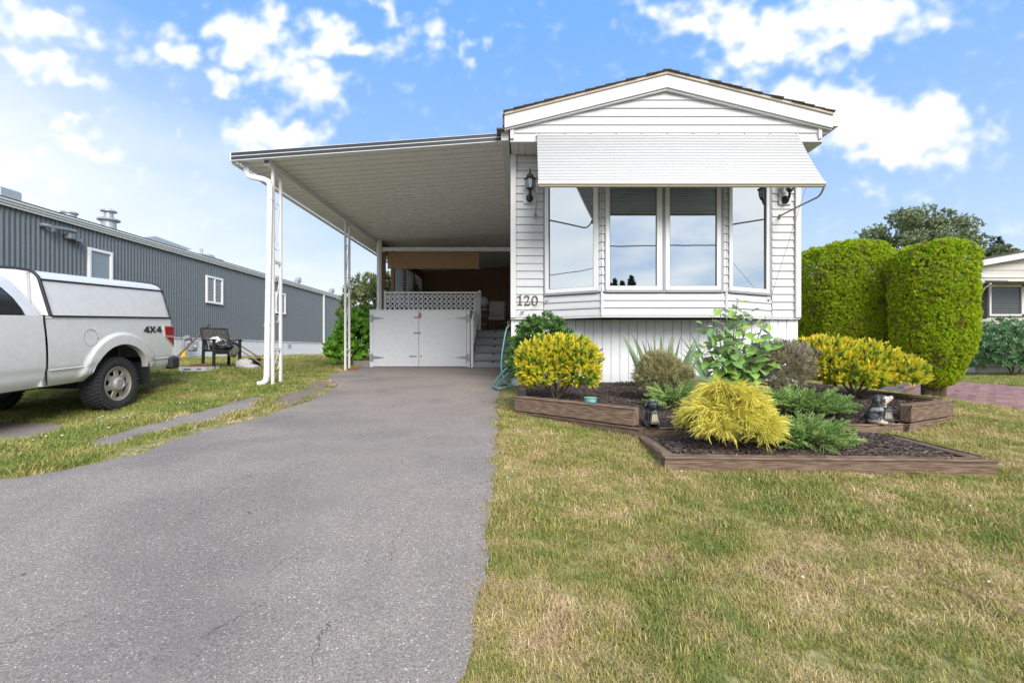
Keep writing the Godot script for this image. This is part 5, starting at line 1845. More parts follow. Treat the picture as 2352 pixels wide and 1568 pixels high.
func pickup() -> void:
	rng.seed = 95
	var U := Vector3(-84.0 / 1080.0, 65.0 / 1080.0, -1.0).normalized()
	var up := (Vector3.UP - U * U.y).normalized()
	var t := thing("pickup_truck", "white pickup with canopy-covered bed parked on the neighbour's grass", "pickup")
	var ox := -5.983; var oz := 7.0
	t.transform = Transform3D(Basis(U, up, U.cross(up)), Vector3(ox, gy(ox, oz) - 0.005, -oz))
	ORG = Vector3.ZERO
	var paint := M("truck_white", 0.78, 0.785, 0.785, 0.38, {"coat": 0.7, "grime": [201, 0.02, 0.86, 0.7], "world": false})
	var black := M("truck_black", 0.018, 0.019, 0.021, 0.55)
	var rubber := M("tyre_rubber", 0.035, 0.035, 0.037, 0.85, {"bump": [202, 0.06, 0.3, 4.0], "world": false})
	var dirty := M("underbody", 0.05, 0.047, 0.043, 0.9)
	var b := B.new()
	side_panel(b, -1.135, 1.165, 0.05, 1.37, 1.0)
	side_panel(b, -1.135, 1.165, 0.05, 1.37, -1.0)
	b.box(Vector3(1.155, 1.0, -0.975), Vector3(0.03, 0.74, 1.9))
	b.rbox(Vector3(0.02, 1.365, -0.045), Vector3(2.3, 0.03, 0.07), 0.01)
	b.rbox(Vector3(0.02, 1.365, -1.905), Vector3(2.3, 0.03, 0.07), 0.01)
	b.box(Vector3(-1.12, 0.95, -0.975), Vector3(0.03, 0.82, 1.86))
	put(b, "bed", paint, t)
	b = B.new()
	for q in [[-1.12, -0.56], [0.62, 1.07]]:
		b.bar(Vector3(q[0], 0.712, body_w(q[0], 0.74, 9.0) + 0.001), Vector3(q[1], 0.712, body_w(q[1], 0.74, 9.0) + 0.001), 0.012, 0.014, Vector3.UP, 0.005)
	put(b, "body_line", paint, t)
	# fuel door and lettering
	b = B.new()
	b.tube(ring_pts(Vector3(-0.5, 1.10, body_w(-0.5, 1.1, 0.05) + 0.001), 0.115, 28), 0.003, 4, false)
	b.ball(Vector3(-0.385, 1.09, body_w(-0.385, 1.09, 0.05) + 0.002), Vector3(0.014, 0.016, 0.006), 4)
	put(b, "fuel_door", M("panel_gap", 0.30, 0.31, 0.31, 0.6), t)
	var f := SystemFont.new()
	f.font_names = PackedStringArray(["Droid Sans"]); f.font_weight = 700
	var tm := TextMesh.new()
	tm.text = "4X4"; tm.font = f; tm.font_size = 48; tm.pixel_size = 0.0032; tm.depth = 0.006
	inst(tm, "lettering", M("badge_grey", 0.035, 0.037, 0.04, 0.5), Transform3D(Basis.from_scale(Vector3(1.55, 0.92, 1.0)), Vector3(0.70, 1.19, 0.004)), t)
	# tail light with a clear band
	for side in [1.0, -1.0]:
		var z := 0.006 if side > 0 else -1.956
		var red := M("lens_red", 0.40, 0.018, 0.035, 0.2, {"coat": 0.6})
		var lamp := Node3D.new()
		lamp.name = "tail_light"
		t.add_child(lamp, true)
		b = B.new()
		b.prism(PackedVector2Array([Vector2(0.985, 1.10), Vector2(1.178, 1.085), Vector2(1.185, 1.235), Vector2(0.975, 1.235)]), z - 0.02, z + 0.012)
		put(b, "upper_lens", red, lamp)
		b = B.new()
		b.prism(PackedVector2Array([Vector2(1.175, 0.925), Vector2(1.178, 1.055), Vector2(0.995, 1.062)]), z - 0.02, z + 0.012)
		put(b, "lower_lens", red, lamp)
		b = B.new()
		b.prism(PackedVector2Array([Vector2(1.176, 0.885), Vector2(1.196, 0.9), Vector2(1.2, 1.25), Vector2(0.955, 1.255), Vector2(0.968, 1.07)]), z - 0.025, z + 0.004)
		put(b, "housing", M("lens_clear", 0.55, 0.5, 0.48, 0.15), lamp)
	# canopy on the bed: sides lean in, rounded shoulders, black gaskets
	var cap := Node3D.new()
	cap.name = "bed_canopy"
	t.add_child(cap, true)
	var sec := [Vector2(-0.02, 1.392), Vector2(-0.035, 1.45), Vector2(-0.125, 1.83), Vector2(-0.145, 1.875), Vector2(-0.185, 1.92), Vector2(-0.25, 1.95), Vector2(-0.40, 1.972), Vector2(-0.7, 1.985), Vector2(-0.975, 1.99)]
	var full := []
	for q in sec: full.append(q)
	for i in range(sec.size() - 2, -1, -1): full.append(Vector2(-1.95 - sec[i].x, sec[i].y))
	b = B.new()
	var g := []
	for u in [-1.06, -1.045, -0.5, 0.0, 0.6, 1.10, 1.14, 1.16]:
		var row := []
		var k := 1.0 if u > -1.05 and u < 1.12 else 0.985
		for q in full: row.append(Vector3(u, 1.39 + (q.y - 1.39) * k, -0.975 + (q.x + 0.975) * k))
		g.append(row)
	b.grid(g)
	for e in [-1.06, 1.16]:
		var poly := PackedVector2Array()
		for q in full: poly.append(q)
		for i in range(1, poly.size() - 1):
			var p0 := Vector3(e, poly[0].y, poly[0].x); var p1 := Vector3(e, poly[i].y, poly[i].x); var p2 := Vector3(e, poly[i + 1].y, poly[i + 1].x)
			if e > 0: b.tri(p0, p2, p1)
			else: b.tri(p0, p1, p2)
	put(b, "shell", paint, cap)
	b = B.new()
	var rear := []; var front := []
	for q in full:
		rear.append(Vector3(1.158, q.y + 0.004, q.x)); front.append(Vector3(-1.055, q.y + 0.006, q.x * 1.0))
	b.tube(rear, 0.012, 6); b.tube(front, 0.02, 6)
	for s in [1.0, -1.0]:
		var z := func(w: float) -> float: return w if s > 0 else -1.95 - w
		b.tube([Vector3(-1.05, 1.385, z.call(-0.012)), Vector3(1.16, 1.385, z.call(-0.012))], 0.015, 6)
		b.tube([Vector3(-1.05, 1.842, z.call(-0.121)), Vector3(1.15, 1.842, z.call(-0.121))], 0.012, 6)
	put(b, "gasket", black, cap)
	b = B.new()
	b.box(Vector3(-1.09, 1.68, -0.975), Vector3(0.04, 0.5, 1.5))
	put(b, "bulkhead", paint, cap)
	# rear bumper
	b = B.new()
	b.rbox(Vector3(1.2, 0.615, -0.975), Vector3(0.22, 0.2, 2.0), 0.03)
	b.rbox(Vector3(1.3, 0.7, -0.975), Vector3(0.06, 0.03, 1.7), 0.01)
	put(b, "bumper", M("bumper_black", 0.03, 0.031, 0.033, 0.5), t)
	# cab, door, greenhouse, hood
	cab(t, paint, black)
	# frame rails, inner wheel wells, exhaust
	b = B.new()
	b.box(Vector3(-1.8, 0.58, -0.975), Vector3(5.6, 0.12, 0.9))
	b.box(Vector3(0.05, 0.98, -0.30), Vector3(1.2, 0.08, 0.42)); b.box(Vector3(0.05, 0.98, -1.65), Vector3(1.2, 0.08, 0.42))
	b.box(Vector3(0.05, 0.7, -0.975), Vector3(1.25, 0.55, 0.9))
	b.tube([Vector3(-3.0, 0.45, -0.5), Vector3(0.4, 0.48, -0.45), Vector3(0.9, 0.46, -0.25)], 0.035, 8)
	b.tube([Vector3(0.0, 0.4, -0.25), Vector3(0.0, 0.4, -1.7)], 0.07, 10)
	b.tube([Vector3(-3.85, 0.4, -0.25), Vector3(-3.85, 0.4, -1.7)], 0.06, 10)
	put(b, "underbody", dirty, t)
	b = B.new()
	b.rbox(Vector3(0.6, 0.50, -0.15), Vector3(0.02, 0.36, 0.3), 0.006, Basis.from_euler(Vector3(0, 0, 0.06)))
	put(b, "mud_flap", black, t)
	b = B.new()
	b.rbox(Vector3(0.6, 0.50, -1.8), Vector3(0.02, 0.36, 0.3), 0.006)
	put(b, "mud_flap", black, t)
	for u in [0.0, -3.85]:
		wheel(t, Vector3(u, 0.4, -0.03), 1.0, rubber)
		wheel(t, Vector3(u, 0.4, -1.92), -1.0, rubber)

func ring_pts(c: Vector3, r: float, n: int) -> Array:
	var o := []
	for i in n + 1:
		var a := TAU * i / n
		o.append(c + Vector3(cos(a) * r, sin(a) * r, 0))
	return o

func cab(t: Node, paint: Material, black: Material) -> void:
	var c := Node3D.new()
	c.name = "cab"
	t.add_child(c, true)
	var b := B.new()
	side_panel(b, -3.1, -1.165, -9.0, 1.39, 1.0, 20)
	side_panel(b, -3.1, -1.165, -9.0, 1.39, -1.0, 20)
	side_panel(b, -4.75, -3.11, -3.85, 1.30, 1.0, 40)
	side_panel(b, -4.75, -3.11, -3.85, 1.30, -1.0, 40)
	# cab back and nose
	b.box(Vector3(-1.19, 0.95, -0.975), Vector3(0.03, 0.86, 1.86))
	b.box(Vector3(-4.74, 0.95, -0.975), Vector3(0.04, 0.7, 1.86))
	# hood
	var g := []
	for u in [-4.78, -4.7, -4.3, -3.7, -3.2, -3.0]:
		var row := []
		var h := 1.22 if u < -4.75 else lerpf(1.27, 1.36, (u + 4.7) / 1.7)
		for q in [[0.0, -0.03], [-0.1, 0.02], [-0.4, 0.05], [-0.975, 0.07], [-1.55, 0.05], [-1.85, 0.02], [-1.95, -0.03]]: row.append(Vector3(u, h + q[1], q[0]))
		g.append(row)
	b.grid(g)
	# greenhouse and roof
	var sec := [Vector2(-0.03, 1.388), Vector2(-0.075, 1.5), Vector2(-0.15, 1.70), Vector2(-0.19, 1.79), Vector2(-0.225, 1.84), Vector2(-0.30, 1.875), Vector2(-0.5, 1.895), Vector2(-0.975, 1.905)]
	var full := []
	for q in sec: full.append(q)
	for i in range(sec.size() - 2, -1, -1): full.append(Vector2(-1.95 - sec[i].x, sec[i].y))
	g = []
	for k in 9:
		var f := k / 8.0
		var row := []
		for q in full:
			var h := clampf((q.y - 1.388) / 0.517, 0, 1)
			var ub := lerpf(-3.25, -2.45, pow(h, 0.95)); var ue := lerpf(-1.17, -1.40, pow(h, 1.6))
			var inn := 0.0 if f < 0.98 else 0.02
			row.append(Vector3(lerpf(ub, ue, f), q.y, -0.975 + (q.x + 0.975) * (1.0 - inn)))
		g.append(row)
	b.grid(g)
	var back: Array = g[8]
	for i in range(1, back.size() - 1): b.tri(back[0], back[i + 1], back[i])
	put(b, "body", paint, c)
	# side glass, standing just off the sloping side
	var glass := M("truck_glass", 0.015, 0.02, 0.022, 0.04, {"spec": 0.9})
	var w_of := func(v: float) -> float:
		for i in sec.size() - 1:
			if v <= sec[i + 1].y: return lerpf(sec[i].x, sec[i + 1].x, (v - sec[i].y) / (sec[i + 1].y - sec[i].y))
		return -0.2
	for s in [1.0, -1.0]:
		for fr in [true, false]:
			b = B.new()
			var e := 0.03 if fr else 0.0
			var rear := [Vector2(-1.40 + e, 1.405 - e * 0.7), Vector2(-1.405 + e, 1.47), Vector2(-1.45 + e, 1.60), Vector2(-1.53 + e, 1.71), Vector2(-1.62 + e * 0.8, 1.77 + e * 0.4), Vector2(-1.72, 1.79 + e * 0.6)]
			var rows := []
			for i in rear.size():
				var q: Vector2 = rear[i]
				var row := []
				for k in 7:
					var uu := lerpf(q.x, lerpf(-2.98, -2.62, clampf((q.y - 1.4) / 0.4, 0, 1)) - e, k / 6.0)
					var w: float = w_of.call(q.y) + (0.006 if fr else 0.010)
					row.append(Vector3(uu, q.y, w if s > 0 else -1.95 - w))
				rows.append(row)
			b.grid(rows, s < 0)
			if fr: put(b, "window_frame", black, c)
			else: put(b, "side_window", glass, c)
	b = B.new()
	b.quad(Vector3(-3.22, 1.42, -1.78), Vector3(-3.22, 1.42, -0.17), Vector3(-2.5, 1.85, -0.32), Vector3(-2.5, 1.85, -1.63))
	for i in b.v.size(): b.v[i] += Vector3(-0.03, 0.012, 0)
	put(b, "windscreen", glass, c)
	b = B.new()
	b.bar(Vector3(-1.15, 0.53, -0.03), Vector3(-1.15, 1.40, -0.012), 0.012, 0.016, Vector3(0, 0, 1))
	put(b, "panel_gap", black, c)

func wheel(t: Node, at: Vector3, side: float, rubber: Material) -> void:
	var w := Node3D.new()
	w.name = "wheel"
	t.add_child(w, true)
	# axis along +z (outwards on the near side)
	var xf := Transform3D(Basis.from_euler(Vector3(PI / 2 * side, 0, 0)), at)
	var b := B.new()
	b.lathe([Vector2(0.25, -0.25), Vector2(0.34, -0.26), Vector2(0.375, -0.245), Vector2(0.385, -0.22), Vector2(0.385, -0.04), Vector2(0.372, -0.012), Vector2(0.34, 0.004), Vector2(0.29, 0.0), Vector2(0.262, -0.012), Vector2(0.258, -0.03)], 48, xf)
	for i in 44:
		for row in 4:
			var a := TAU * (i + 0.5 * (row % 2)) / 44.0
			var y := [-0.235, -0.165, -0.095, -0.025][row] as float
			var r := 0.388 if row in [1, 2] else 0.383
			var e := xf.basis * Basis.from_euler(Vector3(0, -a, 0))
			b.rbox(xf * Vector3(cos(a) * r, y, sin(a) * r), Vector3(0.022, 0.052, 0.038), 0.004, e * Basis.from_euler(Vector3(0.35 if row % 2 else -0.35, 0, 0)))
	put(b, "tyre", rubber, w)
	var steel := M("wheel_steel", 0.42, 0.385, 0.34, 0.5, {"metal": 0.35, "grime": [203, 0.05, 0.6, 3.0], "world": false})
	b = B.new()
	b.lathe([Vector2(0.262, -0.2), Vector2(0.25, -0.03), Vector2(0.256, -0.01), Vector2(0.248, -0.006), Vector2(0.235, -0.02), Vector2(0.205, -0.035), Vector2(0.198, -0.05)], 40, xf)
	b.lathe([Vector2(0.135, -0.05), Vector2(0.13, -0.02), Vector2(0.1, -0.012), Vector2(0.001, -0.012)], 32, xf)
	for i in 7:
		var a := TAU * (i + 0.2) / 7
		var p: Vector3 = xf * Vector3(cos(a) * 0.168, -0.038, sin(a) * 0.168)
		b.rbox(p, Vector3(0.1, 0.024, 0.088), 0.012, xf.basis * Basis.from_euler(Vector3(0, -a, 0)) * Basis.from_euler(Vector3(0, 0, -0.12)))
	put(b, "rim", steel, w)
	b = B.new()
	b.lathe([Vector2(0.1, -0.012), Vector2(0.098, 0.008), Vector2(0.085, 0.022), Vector2(0.06, 0.028), Vector2(0.058, 0.023), Vector2(0.001, 0.026)], 32, xf)
	put(b, "hub_cap", M("hub_silver", 0.48, 0.48, 0.47, 0.35, {"metal": 0.4}), w)
	b = B.new()
	b.lathe([Vector2(0.25, -0.10), Vector2(0.001, -0.10)], 32, xf)  # dark disc added behind the spokes so the openings look shaded
	put(b, "dark_backing_disc", M("underbody", 0, 0, 0, 0), w)

# ---------------------------------------------------------------- window awning and wall lanterns
func awning_and_lamps() -> void:
	rng.seed = 99
	var t := thing("window_awning", "ribbed white aluminium roll-up awning over the bay window", "awning", Vector3(1.98, EYE + 2.6, -6.3))
	var al := M("awning_aluminium", 0.56, 0.565, 0.57, 0.4, {"metal": 0.2, "grime": [211, 0.015, 0.94, Vector3(0.6, 0.6, 0.6)]})
	var x0 := 0.178; var x1 := 3.79
	var top := Vector2(6.505, EYE + 2.985); var low := Vector2(5.93, EYE + 2.125)
	var b := B.new()
	var n := 31
	var pr := []
	var d := (low - top) / n
	var out := Vector2(d.y, -d.x).normalized()
	if out.x > 0: out = -out
	for i in n:
		var p := top + d * i
		# slight roll of each slat and a bow of the whole sheet
		var bow := -0.02 * sin(PI * i / n)
		for q in [[0.0, 0.002], [0.06, 0.009], [0.35, 0.012], [0.68, 0.009], [0.70, -0.008], [0.98, -0.008]]:
			pr.append(p + d * q[0] + out * (q[1] + bow))
	pr.append(low)
	var g := []
	for q in pr: g.append([Vector3(x0, q.y, -q.x), Vector3((x0 + x1) / 2, q.y - 0.004, -q.x), Vector3(x1, q.y, -q.x)])
	for i in g.size() - 1:
		for j in 2:
			b.quad(g[i][j], g[i + 1][j], g[i + 1][j + 1], g[i][j + 1])
			var k := Vector3(0, -out.y, out.x) * -0.004
			k = Vector3(0, -out.y * 0.004, out.x * 0.004)
			b.quad(g[i][j] + k, g[i][j + 1] + k, g[i + 1][j + 1] + k, g[i + 1][j] + k)
	put(b, "slat_sheet", al, t)
	b = B.new()
	b.bar(Vector3(x0 - 0.01, top.y + 0.005, -(top.x + 0.015)), Vector3(x1 + 0.01, top.y + 0.005, -(top.x + 0.015)), 0.02, 0.025)
	put(b, "head_rail", al, t)
	var rail := M("awning_rail", 0.66, 0.64, 0.58, 0.4, {"grime": [212, 0.03, 0.75, 1.5]})
	b = B.new()
	b.tube([Vector3(x0 - 0.005, low.y - 0.015, -low.x), Vector3(x1 + 0.005, low.y - 0.015, -low.x)], 0.026, 12)
	put(b, "front_rail", rail, t)
	b = B.new()
	b.rbox(Vector3((x0 + x1) / 2, low.y - 0.05, -(low.x + 0.012)), Vector3(x1 - x0, 0.018, 0.04), 0.004)
	put(b, "lower_lip", M("awning_lip", 0.36, 0.30, 0.22, 0.5), t)
	for i in 11:
		b = B.new()
		var x := lerpf(x0 + 0.03, x1 - 0.03, i / 10.0)
		b.lathe([Vector2(0.008, 0), Vector2(0.006, 0.006), Vector2(0.001, 0.007)], 6, Transform3D(Basis.from_euler(Vector3(PI / 2, 0, 0)), Vector3(x, top.y + 0.012, -(top.x - 0.003))))
		put(b, "screw", M("screw_dark", 0.12, 0.12, 0.12, 0.5), t)
	var arm_m := M("arm_grey", 0.34, 0.35, 0.34, 0.45, {"metal": 0.3})
	for x in [x0 - 0.015, x1 + 0.012]:
		b = B.new()
		b.tube([Vector3(x, EYE + 2.0, -6.97), Vector3(x, EYE + 1.995, -6.5), Vector3(x, EYE + 1.985, -6.1), Vector3(x, EYE + 2.0, -6.03), Vector3(x, EYE + 2.035, -5.985), Vector3(x, low.y - 0.02, -5.93)], 0.0125, 8)
		put(b, "arm", arm_m, t)
		b = B.new()
		b.rbox(Vector3(x, EYE + 1.995, -6.965), Vector3(0.04, 0.06, 0.02), 0.004)
		put(b, "arm_bracket", arm_m, t)
	# cords
	var cord := M("cord", 0.34, 0.30, 0.30, 0.9)
	b = B.new()
	b.tube([Vector3(3.565, low.y - 0.04, -5.93), Vector3(3.62, EYE + 0.75, -6.91)], 0.0028, 4)
	put(b, "pull_cord", cord, t)
	b = B.new()
	b.tube([Vector3(0.33, EYE + 0.735, -6.91), Vector3(0.15, EYE + 0.63, -6.93), Vector3(-0.03, EYE + 0.565, -6.93)], 0.0028, 4)
	b.tube([Vector3(-0.06, EYE + 0.56, -6.92), Vector3(-0.02, EYE + 0.55, -6.915), Vector3(0.0, EYE + 0.575, -6.92), Vector3(-0.05, EYE + 0.58, -6.92), Vector3(-0.03, EYE + 0.555, -6.915)], 0.004, 4)
	put(b, "tied_cord", cord, t)
	wall_lantern(Vector3(0.085, EYE + 2.275, -(WZ - 0.018)), Vector3(0, 0, 1), "black coach lantern on the wall above the house number 120", true)
	wall_lantern(Vector3(3.87, EYE + 2.255, -(WZ - 0.018)), Vector3(0, 0, 1), "black coach lantern beside the awning arm next to the round hedges", true)

func wall_lantern(at: Vector3, out: Vector3, label: String, plate: bool) -> void:
	var t := thing("wall_lantern", label, "wall lantern", at, "black wall lanterns")
	var bk := M("lantern_black", 0.022, 0.022, 0.023, 0.45, {"grime": [221, 0.1, 0.5, 6.0]})
	var side := Vector3.UP.cross(out)
	var bas := Basis(side, Vector3.UP, out)
	var X := func(p: Vector3) -> Vector3: return at + bas * p
	var b := B.new()
	if plate:
		b.rbox(X.call(Vector3(0.0, 0, 0.008)), Vector3(0.185, 0.195, 0.03), 0.012, bas)
		put(b, "mounting_block", white_trim(), t)
	b = B.new()
	b.lathe([Vector2(0.001, 0.0), Vector2(0.055, 0.0), Vector2(0.052, 0.02), Vector2(0.035, 0.04), Vector2(0.02, 0.05)], 12, Transform3D(bas * Basis.from_euler(Vector3(PI / 2, 0, 0)), X.call(Vector3(-0.005, -0.02, 0.02))))
	b.ball(X.call(Vector3(-0.005, -0.03, 0.05)), Vector3(0.045, 0.06, 0.035), 6, bas)
	b.tube([X.call(Vector3(0, -0.06, 0.05)), X.call(Vector3(0, -0.02, 0.12)), X.call(Vector3(0.0, 0.04, 0.14))], [0.014, 0.016, 0.022], 8)
	put(b, "bracket", bk, t)
	b = B.new()
	var base := Transform3D(bas, X.call(Vector3(0.0, 0.045, 0.14)))
	b.lathe([Vector2(0.001, 0.0), Vector2(0.02, 0.0), Vector2(0.045, 0.03), Vector2(0.05, 0.045), Vector2(0.001, 0.046)], 6, base, true)
	put(b, "cup", bk, t)
	b = B.new()
	b.lathe([Vector2(0.042, 0.046), Vector2(0.062, 0.175)], 6, base, true)
	put(b, "glass", M("lantern_glass", 0.45, 0.47, 0.48, 0.1, {"spec": 0.8}), t)
	b = B.new()
	for k in 6:
		var a := TAU * k / 6
		var d := Vector3(cos(a), 0, sin(a))
		b.tube([base * (d * 0.045 + Vector3(0, 0.03, 0)), base * (d * 0.062 + Vector3(0, 0.1, 0)), base * (d * 0.066 + Vector3(0, 0.18, 0))], 0.0055, 5)
	put(b, "cage", bk, t)
	b = B.new()
	b.lathe([Vector2(0.001, 0.172), Vector2(0.088, 0.172), Vector2(0.09, 0.18), Vector2(0.055, 0.205), Vector2(0.045, 0.235), Vector2(0.02, 0.26), Vector2(0.012, 0.27), Vector2(0.01, 0.285), Vector2(0.015, 0.295), Vector2(0.006, 0.305), Vector2(0.007, 0.33), Vector2(0.001, 0.352)], 6, base, true)
	put(b, "roof_cap", bk, t)

# ---------------------------------------------------------------- storage box, hose, blocks
func storage_and_hose() -> void:
	rng.seed = 111
	var zf := 10.9
	var x0 := -3.585; var x1 := -1.255
	var yb := gy(-2.4, zf) - 0.01; var yt := EYE + 0.94
	var t := thing("storage_box", "white double-door storage box with long strap hinges", "storage box", Vector3(-2.42, yb, -11.3))
	var P := M("box_white", 0.72, 0.73, 0.75, 0.55, {"grime": [231, 0.02, 0.88, 0.8]})
	var b := B.new()
	b.rbox(Vector3((x0 + x1) / 2, (yb + yt) / 2, -(zf + 0.46)), Vector3(x1 - x0 - 0.01, yt - yb - 0.03, 0.86), 0.006)
	put(b, "case", P, t)
	b = B.new()
	b.rbox(Vector3(x0 + 0.04, (yb + yt) / 2, -(zf + 0.005)), Vector3(0.075, yt - yb, 0.03), 0.004)
	b.rbox(Vector3(x1 - 0.04, (yb + yt) / 2, -(zf + 0.005)), Vector3(0.075, yt - yb, 0.03), 0.004)
	b.rbox(Vector3((x0 + x1) / 2, yt + 0.0, -(zf + 0.44)), Vector3(x1 - x0 + 0.02, 0.02, 0.93), 0.004)
	put(b, "face_frame", P, t)
	var mid := px(962, 0, zf).x
	var steel := M("zinc", 0.33, 0.345, 0.37, 0.45, {"metal": 0.5})
	for k in 2:
		var a := x0 + 0.082 if k == 0 else mid + 0.005; var c := mid - 0.005 if k == 0 else x1 - 0.082
		var door := Node3D.new()
		door.name = "door"
		t.add_child(door, true)
		b = B.new()
		b.rbox(Vector3((a + c) / 2, (yb + yt) / 2 + 0.012, -(zf - 0.004)), Vector3(c - a, yt - yb - 0.045, 0.024), 0.004)
		put(b, "panel", P, door)
		b = B.new()
		b.rbox(Vector3((a + c) / 2, yb + 0.14, -(zf - 0.018)), Vector3(c - a - 0.02, 0.006, 0.004), 0.001)
		put(b, "panel_seam", P, door)
		for y in [yb + 0.24, yt - 0.19]:
			b = B.new()
			var hx := x0 + 0.045 if k == 0 else x1 - 0.045
			var s := 1.0 if k == 0 else -1.0
			b.rbox(Vector3(hx, y, -(zf - 0.022)), Vector3(0.055, 0.17, 0.006), 0.002)
			var q := [Vector3(hx + s * 0.03, y - 0.045, 0), Vector3(hx + s * 0.30, y - 0.004, 0), Vector3(hx + s * 0.30, y + 0.004, 0), Vector3(hx + s * 0.03, y + 0.045, 0)]
			b.prism(flat_poly(q), -(zf - 0.018), -(zf - 0.024))
			b.tube([Vector3(hx + s * 0.032, y - 0.085, -(zf - 0.026)), Vector3(hx + s * 0.032, y + 0.085, -(zf - 0.026))], 0.009, 6)
			put(b, "strap_hinge", steel, door)
	for q in [[yt - 0.17, 0.0], [yt - 0.53, -0.01]]:
		b = B.new()
		b.rbox(Vector3(mid - 0.03, q[0], -(zf - 0.024)), Vector3(0.16, 0.035, 0.008), 0.002)
		b.tube([Vector3(mid - 0.11, q[0], -(zf - 0.034)), Vector3(mid + 0.05, q[0], -(zf - 0.034))], 0.007, 6)
		put(b, "latch", steel, t)
	b = B.new()
	b.rbox(Vector3(mid - 0.13, yb + 0.27, -(zf - 0.024)), Vector3(0.17, 0.03, 0.01), 0.002)
	b.rbox(Vector3(mid + 0.05, yb + 0.275, -(zf - 0.024)), Vector3(0.035, 0.03, 0.02), 0.003)
	put(b, "barrel_bolt", steel, t)
	b = B.new()
	b.rbox(Vector3(mid + 0.035, yt - 0.12, -(zf - 0.036)), Vector3(0.04, 0.1, 0.012), 0.004, Basis.from_euler(Vector3(0, 0, 0.08)))
	b.rbox(Vector3(mid + 0.005, yt - 0.085, -(zf - 0.03)), Vector3(0.012, 0.13, 0.006), 0.002)
	put(b, "red_tag", M("tag_red", 0.42, 0.12, 0.10, 0.6), t)
	# hose on its tap by the corner of the home
	t = thing("garden_hose", "turquoise garden hose hanging from the tap and coiled on the driveway", "hose", on_ground(-0.4, 7.1))
	var teal := M("hose_teal", 0.14, 0.37, 0.33, 0.4)
	b = B.new()
	var g := gy(-0.4, 7.1) + 0.03
	var pts := []
	var ctrl := [Vector3(-0.245, EYE + 0.365, -7.16), Vector3(-0.262, EYE + 0.35, -7.16), Vector3(-0.29, EYE + 0.24, -7.14), Vector3(-0.335, EYE - 0.05, -7.12), Vector3(-0.345, EYE - 0.25, -7.10), Vector3(-0.325, g + 0.12, -7.08), Vector3(-0.27, g, -7.0), Vector3(-0.16, g + 0.0, -6.75), Vector3(-0.22, g - 0.02, -6.45), Vector3(-0.38, g - 0.02, -6.42), Vector3(-0.44, g, -6.75), Vector3(-0.36, g + 0.12, -7.0), Vector3(-0.25, g + 0.22, -7.1), Vector3(-0.16, g + 0.14, -6.95), Vector3(-0.2, g + 0.01, -6.5), Vector3(-0.33, g - 0.02, -6.33), Vector3(-0.39, g - 0.01, -6.5), Vector3(-0.32, g + 0.07, -6.9), Vector3(-0.2, g + 0.16, -7.08), Vector3(-0.12, g + 0.06, -6.9)]
	for i in ctrl.size() - 1:
		for k in 6:
			pts.append(ctrl[i].cubic_interpolate(ctrl[i + 1], ctrl[maxi(i - 1, 0)], ctrl[mini(i + 2, ctrl.size() - 1)], k / 6.0))
	b.tube(pts, 0.0115, 8)
	put(b, "tube", teal, t)
	b = B.new()
	b.tube([Vector3(-0.19, EYE + 0.38, -7.16), Vector3(-0.25, EYE + 0.38, -7.16)], 0.014, 8)
	b.tube([Vector3(-0.235, EYE + 0.375, -7.16), Vector3(-0.25, EYE + 0.34, -7.16)], 0.017, 8)
	b.tube([Vector3(-0.235, EYE + 0.38, -7.16), Vector3(-0.235, EYE + 0.42, -7.15)], 0.006, 6)
	b.tube(ring_pts(Vector3(-0.235, EYE + 0.425, -7.15), 0.022, 10), 0.005, 5)
	put(b, "tap", M("brass_tap", 0.3, 0.28, 0.2, 0.4, {"metal": 0.6}), t)
	# hollow concrete blocks beside the box
	var blocks := [[px(833, 0, 11.0).x, 11.0, 0.0, 0.1], [px(822, 0, 11.15).x - 0.02, 11.45, 0.0, 0.5]]
	for i in 2:
		var q: Array = blocks[i]
		var at := on_ground(q[0], q[1])
		var o := thing("concrete_block", ["hollow concrete block lying against the white storage box", "hollow concrete block half hidden behind another by the hydrangea"][i], "concrete block", at, "concrete blocks by the storage box")
		b = B.new()
		var bs := Basis.from_euler(Vector3(0, q[3], 0))
		for s in [-1, 0, 1]: b.rbox(at + bs * Vector3(s * 0.18, 0.075, 0), Vector3(0.035, 0.15, 0.19), 0.004, bs)
		for s in [-1, 1]: b.rbox(at + bs * Vector3(0, 0.075, s * 0.08), Vector3(0.323, 0.148, 0.03), 0.004, bs)
		put(b, "block", M("block_concrete", 0.34, 0.29, 0.24, 0.95, {"grime": [241, 0.06, 0.6, 3.0]}), o)
	var br := thing("loose_brick", "reddish brick lying at the foot of the second carport post", "brick", on_ground(PX + 0.1, 9.8))
	b = B.new()
	b.rbox(on_ground(PX + 0.12, 9.85, 0.03), Vector3(0.2, 0.06, 0.1), 0.008, Basis.from_euler(Vector3(0, 0.3, 0)))
	put(b, "brick", M("brick_red", 0.22, 0.10, 0.065, 0.9, {"grime": [242, 0.06, 0.6, 3.0]}), br)

# ---------------------------------------------------------------- chair and tools on the neighbour's lawn
func cz(a: float, c: float, z: float) -> Vector3:      # pixels of a close look at this corner
	return px(382.8 + a * 0.12694, 704.4 + c * 0.12694, z)

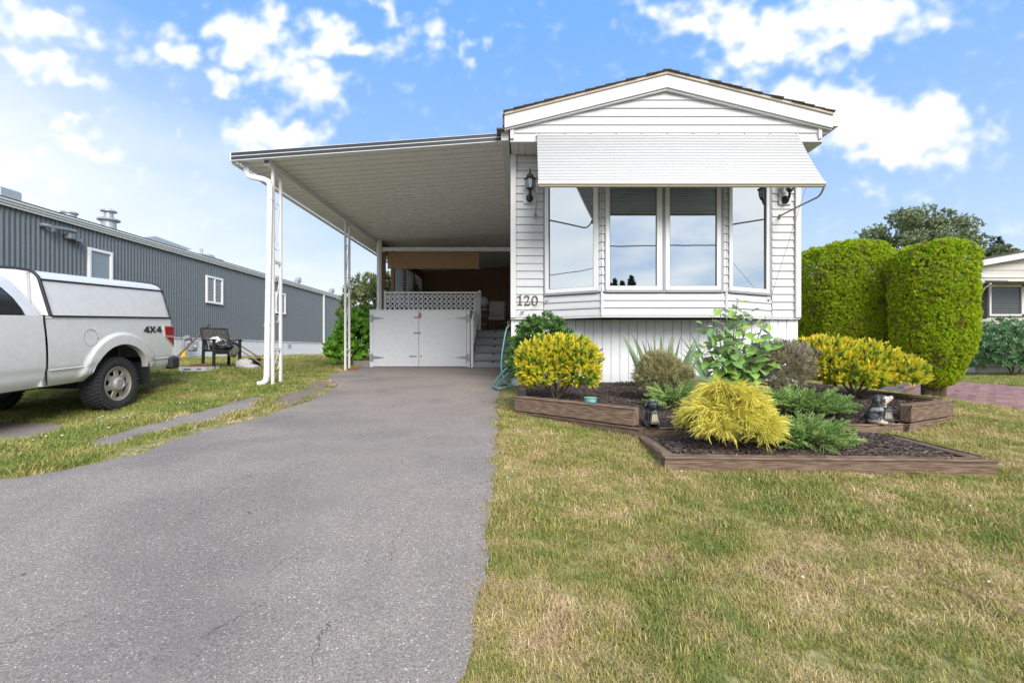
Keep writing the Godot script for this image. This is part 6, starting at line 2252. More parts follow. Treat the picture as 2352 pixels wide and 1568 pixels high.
func chair_corner() -> void:
	rng.seed = 121
	var at := on_ground(-6.66, 10.35)
	var bk := M("resin_black", 0.022, 0.021, 0.02, 0.5, {"grime": [251, 0.05, 0.6, 2.0]})
	var t := thing("patio_chair", "black slat-back patio chair standing on the neighbour's lawn", "chair", at)
	var ang := deg_to_rad(56)
	var bs := Basis.from_euler(Vector3(0, ang, 0))       # local +z is where the chair faces
	var L := func(p: Vector3) -> Vector3: return at + bs * p
	var b: B
	for x in [-0.26, 0.26]:
		for z in [-0.24, 0.24]:
			b = B.new()
			b.bar(L.call(Vector3(x, 0, z + (-0.05 if z < 0 else 0.0))), L.call(Vector3(x, 0.62 if z > 0 else 0.6, z)), 0.05, 0.055, bs.z, 0.006)
			put(b, "leg", bk, t)
		b = B.new()
		b.rbox(L.call(Vector3(x, 0.635, 0.02)), Vector3(0.06, 0.03, 0.58), 0.008, bs)
		put(b, "armrest", bk, t)
	b = B.new()
	b.rbox(L.call(Vector3(0, 0.40, 0.02)), Vector3(0.5, 0.04, 0.52), 0.01, bs)
	b.rbox(L.call(Vector3(0, 0.36, 0.25)), Vector3(0.5, 0.07, 0.03), 0.006, bs)
	put(b, "seat", bk, t)
	var gb := M("resin_worn", 0.06, 0.055, 0.05, 0.6, {"grime": [252, 0.05, 0.6, 2.0]})
	for i in 6:
		b = B.new()
		var x := -0.21 + i * 0.084
		b.bar(L.call(Vector3(x, 0.42, -0.2)), L.call(Vector3(x * 1.05, 0.88 + 0.015 * cos(x * 6.0), -0.36)), 0.072, 0.014, bs.z, 0.004)
		put(b, "back_slat", gb, t)
	b = B.new()
	b.bar(L.call(Vector3(-0.26, 0.89, -0.365)), L.call(Vector3(0.26, 0.89, -0.365)), 0.03, 0.045, Vector3.UP, 0.008)
	b.bar(L.call(Vector3(-0.26, 0.4, -0.2)), L.call(Vector3(-0.27, 0.9, -0.37)), 0.03, 0.04, bs.z, 0.006)
	b.bar(L.call(Vector3(0.26, 0.4, -0.2)), L.call(Vector3(0.27, 0.9, -0.37)), 0.03, 0.04, bs.z, 0.006)
	put(b, "back_frame", bk, t)
	# crumpled bags on the seat
	t = thing("rubbish_bag", "crumpled black plastic bag heaped on the patio chair seat", "bag", L.call(Vector3(0, 0.42, 0.05)))
	b = B.new()
	blob(b, L.call(Vector3(0.03, 0.50, 0.10)), Vector3(0.25, 0.115, 0.22), 0.35, 3)
	put(b, "bag", M("bag_black", 0.02, 0.02, 0.025, 0.25), t)
	t = thing("white_bag", "knotted white plastic bag behind the black one on the chair", "bag", L.call(Vector3(-0.08, 0.5, -0.1)))
	b = B.new()
	blob(b, L.call(Vector3(-0.08, 0.59, -0.1)), Vector3(0.13, 0.11, 0.1), 0.35, 5)
	put(b, "bag", M("bag_white", 0.65, 0.65, 0.66, 0.4), t)
	t = thing("canvas_pouch", "olive canvas pouch hanging over the chair's front edge", "pouch", L.call(Vector3(0.1, 0.35, 0.3)))
	b = B.new()
	blob(b, L.call(Vector3(0.1, 0.40, 0.28)), Vector3(0.13, 0.13, 0.06), 0.3, 8)
	put(b, "pouch", M("canvas_olive", 0.10, 0.105, 0.085, 0.9), t)
	# long-handled tools
	var wood := M("handle_wood", 0.15, 0.085, 0.05, 0.6)
	var wood2 := M("handle_pale", 0.25, 0.19, 0.13, 0.6)
	t = thing("shovel", "shovel with brown shaft and dark green grip leaning on the chair", "shovel", cz(210, 960, 10.2))
	b = B.new()
	var a0 := cz(180, 915, 10.15); var a1 := cz(690, 400, 10.55); var a2 := cz(775, 318, 10.6)
	b.tube([a0, a1], 0.017, 8)
	put(b, "shaft", wood, t)
	b = B.new()
	b.tube([a1, a2], 0.021, 8)
	put(b, "grip", M("grip_green", 0.012, 0.04, 0.035, 0.5), t)
	b = B.new()
	var dn := (a0 - a1).normalized()
	b.rbox(a0 + dn * 0.12, Vector3(0.2, 0.28, 0.012), 0.005, Basis(dn.cross(Vector3(0, 0, 1)).normalized(), -dn, Vector3(0, 0, 1)).orthonormalized())
	put(b, "blade", M("tool_steel", 0.12, 0.11, 0.10, 0.5, {"metal": 0.5}), t)
	t = thing("rake", "rake with pale wooden handle leaning from chair back to lawn", "rake", cz(1780, 1085, 10.2))
	b = B.new()
	b.tube([cz(770, 432, 10.7), cz(1800, 1085, 10.3)], 0.015, 8)
	put(b, "shaft", wood2, t)
	b = B.new()
	var r0 := cz(1800, 1085, 10.3)
	r0.y = gy(r0.x, 10.3) + 0.05
	b.bar(r0 + Vector3(-0.03, 0, -0.2), r0 + Vector3(0.03, 0, 0.2), 0.02, 0.02)
	for i in 12: b.tube([r0 + Vector3(0, 0, -0.19 + i * 0.035), r0 + Vector3(0.02, -0.06, -0.19 + i * 0.035)], 0.004, 4)
	put(b, "rake_head", M("tool_steel", 0, 0, 0, 0), t)
	t = thing("hoe", "hoe with reddish wooden handle leaning beside the rake", "hoe", cz(1780, 1000, 10.7))
	b = B.new()
	b.tube([cz(890, 422, 10.75), cz(1850, 1030, 10.9)], 0.015, 8)
	put(b, "shaft", M("handle_red", 0.20, 0.095, 0.06, 0.6), t)
	b = B.new()
	var h0 := cz(1850, 1030, 10.9)
	b.rbox(h0 + Vector3(0.02, -0.05, 0), Vector3(0.02, 0.12, 0.16), 0.005)
	put(b, "hoe_blade", M("tool_steel", 0, 0, 0, 0), t)
	# shallow carton with rusty metal scraps
	var p := on_ground(px(457, 0, 9.95).x, 9.95)
	t = thing("carton_tray", "shallow white carton on the grass before the chair", "carton", p)
	b = B.new()
	var tb := Basis.from_euler(Vector3(0, -0.08, 0))
	for q in [[Vector3(0, 0.05, 0.2), Vector3(0.58, 0.1, 0.01)], [Vector3(0, 0.05, -0.2), Vector3(0.58, 0.1, 0.01)], [Vector3(-0.29, 0.05, 0), Vector3(0.01, 0.098, 0.39)], [Vector3(0.29, 0.05, 0), Vector3(0.01, 0.098, 0.39)], [Vector3(0, 0.01, 0), Vector3(0.57, 0.01, 0.39)]]:
		b.rbox(p + tb * q[0], q[1], 0.002, tb)
	put(b, "tray", M("carton_white", 0.55, 0.55, 0.56, 0.7), t)
	b = B.new()
	b.box(p + tb * Vector3(-0.1, 0.05, 0.207), Vector3(0.16, 0.03, 0.003), tb)
	b.box(p + tb * Vector3(0.16, 0.055, 0.207), Vector3(0.1, 0.025, 0.003), tb)
	put(b, "print", M("print_grey", 0.12, 0.13, 0.16, 0.7), t)
	t = thing("rusty_grate", "rusty barbecue grate lying in the white carton", "grate", p + Vector3(0, 0.1, 0))
	b = B.new()
	for i in 15:
		var zz := -0.17 + i * 0.025
		b.tube([p + tb * Vector3(-0.25, 0.105 + zz * -0.25, zz), p + tb * Vector3(0.22, 0.115 + zz * -0.25, zz)], 0.006, 4)
	for x in [-0.25, 0.22]: b.tube([p + tb * Vector3(x, 0.15, -0.18), p + tb * Vector3(x, 0.065, 0.19)], 0.008, 5)
	put(b, "bars", M("rust", 0.20, 0.095, 0.05, 0.9, {"grime": [253, 0.1, 0.5, 4.0]}), t)
	# bucket and sack
	var bp := on_ground(px(584, 0, 10.6).x, 10.6)
	t = thing("black_bucket", "black plastic bucket beside the white sack on the lawn", "bucket", bp)
	b = B.new()
	b.lathe([Vector2(0.001, 0.0), Vector2(0.10, 0.0), Vector2(0.125, 0.19), Vector2(0.132, 0.19), Vector2(0.132, 0.21), Vector2(0.12, 0.21), Vector2(0.1, 0.02), Vector2(0.001, 0.02)], 20, Transform3D(Basis.IDENTITY, bp))
	put(b, "pail", M("bucket_black", 0.015, 0.015, 0.016, 0.5), t)
	var sp := on_ground(px(566, 0, 10.35).x, 10.35)
	t = thing("soil_sack", "slumped white plastic sack on the grass by the bucket", "sack", sp)
	b = B.new()
	blob(b, sp + Vector3(-0.05, 0.1, 0), Vector3(0.17, 0.13, 0.13), 0.25, 12)
	blob(b, sp + Vector3(0.1, 0.045, 0.03), Vector3(0.17, 0.06, 0.12), 0.3, 14)
	put(b, "sack", M("sack_white", 0.55, 0.53, 0.50, 0.6, {"grime": [254, 0.06, 0.55, 2.0]}), t)

func blob(b: B, at: Vector3, r: Vector3, rough: float, seed_: int) -> void:
	var g := []
	var seg := 16
	for i in seg + 1:
		var row := []
		var a := -PI / 2 + PI * i / seg
		for j in seg * 2 + 1:
			var c := TAU * (j % (seg * 2)) / (seg * 2)
			var d := Vector3(cos(a) * cos(c), sin(a), cos(a) * sin(c))
			var k := 1.0 + rough * noise_b.get_noise_3d(d.x * 1.1 + seed_ * 10.0, d.y * 1.1, d.z * 1.1) + rough * 0.4 * noise_b.get_noise_3d(d.x * 3.0, d.y * 3.0 + seed_, d.z * 3.0)
			row.append(at + d * r * k)
		g.append(row)
	b.grid(g)

# ---------------------------------------------------------------- plants
# leaf along local +y from the origin, face towards +z, folded along its midrib and drooping at the tip
func leaf(b: B, xf: Transform3D, length: float, width: float, fold := 0.25, droop := 0.15, heart := false) -> void:
	# outline: how far along, half width, where the edge itself lies along the blade
	var ts := [0.0, 0.12, 0.38, 0.7, 1.0]; var ws := [0.0, 0.72, 1.0, 0.62, 0.0]; var es := ts
	if heart:
		ts = [0.0, 0.08, 0.22, 0.42, 0.64, 0.84, 1.0]; ws = [0.0, 0.62, 0.96, 1.0, 0.76, 0.36, 0.0]; es = [0.0, -0.07, 0.10, 0.38, 0.64, 0.85, 1.0]
	var n := ts.size()
	var L := []; var R := []; var C := []
	for i in n:
		var t: float = ts[i]
		var z := -droop * length * t * t
		var w: float = ws[i] * width * 0.5
		C.append(xf * Vector3(0, length * t, z))
		var k := fold * w * (1.0 - 0.35 * t)
		L.append(xf * Vector3(-w, length * es[i], z + k)); R.append(xf * Vector3(w, length * es[i], z + k))
	for i in n - 1:
		if i == 0:
			b.tri(C[0], C[1], L[1]); b.tri(C[0], R[1], C[1])
		elif i == n - 2:
			b.tri(C[i], C[i + 1], L[i]); b.tri(C[i], R[i], C[i + 1])
		else:
			b.quad(C[i], C[i + 1], L[i + 1], L[i]); b.quad(C[i], R[i], R[i + 1], C[i + 1])

# basis whose y points along d, turned about it by roll
func along(d: Vector3, roll: float) -> Basis:
	d = d.normalized()
	var s := d.cross(Vector3.UP if absf(d.y) < 0.95 else Vector3.RIGHT).normalized()
	return Basis(s, d, s.cross(d)).rotated(d, roll)

func rdir() -> Vector3:
	var z := rnd(-1, 1); var a := rnd(0, TAU); var r := sqrt(1 - z * z)
	return Vector3(r * cos(a), z, r * sin(a))

func leafy(key: String, rough := 0.45, back := 0.5) -> StandardMaterial3D:
	return M(key, 1, 1, 1, rough, {"vc": true, "two": true, "back": back, "spec": 0.4})

func stems(t: Node, base: Vector3, tips: Array, r: float, m: Material, called := "stems") -> void:
	var b := B.new()
	for p in tips:
		var mid: Vector3 = base.lerp(p, 0.5) + Vector3(rnd(-0.03, 0.03), 0.02, rnd(-0.03, 0.03))
		b.tube([base + Vector3(rnd(-0.02, 0.02), -0.02, rnd(-0.02, 0.02)), mid, p], [r, r * 0.7, r * 0.35], 5)
	put(b, called, m, t)

func shade_col(c: Color, lo: float, hi: float) -> Color:
	var v := rnd(lo, hi)
	return Color(c.r * v, c.g * v, c.b * v)

# rounded shrub of rosettes. pts holds lobes [centre, radii]
func rosette_shrub(t: Node, lobes: Array, count: int, sprig: Mesh, size: float, mix: Callable, mat: Material, rough := 0.14) -> void:
	var xs := []; var cs := PackedColorArray()
	var vol := 0.0
	for l in lobes: vol += l[1].x * l[1].z
	for l in lobes:
		var m := int(count * l[1].x * l[1].z / vol)
		for i in m:
			var d := rdir()
			if d.y < -0.55: d.y *= -0.5
			d = d.normalized()
			var k := 1.0 - 0.42 * pow(rng.randf(), 2.2)
			k *= 1.0 + rough * (noise_b.get_noise_3d(d.x * 1.2 + l[0].x * 3.0, d.y * 1.2, d.z * 1.2) + 0.5 * rng.randf() * rng.randf())
			var p: Vector3 = l[0] + d * l[1] * k
			var hidden := false
			for o in lobes:
				if o != l and ((p - o[0]) / o[1]).length() < 0.62: hidden = true
			if hidden: continue
			var face: Vector3 = (d / l[1]).normalized()
			face = (face + Vector3(0, 0.45, 0) + rdir() * 0.55).normalized()
			xs.append(Transform3D(along(face, rnd(0, TAU)).scaled(Vector3.ONE * size * rnd(0.75, 1.25)), p))
			cs.append(mix.call(k, d))
	cloud_of("foliage", sprig, mat, xs, cs, t)

func bed_plants() -> void:
	rng.seed = 131
	var bark := M("bark_brown", 0.12, 0.085, 0.06, 0.9)
	# --- golden variegated euonymus
	var sp := B.new()
	for i in 9:
		var a := TAU * i / 9 * 2.4
		var lean := lerpf(0.25, 1.25, i / 8.0)
		sp.col = Color(1, 1, 1) * rnd(0.85, 1.1)
		if i > 5: sp.col = Color(0.55, 0.85, 0.8)
		leaf(sp, Transform3D(Basis.from_euler(Vector3(0, a, 0)) * Basis.from_euler(Vector3(lean, 0, 0)), Vector3(0, -0.006 * i, 0)), rnd(0.032, 0.045), rnd(0.014, 0.02), 0.35, 0.2)
	var sprig := sp.mesh(Vector3.ZERO, true)
	var yellow := Color(0.87, 0.71, 0.06); var lime := Color(0.52, 0.54, 0.05); var green := Color(0.09, 0.19, 0.03)
	var euo := func(_k: float, _d: Vector3) -> Color:
		var r := rng.randf()
		if r < 0.62: return shade_col(yellow.lerp(lime, rnd(0.0, 0.3)), 0.85, 1.12)
		if r < 0.84: return shade_col(lime, 0.8, 1.2)
		return shade_col(green, 0.8, 1.4)
	var y := mulch_y(0.38, 5.0)
	var t := thing("golden_euonymus", "rounded golden euonymus bush behind the turquoise pot", "shrub", Vector3(0.38, y, -5.0), "golden euonymus bushes")
	rosette_shrub(t, [[Vector3(0.20, EYE - 0.145, -5.0), Vector3(0.29, 0.30, 0.31)], [Vector3(0.55, EYE - 0.12, -5.0), Vector3(0.27, 0.27, 0.3)], [Vector3(0.36, EYE - 0.07, -5.05), Vector3(0.3, 0.24, 0.32)], [Vector3(0.58, EYE - 0.27, -4.88), Vector3(0.21, 0.18, 0.2)], [Vector3(0.14, EYE - 0.25, -4.95), Vector3(0.2, 0.2, 0.24)]], 3200, sprig, 0.85, euo, leafy("euonymus_leaf"))
	stems(t, Vector3(0.34, y, -5.0), [Vector3(0.1, EYE - 0.2, -5.0), Vector3(0.3, EYE - 0.15, -5.1), Vector3(0.5, EYE - 0.15, -4.95), Vector3(0.62, EYE - 0.25, -4.9), Vector3(0.2, EYE - 0.2, -4.85)], 0.014, bark)
	y = mulch_y(3.7, 5.2)
	t = thing("golden_euonymus", "wide golden euonymus bush in front of the clipped cedars", "shrub", Vector3(3.65, y, -5.2), "golden euonymus bushes")
	rosette_shrub(t, [[Vector3(3.36, EYE - 0.12, -5.2), Vector3(0.36, 0.28, 0.34)], [Vector3(3.72, EYE - 0.15, -5.15), Vector3(0.36, 0.26, 0.34)], [Vector3(3.98, EYE - 0.24, -5.05), Vector3(0.3, 0.2, 0.3)], [Vector3(3.55, EYE - 0.25, -4.98), Vector3(0.36, 0.2, 0.25)], [Vector3(3.3, EYE - 0.04, -5.35), Vector3(0.26, 0.2, 0.26)]], 3700, sprig, 0.9, euo, leafy("euonymus_leaf"))
	stems(t, Vector3(3.65, y, -5.2), [Vector3(3.3, EYE - 0.2, -5.1), Vector3(3.6, EYE - 0.15, -5.3), Vector3(3.8, EYE - 0.2, -5.0), Vector3(4.0, EYE - 0.25, -5.1), Vector3(3.45, EYE - 0.25, -5.0)], 0.013, bark)
	# --- green leafy bush at the corner
	sp = B.new()
	for i in 13:
		var a := i * 2.4
		leaf(sp, Transform3D(Basis.from_euler(Vector3(0, a, 0)) * Basis.from_euler(Vector3(rnd(0.5, 1.5), 0, 0)), Vector3(0, 0.012 * (i % 5) - 0.03, 0)), rnd(0.035, 0.055), rnd(0.014, 0.02), 0.3, 0.3)
	sprig = sp.mesh()
	y = mulch_y(0.2, 6.3)
	t = thing("green_bush", "dark green leafy bush against the skirting under number 120", "shrub", Vector3(0.2, y, -6.3))
	rosette_shrub(t, [[Vector3(0.26, EYE + 0.17, -6.3), Vector3(0.34, 0.32, 0.3)], [Vector3(0.05, EYE - 0.05, -6.25), Vector3(0.26, 0.34, 0.28)], [Vector3(0.45, EYE - 0.0, -6.35), Vector3(0.28, 0.3, 0.28)], [Vector3(0.0, EYE - 0.25, -6.15), Vector3(0.22, 0.2, 0.22)]], 900, sprig, 1.1, func(k: float, d: Vector3) -> Color: return shade_col(Color(0.07, 0.17, 0.035).lerp(Color(0.15, 0.29, 0.065), rng.randf()), 0.75, 1.25), leafy("green_leaf", 0.35))
	stems(t, Vector3(0.2, y, -6.3), [Vector3(0.0, EYE + 0.1, -6.3), Vector3(0.2, EYE + 0.25, -6.35), Vector3(0.4, EYE + 0.15, -6.25), Vector3(0.1, EYE, -6.2)], 0.012, bark)
	lilac()
	iris_clump("sword_leaved_iris", "sword-leaved iris clump against the skirting behind the wiry shrub", Vector2(1.8, 6.1), 30, 0.78)
	iris_clump("sword_leaved_iris", "sword-leaved iris clump rising between lilac and lavender", Vector2(2.75, 6.2), 16, 0.76)
	# --- wiry grey-green shrub and lavender
	sp = B.new()
	for i in 16:
		var d := Vector3(rnd(-0.6, 0.6), 1.0, rnd(-0.6, 0.6)).normalized()
		var o := Vector3(rnd(-0.012, 0.012), 0, rnd(-0.012, 0.012))
		leaf(sp, Transform3D(along(d, rnd(0, TAU)), o + d * rnd(0.0, 0.035)), rnd(0.012, 0.022), rnd(0.004, 0.006), 0.2, 0.1)
		if i < 4:
			sp.tube([o, o + d * 0.055], 0.0009, 3, false)
	var fine := sp.mesh()
	y = mulch_y(1.5, 5.0)
	t = thing("wiry_shrub", "wiry khaki-green dome-shaped shrub in front of the iris leaves", "shrub", Vector3(1.5, y, -5.0))
	rosette_shrub(t, [[Vector3(1.44, EYE - 0.225, -5.0), Vector3(0.19, 0.17, 0.2)], [Vector3(1.58, EYE - 0.30, -4.95), Vector3(0.18, 0.13, 0.18)], [Vector3(1.36, EYE - 0.30, -4.97), Vector3(0.15, 0.13, 0.17)]], 2600, fine, 1.1, func(k: float, d: Vector3) -> Color: return shade_col(Color(0.56, 0.50, 0.27).lerp(Color(0.33, 0.34, 0.15), rng.randf()), 0.7, 1.3), leafy("wiry_leaf", 0.7), 0.42)
	stems(t, Vector3(1.5, y, -5.0), [Vector3(1.35, EYE - 0.3, -5.0), Vector3(1.5, EYE - 0.2, -5.05), Vector3(1.65, EYE - 0.25, -4.95)], 0.009, bark)
	y = mulch_y(2.8, 5.1)
	t = thing("lavender", "grey lavender mound with faded purple flower heads beside the euonymus", "shrub", Vector3(2.8, y, -5.1))
	rosette_shrub(t, [[Vector3(2.72, EYE - 0.2, -5.1), Vector3(0.28, 0.22, 0.27)], [Vector3(2.9, EYE - 0.16, -5.15), Vector3(0.22, 0.2, 0.24)], [Vector3(2.58, EYE - 0.3, -5.05), Vector3(0.2, 0.15, 0.2)]], 3600, fine, 1.15, func(k: float, d: Vector3) -> Color: return shade_col(Color(0.36, 0.37, 0.20).lerp(Color(0.46, 0.38, 0.28), rng.randf()), 0.65, 1.3), leafy("wiry_leaf", 0.7), 0.42)
	var fl := B.new()
	fl.tube([Vector3.ZERO, Vector3(0.004, 0.07, 0)], 0.0012, 3, false)
	for i in 5: fl.ball(Vector3(0.004, 0.07 + i * 0.006, 0), Vector3(0.006, 0.005, 0.006), 3)
	var fx := []; var fc := PackedColorArray()
	for i in 170:
		var a := rnd(0, TAU); var r := sqrt(rng.randf())
		var p := Vector3(2.78 + cos(a) * r * 0.36, EYE + 0.01 - 0.12 * r * r, -5.12 + sin(a) * r * 0.28)
		fx.append(Transform3D(along(Vector3(cos(a) * r * 0.6, 1, sin(a) * r * 0.6) + rdir() * 0.2, 0).scaled(Vector3.ONE * rnd(0.8, 1.3)), p))
		fc.append(shade_col(Color(0.36, 0.27, 0.34).lerp(Color(0.45, 0.36, 0.32), rng.randf()), 0.4, 1.3))
	cloud_of("flower_heads", fl.mesh(), leafy("lavender_head", 0.8), fx, fc, t)
	stems(t, Vector3(2.8, y, -5.1), [Vector3(2.6, EYE - 0.3, -5.1), Vector3(2.85, EYE - 0.2, -5.1), Vector3(3.0, EYE - 0.2, -5.15)], 0.009, bark)
	# --- junipers: flat feathery sprays
	sp = B.new()
	for k in 5:
		var base := Vector3(0, 0.03 * k, 0.0)
		for s in [-1.0, 1.0]:
			var d := Vector3(s * 0.75, 1.0, rnd(-0.25, 0.25)).normalized()
			var ln := 0.075 - 0.011 * k
			sp.tube([base, base + d * ln], [0.004, 0.0012], 4, false)
			for q in 6:
				var p := base + d * ln * (q + 0.7) / 6.0
				for w in 3:
					var e := (d + Vector3(rnd(-0.8, 0.8), rnd(-0.2, 0.8), rnd(-0.8, 0.8))).normalized()
					leaf(sp, Transform3D(along(e, rnd(0, TAU)), p), rnd(0.012, 0.02), 0.0042, 0.2, 0.0)
	sp.tube([Vector3.ZERO, Vector3(0, 0.16, 0)], [0.004, 0.0015], 4, false)
	var feather := sp.mesh()
	juniper("spreading juniper with blue-green sprays behind the golden thread cypress", Vector3(2.6, 0, -4.35), 0.40, 0.14, 250, feather)
	juniper("spreading juniper with grey-green sprays on the lower mulch tier", Vector3(2.1, 0, -3.5), 0.28, 0.13, 210, feather)
	juniper("small bright green juniper between wiry shrub and thread cypress", Vector3(1.45, 0, -4.55), 0.2, 0.17, 80, feather)
	thread_cypress()
	# --- turquoise pot
	var pp := Vector3(0.635, mulch_y(0.635, 4.52) + 0.01, -4.5)
	t = thing("turquoise_pot", "small ribbed turquoise pot with pale succulents", "plant pot", pp)
	b_pot(t, pp)

func b_pot(t: Node, pp: Vector3) -> void:
	var b := B.new()
	var pr := [Vector2(0.001, 0.0), Vector2(0.047, 0.0)]
	for i in 8: pr.append_array([Vector2(0.048 + 0.0013 * i, 0.006 + i * 0.0095), Vector2(0.0505 + 0.0013 * i, 0.010 + i * 0.0095)])
	pr.append_array([Vector2(0.062, 0.084), Vector2(0.063, 0.09), Vector2(0.055, 0.09), Vector2(0.052, 0.075), Vector2(0.001, 0.075)])
	b.lathe(pr, 24, Transform3D(Basis.IDENTITY, pp))
	put(b, "pot", M("turquoise_glaze", 0.16, 0.47, 0.46, 0.4), t)
	b = B.new()
	for i in 14:
		var a := i * 2.4; var r := 0.012 * sqrt(float(i))
		var c := pp + Vector3(cos(a) * r, 0.078, sin(a) * r)
		for k in 9:
			leaf(b, Transform3D(Basis.from_euler(Vector3(0, k * 2.4, 0)) * Basis.from_euler(Vector3(0.35 + 0.1 * k, 0, 0)), c), 0.022, 0.009, 0.4, -0.2)
	put(b, "succulents", M("succulent", 0.44, 0.50, 0.24, 0.5, {"two": true}), t)

func juniper(label: String, at: Vector3, r: float, h: float, count: int, spray: Mesh) -> void:
	at.y = mulch_y(at.x, -at.z)
	var t := thing("spreading_juniper", label, "juniper", at, "spreading junipers")
	var xs := []; var cs := PackedColorArray(); var tips := []
	for i in count:
		var a := rnd(0, TAU); var q := sqrt(rng.randf())
		var el := lerpf(1.15, 0.12, q) + rnd(-0.12, 0.25)
		var d := Vector3(cos(a) * cos(el), sin(el), sin(a) * cos(el) * 0.8)
		var len := rnd(0.45, 1.0) * r
		var p := at + Vector3(d.x * len, d.y * h * 0.95 * rnd(0.5, 1.0) + 0.02, d.z * len)
		var dir := (Vector3(d.x, maxf(d.y * 0.4, 0.08) + 0.06, d.z) + rdir() * 0.25).normalized()
		# broad face of the spray looks up
		var bs := along(dir, 0.0)
		bs = bs.rotated(dir, rnd(-0.6, 0.6))
		xs.append(Transform3D(bs.scaled(Vector3.ONE * rnd(0.75, 1.15)), p))
		cs.append(shade_col(Color(0.22, 0.37, 0.10).lerp(Color(0.38, 0.50, 0.16), rng.randf()), 0.75, 1.25))
		if i % 9 == 0: tips.append(p)
	cloud_of("foliage", spray, leafy("juniper_needle", 0.6, 0.3), xs, cs, t)
	stems(t, at, tips, 0.008, M("bark_brown", 0, 0, 0, 0))

func thread_cypress() -> void:
	var at := Vector3(1.48, mulch_y(1.48, 3.42), -3.42)
	var t := thing("golden_thread_cypress", "mophead golden thread cypress with drooping yellow strings", "shrub", at)
	# a drooping bunch of threads that leaves the origin along +y and hangs towards +z and down
	var kinds := []
	for v in 3:
		var b := B.new()
		for i in 12:
			var p := Vector3.ZERO
			var side := rnd(-0.7, 0.7)
			var d := Vector3(side, 0.75, 0.35).normalized()
			var n := 6
			var ln := rnd(0.10, 0.2)
			b.col = Color(1, 1, 1) * rnd(0.75, 1.15)
			var bend := rnd(0.16, 0.34)
			for k in n:
				var q := p + d * ln / n
				var s := d.cross(Vector3(0, 0, 1)).normalized() * 0.0021
				var u := s.cross(d).normalized() * 0.0016
				b.quad(p - s, p + s, q + s, q - s)
				b.quad(p - u, p + u, q + u, q - u)
				if k > 0:
					var e := (d + Vector3(rnd(-0.9, 0.9), rnd(-0.3, 0.5), rnd(-0.5, 0.7))).normalized()
					var w := q + e * rnd(0.012, 0.03)
					b.tri(q - s, q + s, w)
				p = q
				d = (d + Vector3(side * 0.05, -bend, 0.10)).normalized()
		kinds.append(b.mesh(Vector3.ZERO, true))
	var xs := [[], [], []]; var cs := [PackedColorArray(), PackedColorArray(), PackedColorArray()]
	var lobes := []
	for i in 17:
		var a := i * 2.4; var f := sqrt((i + 0.5) / 17.0)
		lobes.append([at + Vector3(cos(a) * f * 0.245, 0.085 + 0.29 * (1.0 - f * f) * rnd(0.7, 1.15), sin(a) * f * 0.22), rnd(0.06, 0.12)])
	for i in 980:
		var l: Array = lobes[rng.randi() % lobes.size()]
		var d := rdir()
		if d.y < -0.2: d.y = -d.y
		var k := pow(rng.randf(), 0.5)
		var p: Vector3 = l[0] + d * l[1] * k
		var o := Vector3(p.x - at.x, 0, p.z - at.z)
		o = (o.normalized() * 0.7 + Vector3(d.x, 0, d.z) + Vector3(rnd(-0.5, 0.5), 0, rnd(-0.5, 0.5)))
		o = o.normalized() if o.length() > 0.05 else Vector3(1, 0, 0)
		var bs := Basis(Vector3.UP.cross(o), Vector3.UP, o)
		bs = bs.rotated(bs.x, rnd(-0.5, 0.9))
		bs = bs.rotated(o, rnd(-0.6, 0.6))
		var n := rng.randi() % 3
		xs[n].append(Transform3D(bs.scaled(Vector3.ONE * rnd(0.42, 0.95)), p))
		var c := Color(0.93, 0.82, 0.19).lerp(Color(0.64, 0.67, 0.12), rng.randf() * rng.randf())
		cs[n].append(shade_col(c, 0.85, 1.2))
	for n in 3: cloud_of("thread_foliage", kinds[n], leafy("thread", 0.6, 0.4), xs[n], cs[n], t)
	var tips := []
	for i in 14:
		var d := rdir()
		tips.append(at + Vector3(d.x * 0.2, 0.15 + 0.15 * absf(d.y), d.z * 0.2))
	stems(t, at, tips, 0.008, M("bark_brown", 0, 0, 0, 0))

func iris_clump(called: String, label: String, p: Vector2, count: int, h: float) -> void:
	var at := Vector3(p.x, mulch_y(p.x, p.y), -p.y)
	var t := thing(called, label, "iris", at, "iris clumps")
	for i in count:
		var a := rnd(0, TAU); var r := sqrt(rng.randf())
		var o := at + Vector3(cos(a) * r * 0.34, -0.01, sin(a) * r * 0.1)
		var out := Vector3(cos(a) * r * rnd(0.25, 0.7), 1.0, sin(a) * r * 0.3).normalized()
		var len := h * rnd(0.7, 1.12)
		if i % 8 == 7:
			out = Vector3(-0.9 if cos(a) < 0 else 0.9, 0.75, 0.25).normalized()
		var b := B.new()
		var n := 7
		var prev := []
		var d := out
		var q := o
		var wide := rnd(0.020, 0.032)
		var roll := rnd(-0.5, 0.5)
		for k in n + 1:
			var s := d.cross(Vector3(roll, 0, 1)).normalized() * wide * (1.0 - pow(float(k) / n, 2.2))
			var row := [q - s, q + Vector3(0, 0, 0.005), q + s]
			if k > 0:
				b.quad(prev[0], prev[1], row[1], row[0]); b.quad(prev[1], prev[2], row[2], row[1])
			prev = row
			q += d * len / n
			d = (d + Vector3(out.x * 0.12, -0.03 - (0.22 if i % 8 == 7 else 0.0), 0.0)).normalized()
		put(b, "leaf", M("iris_leaf%d" % (i % 3), [0.15, 0.21, 0.18][i % 3], [0.25, 0.32, 0.27][i % 3], [0.12, 0.155, 0.10][i % 3], 0.4, {"two": true, "back": 0.2}), t)

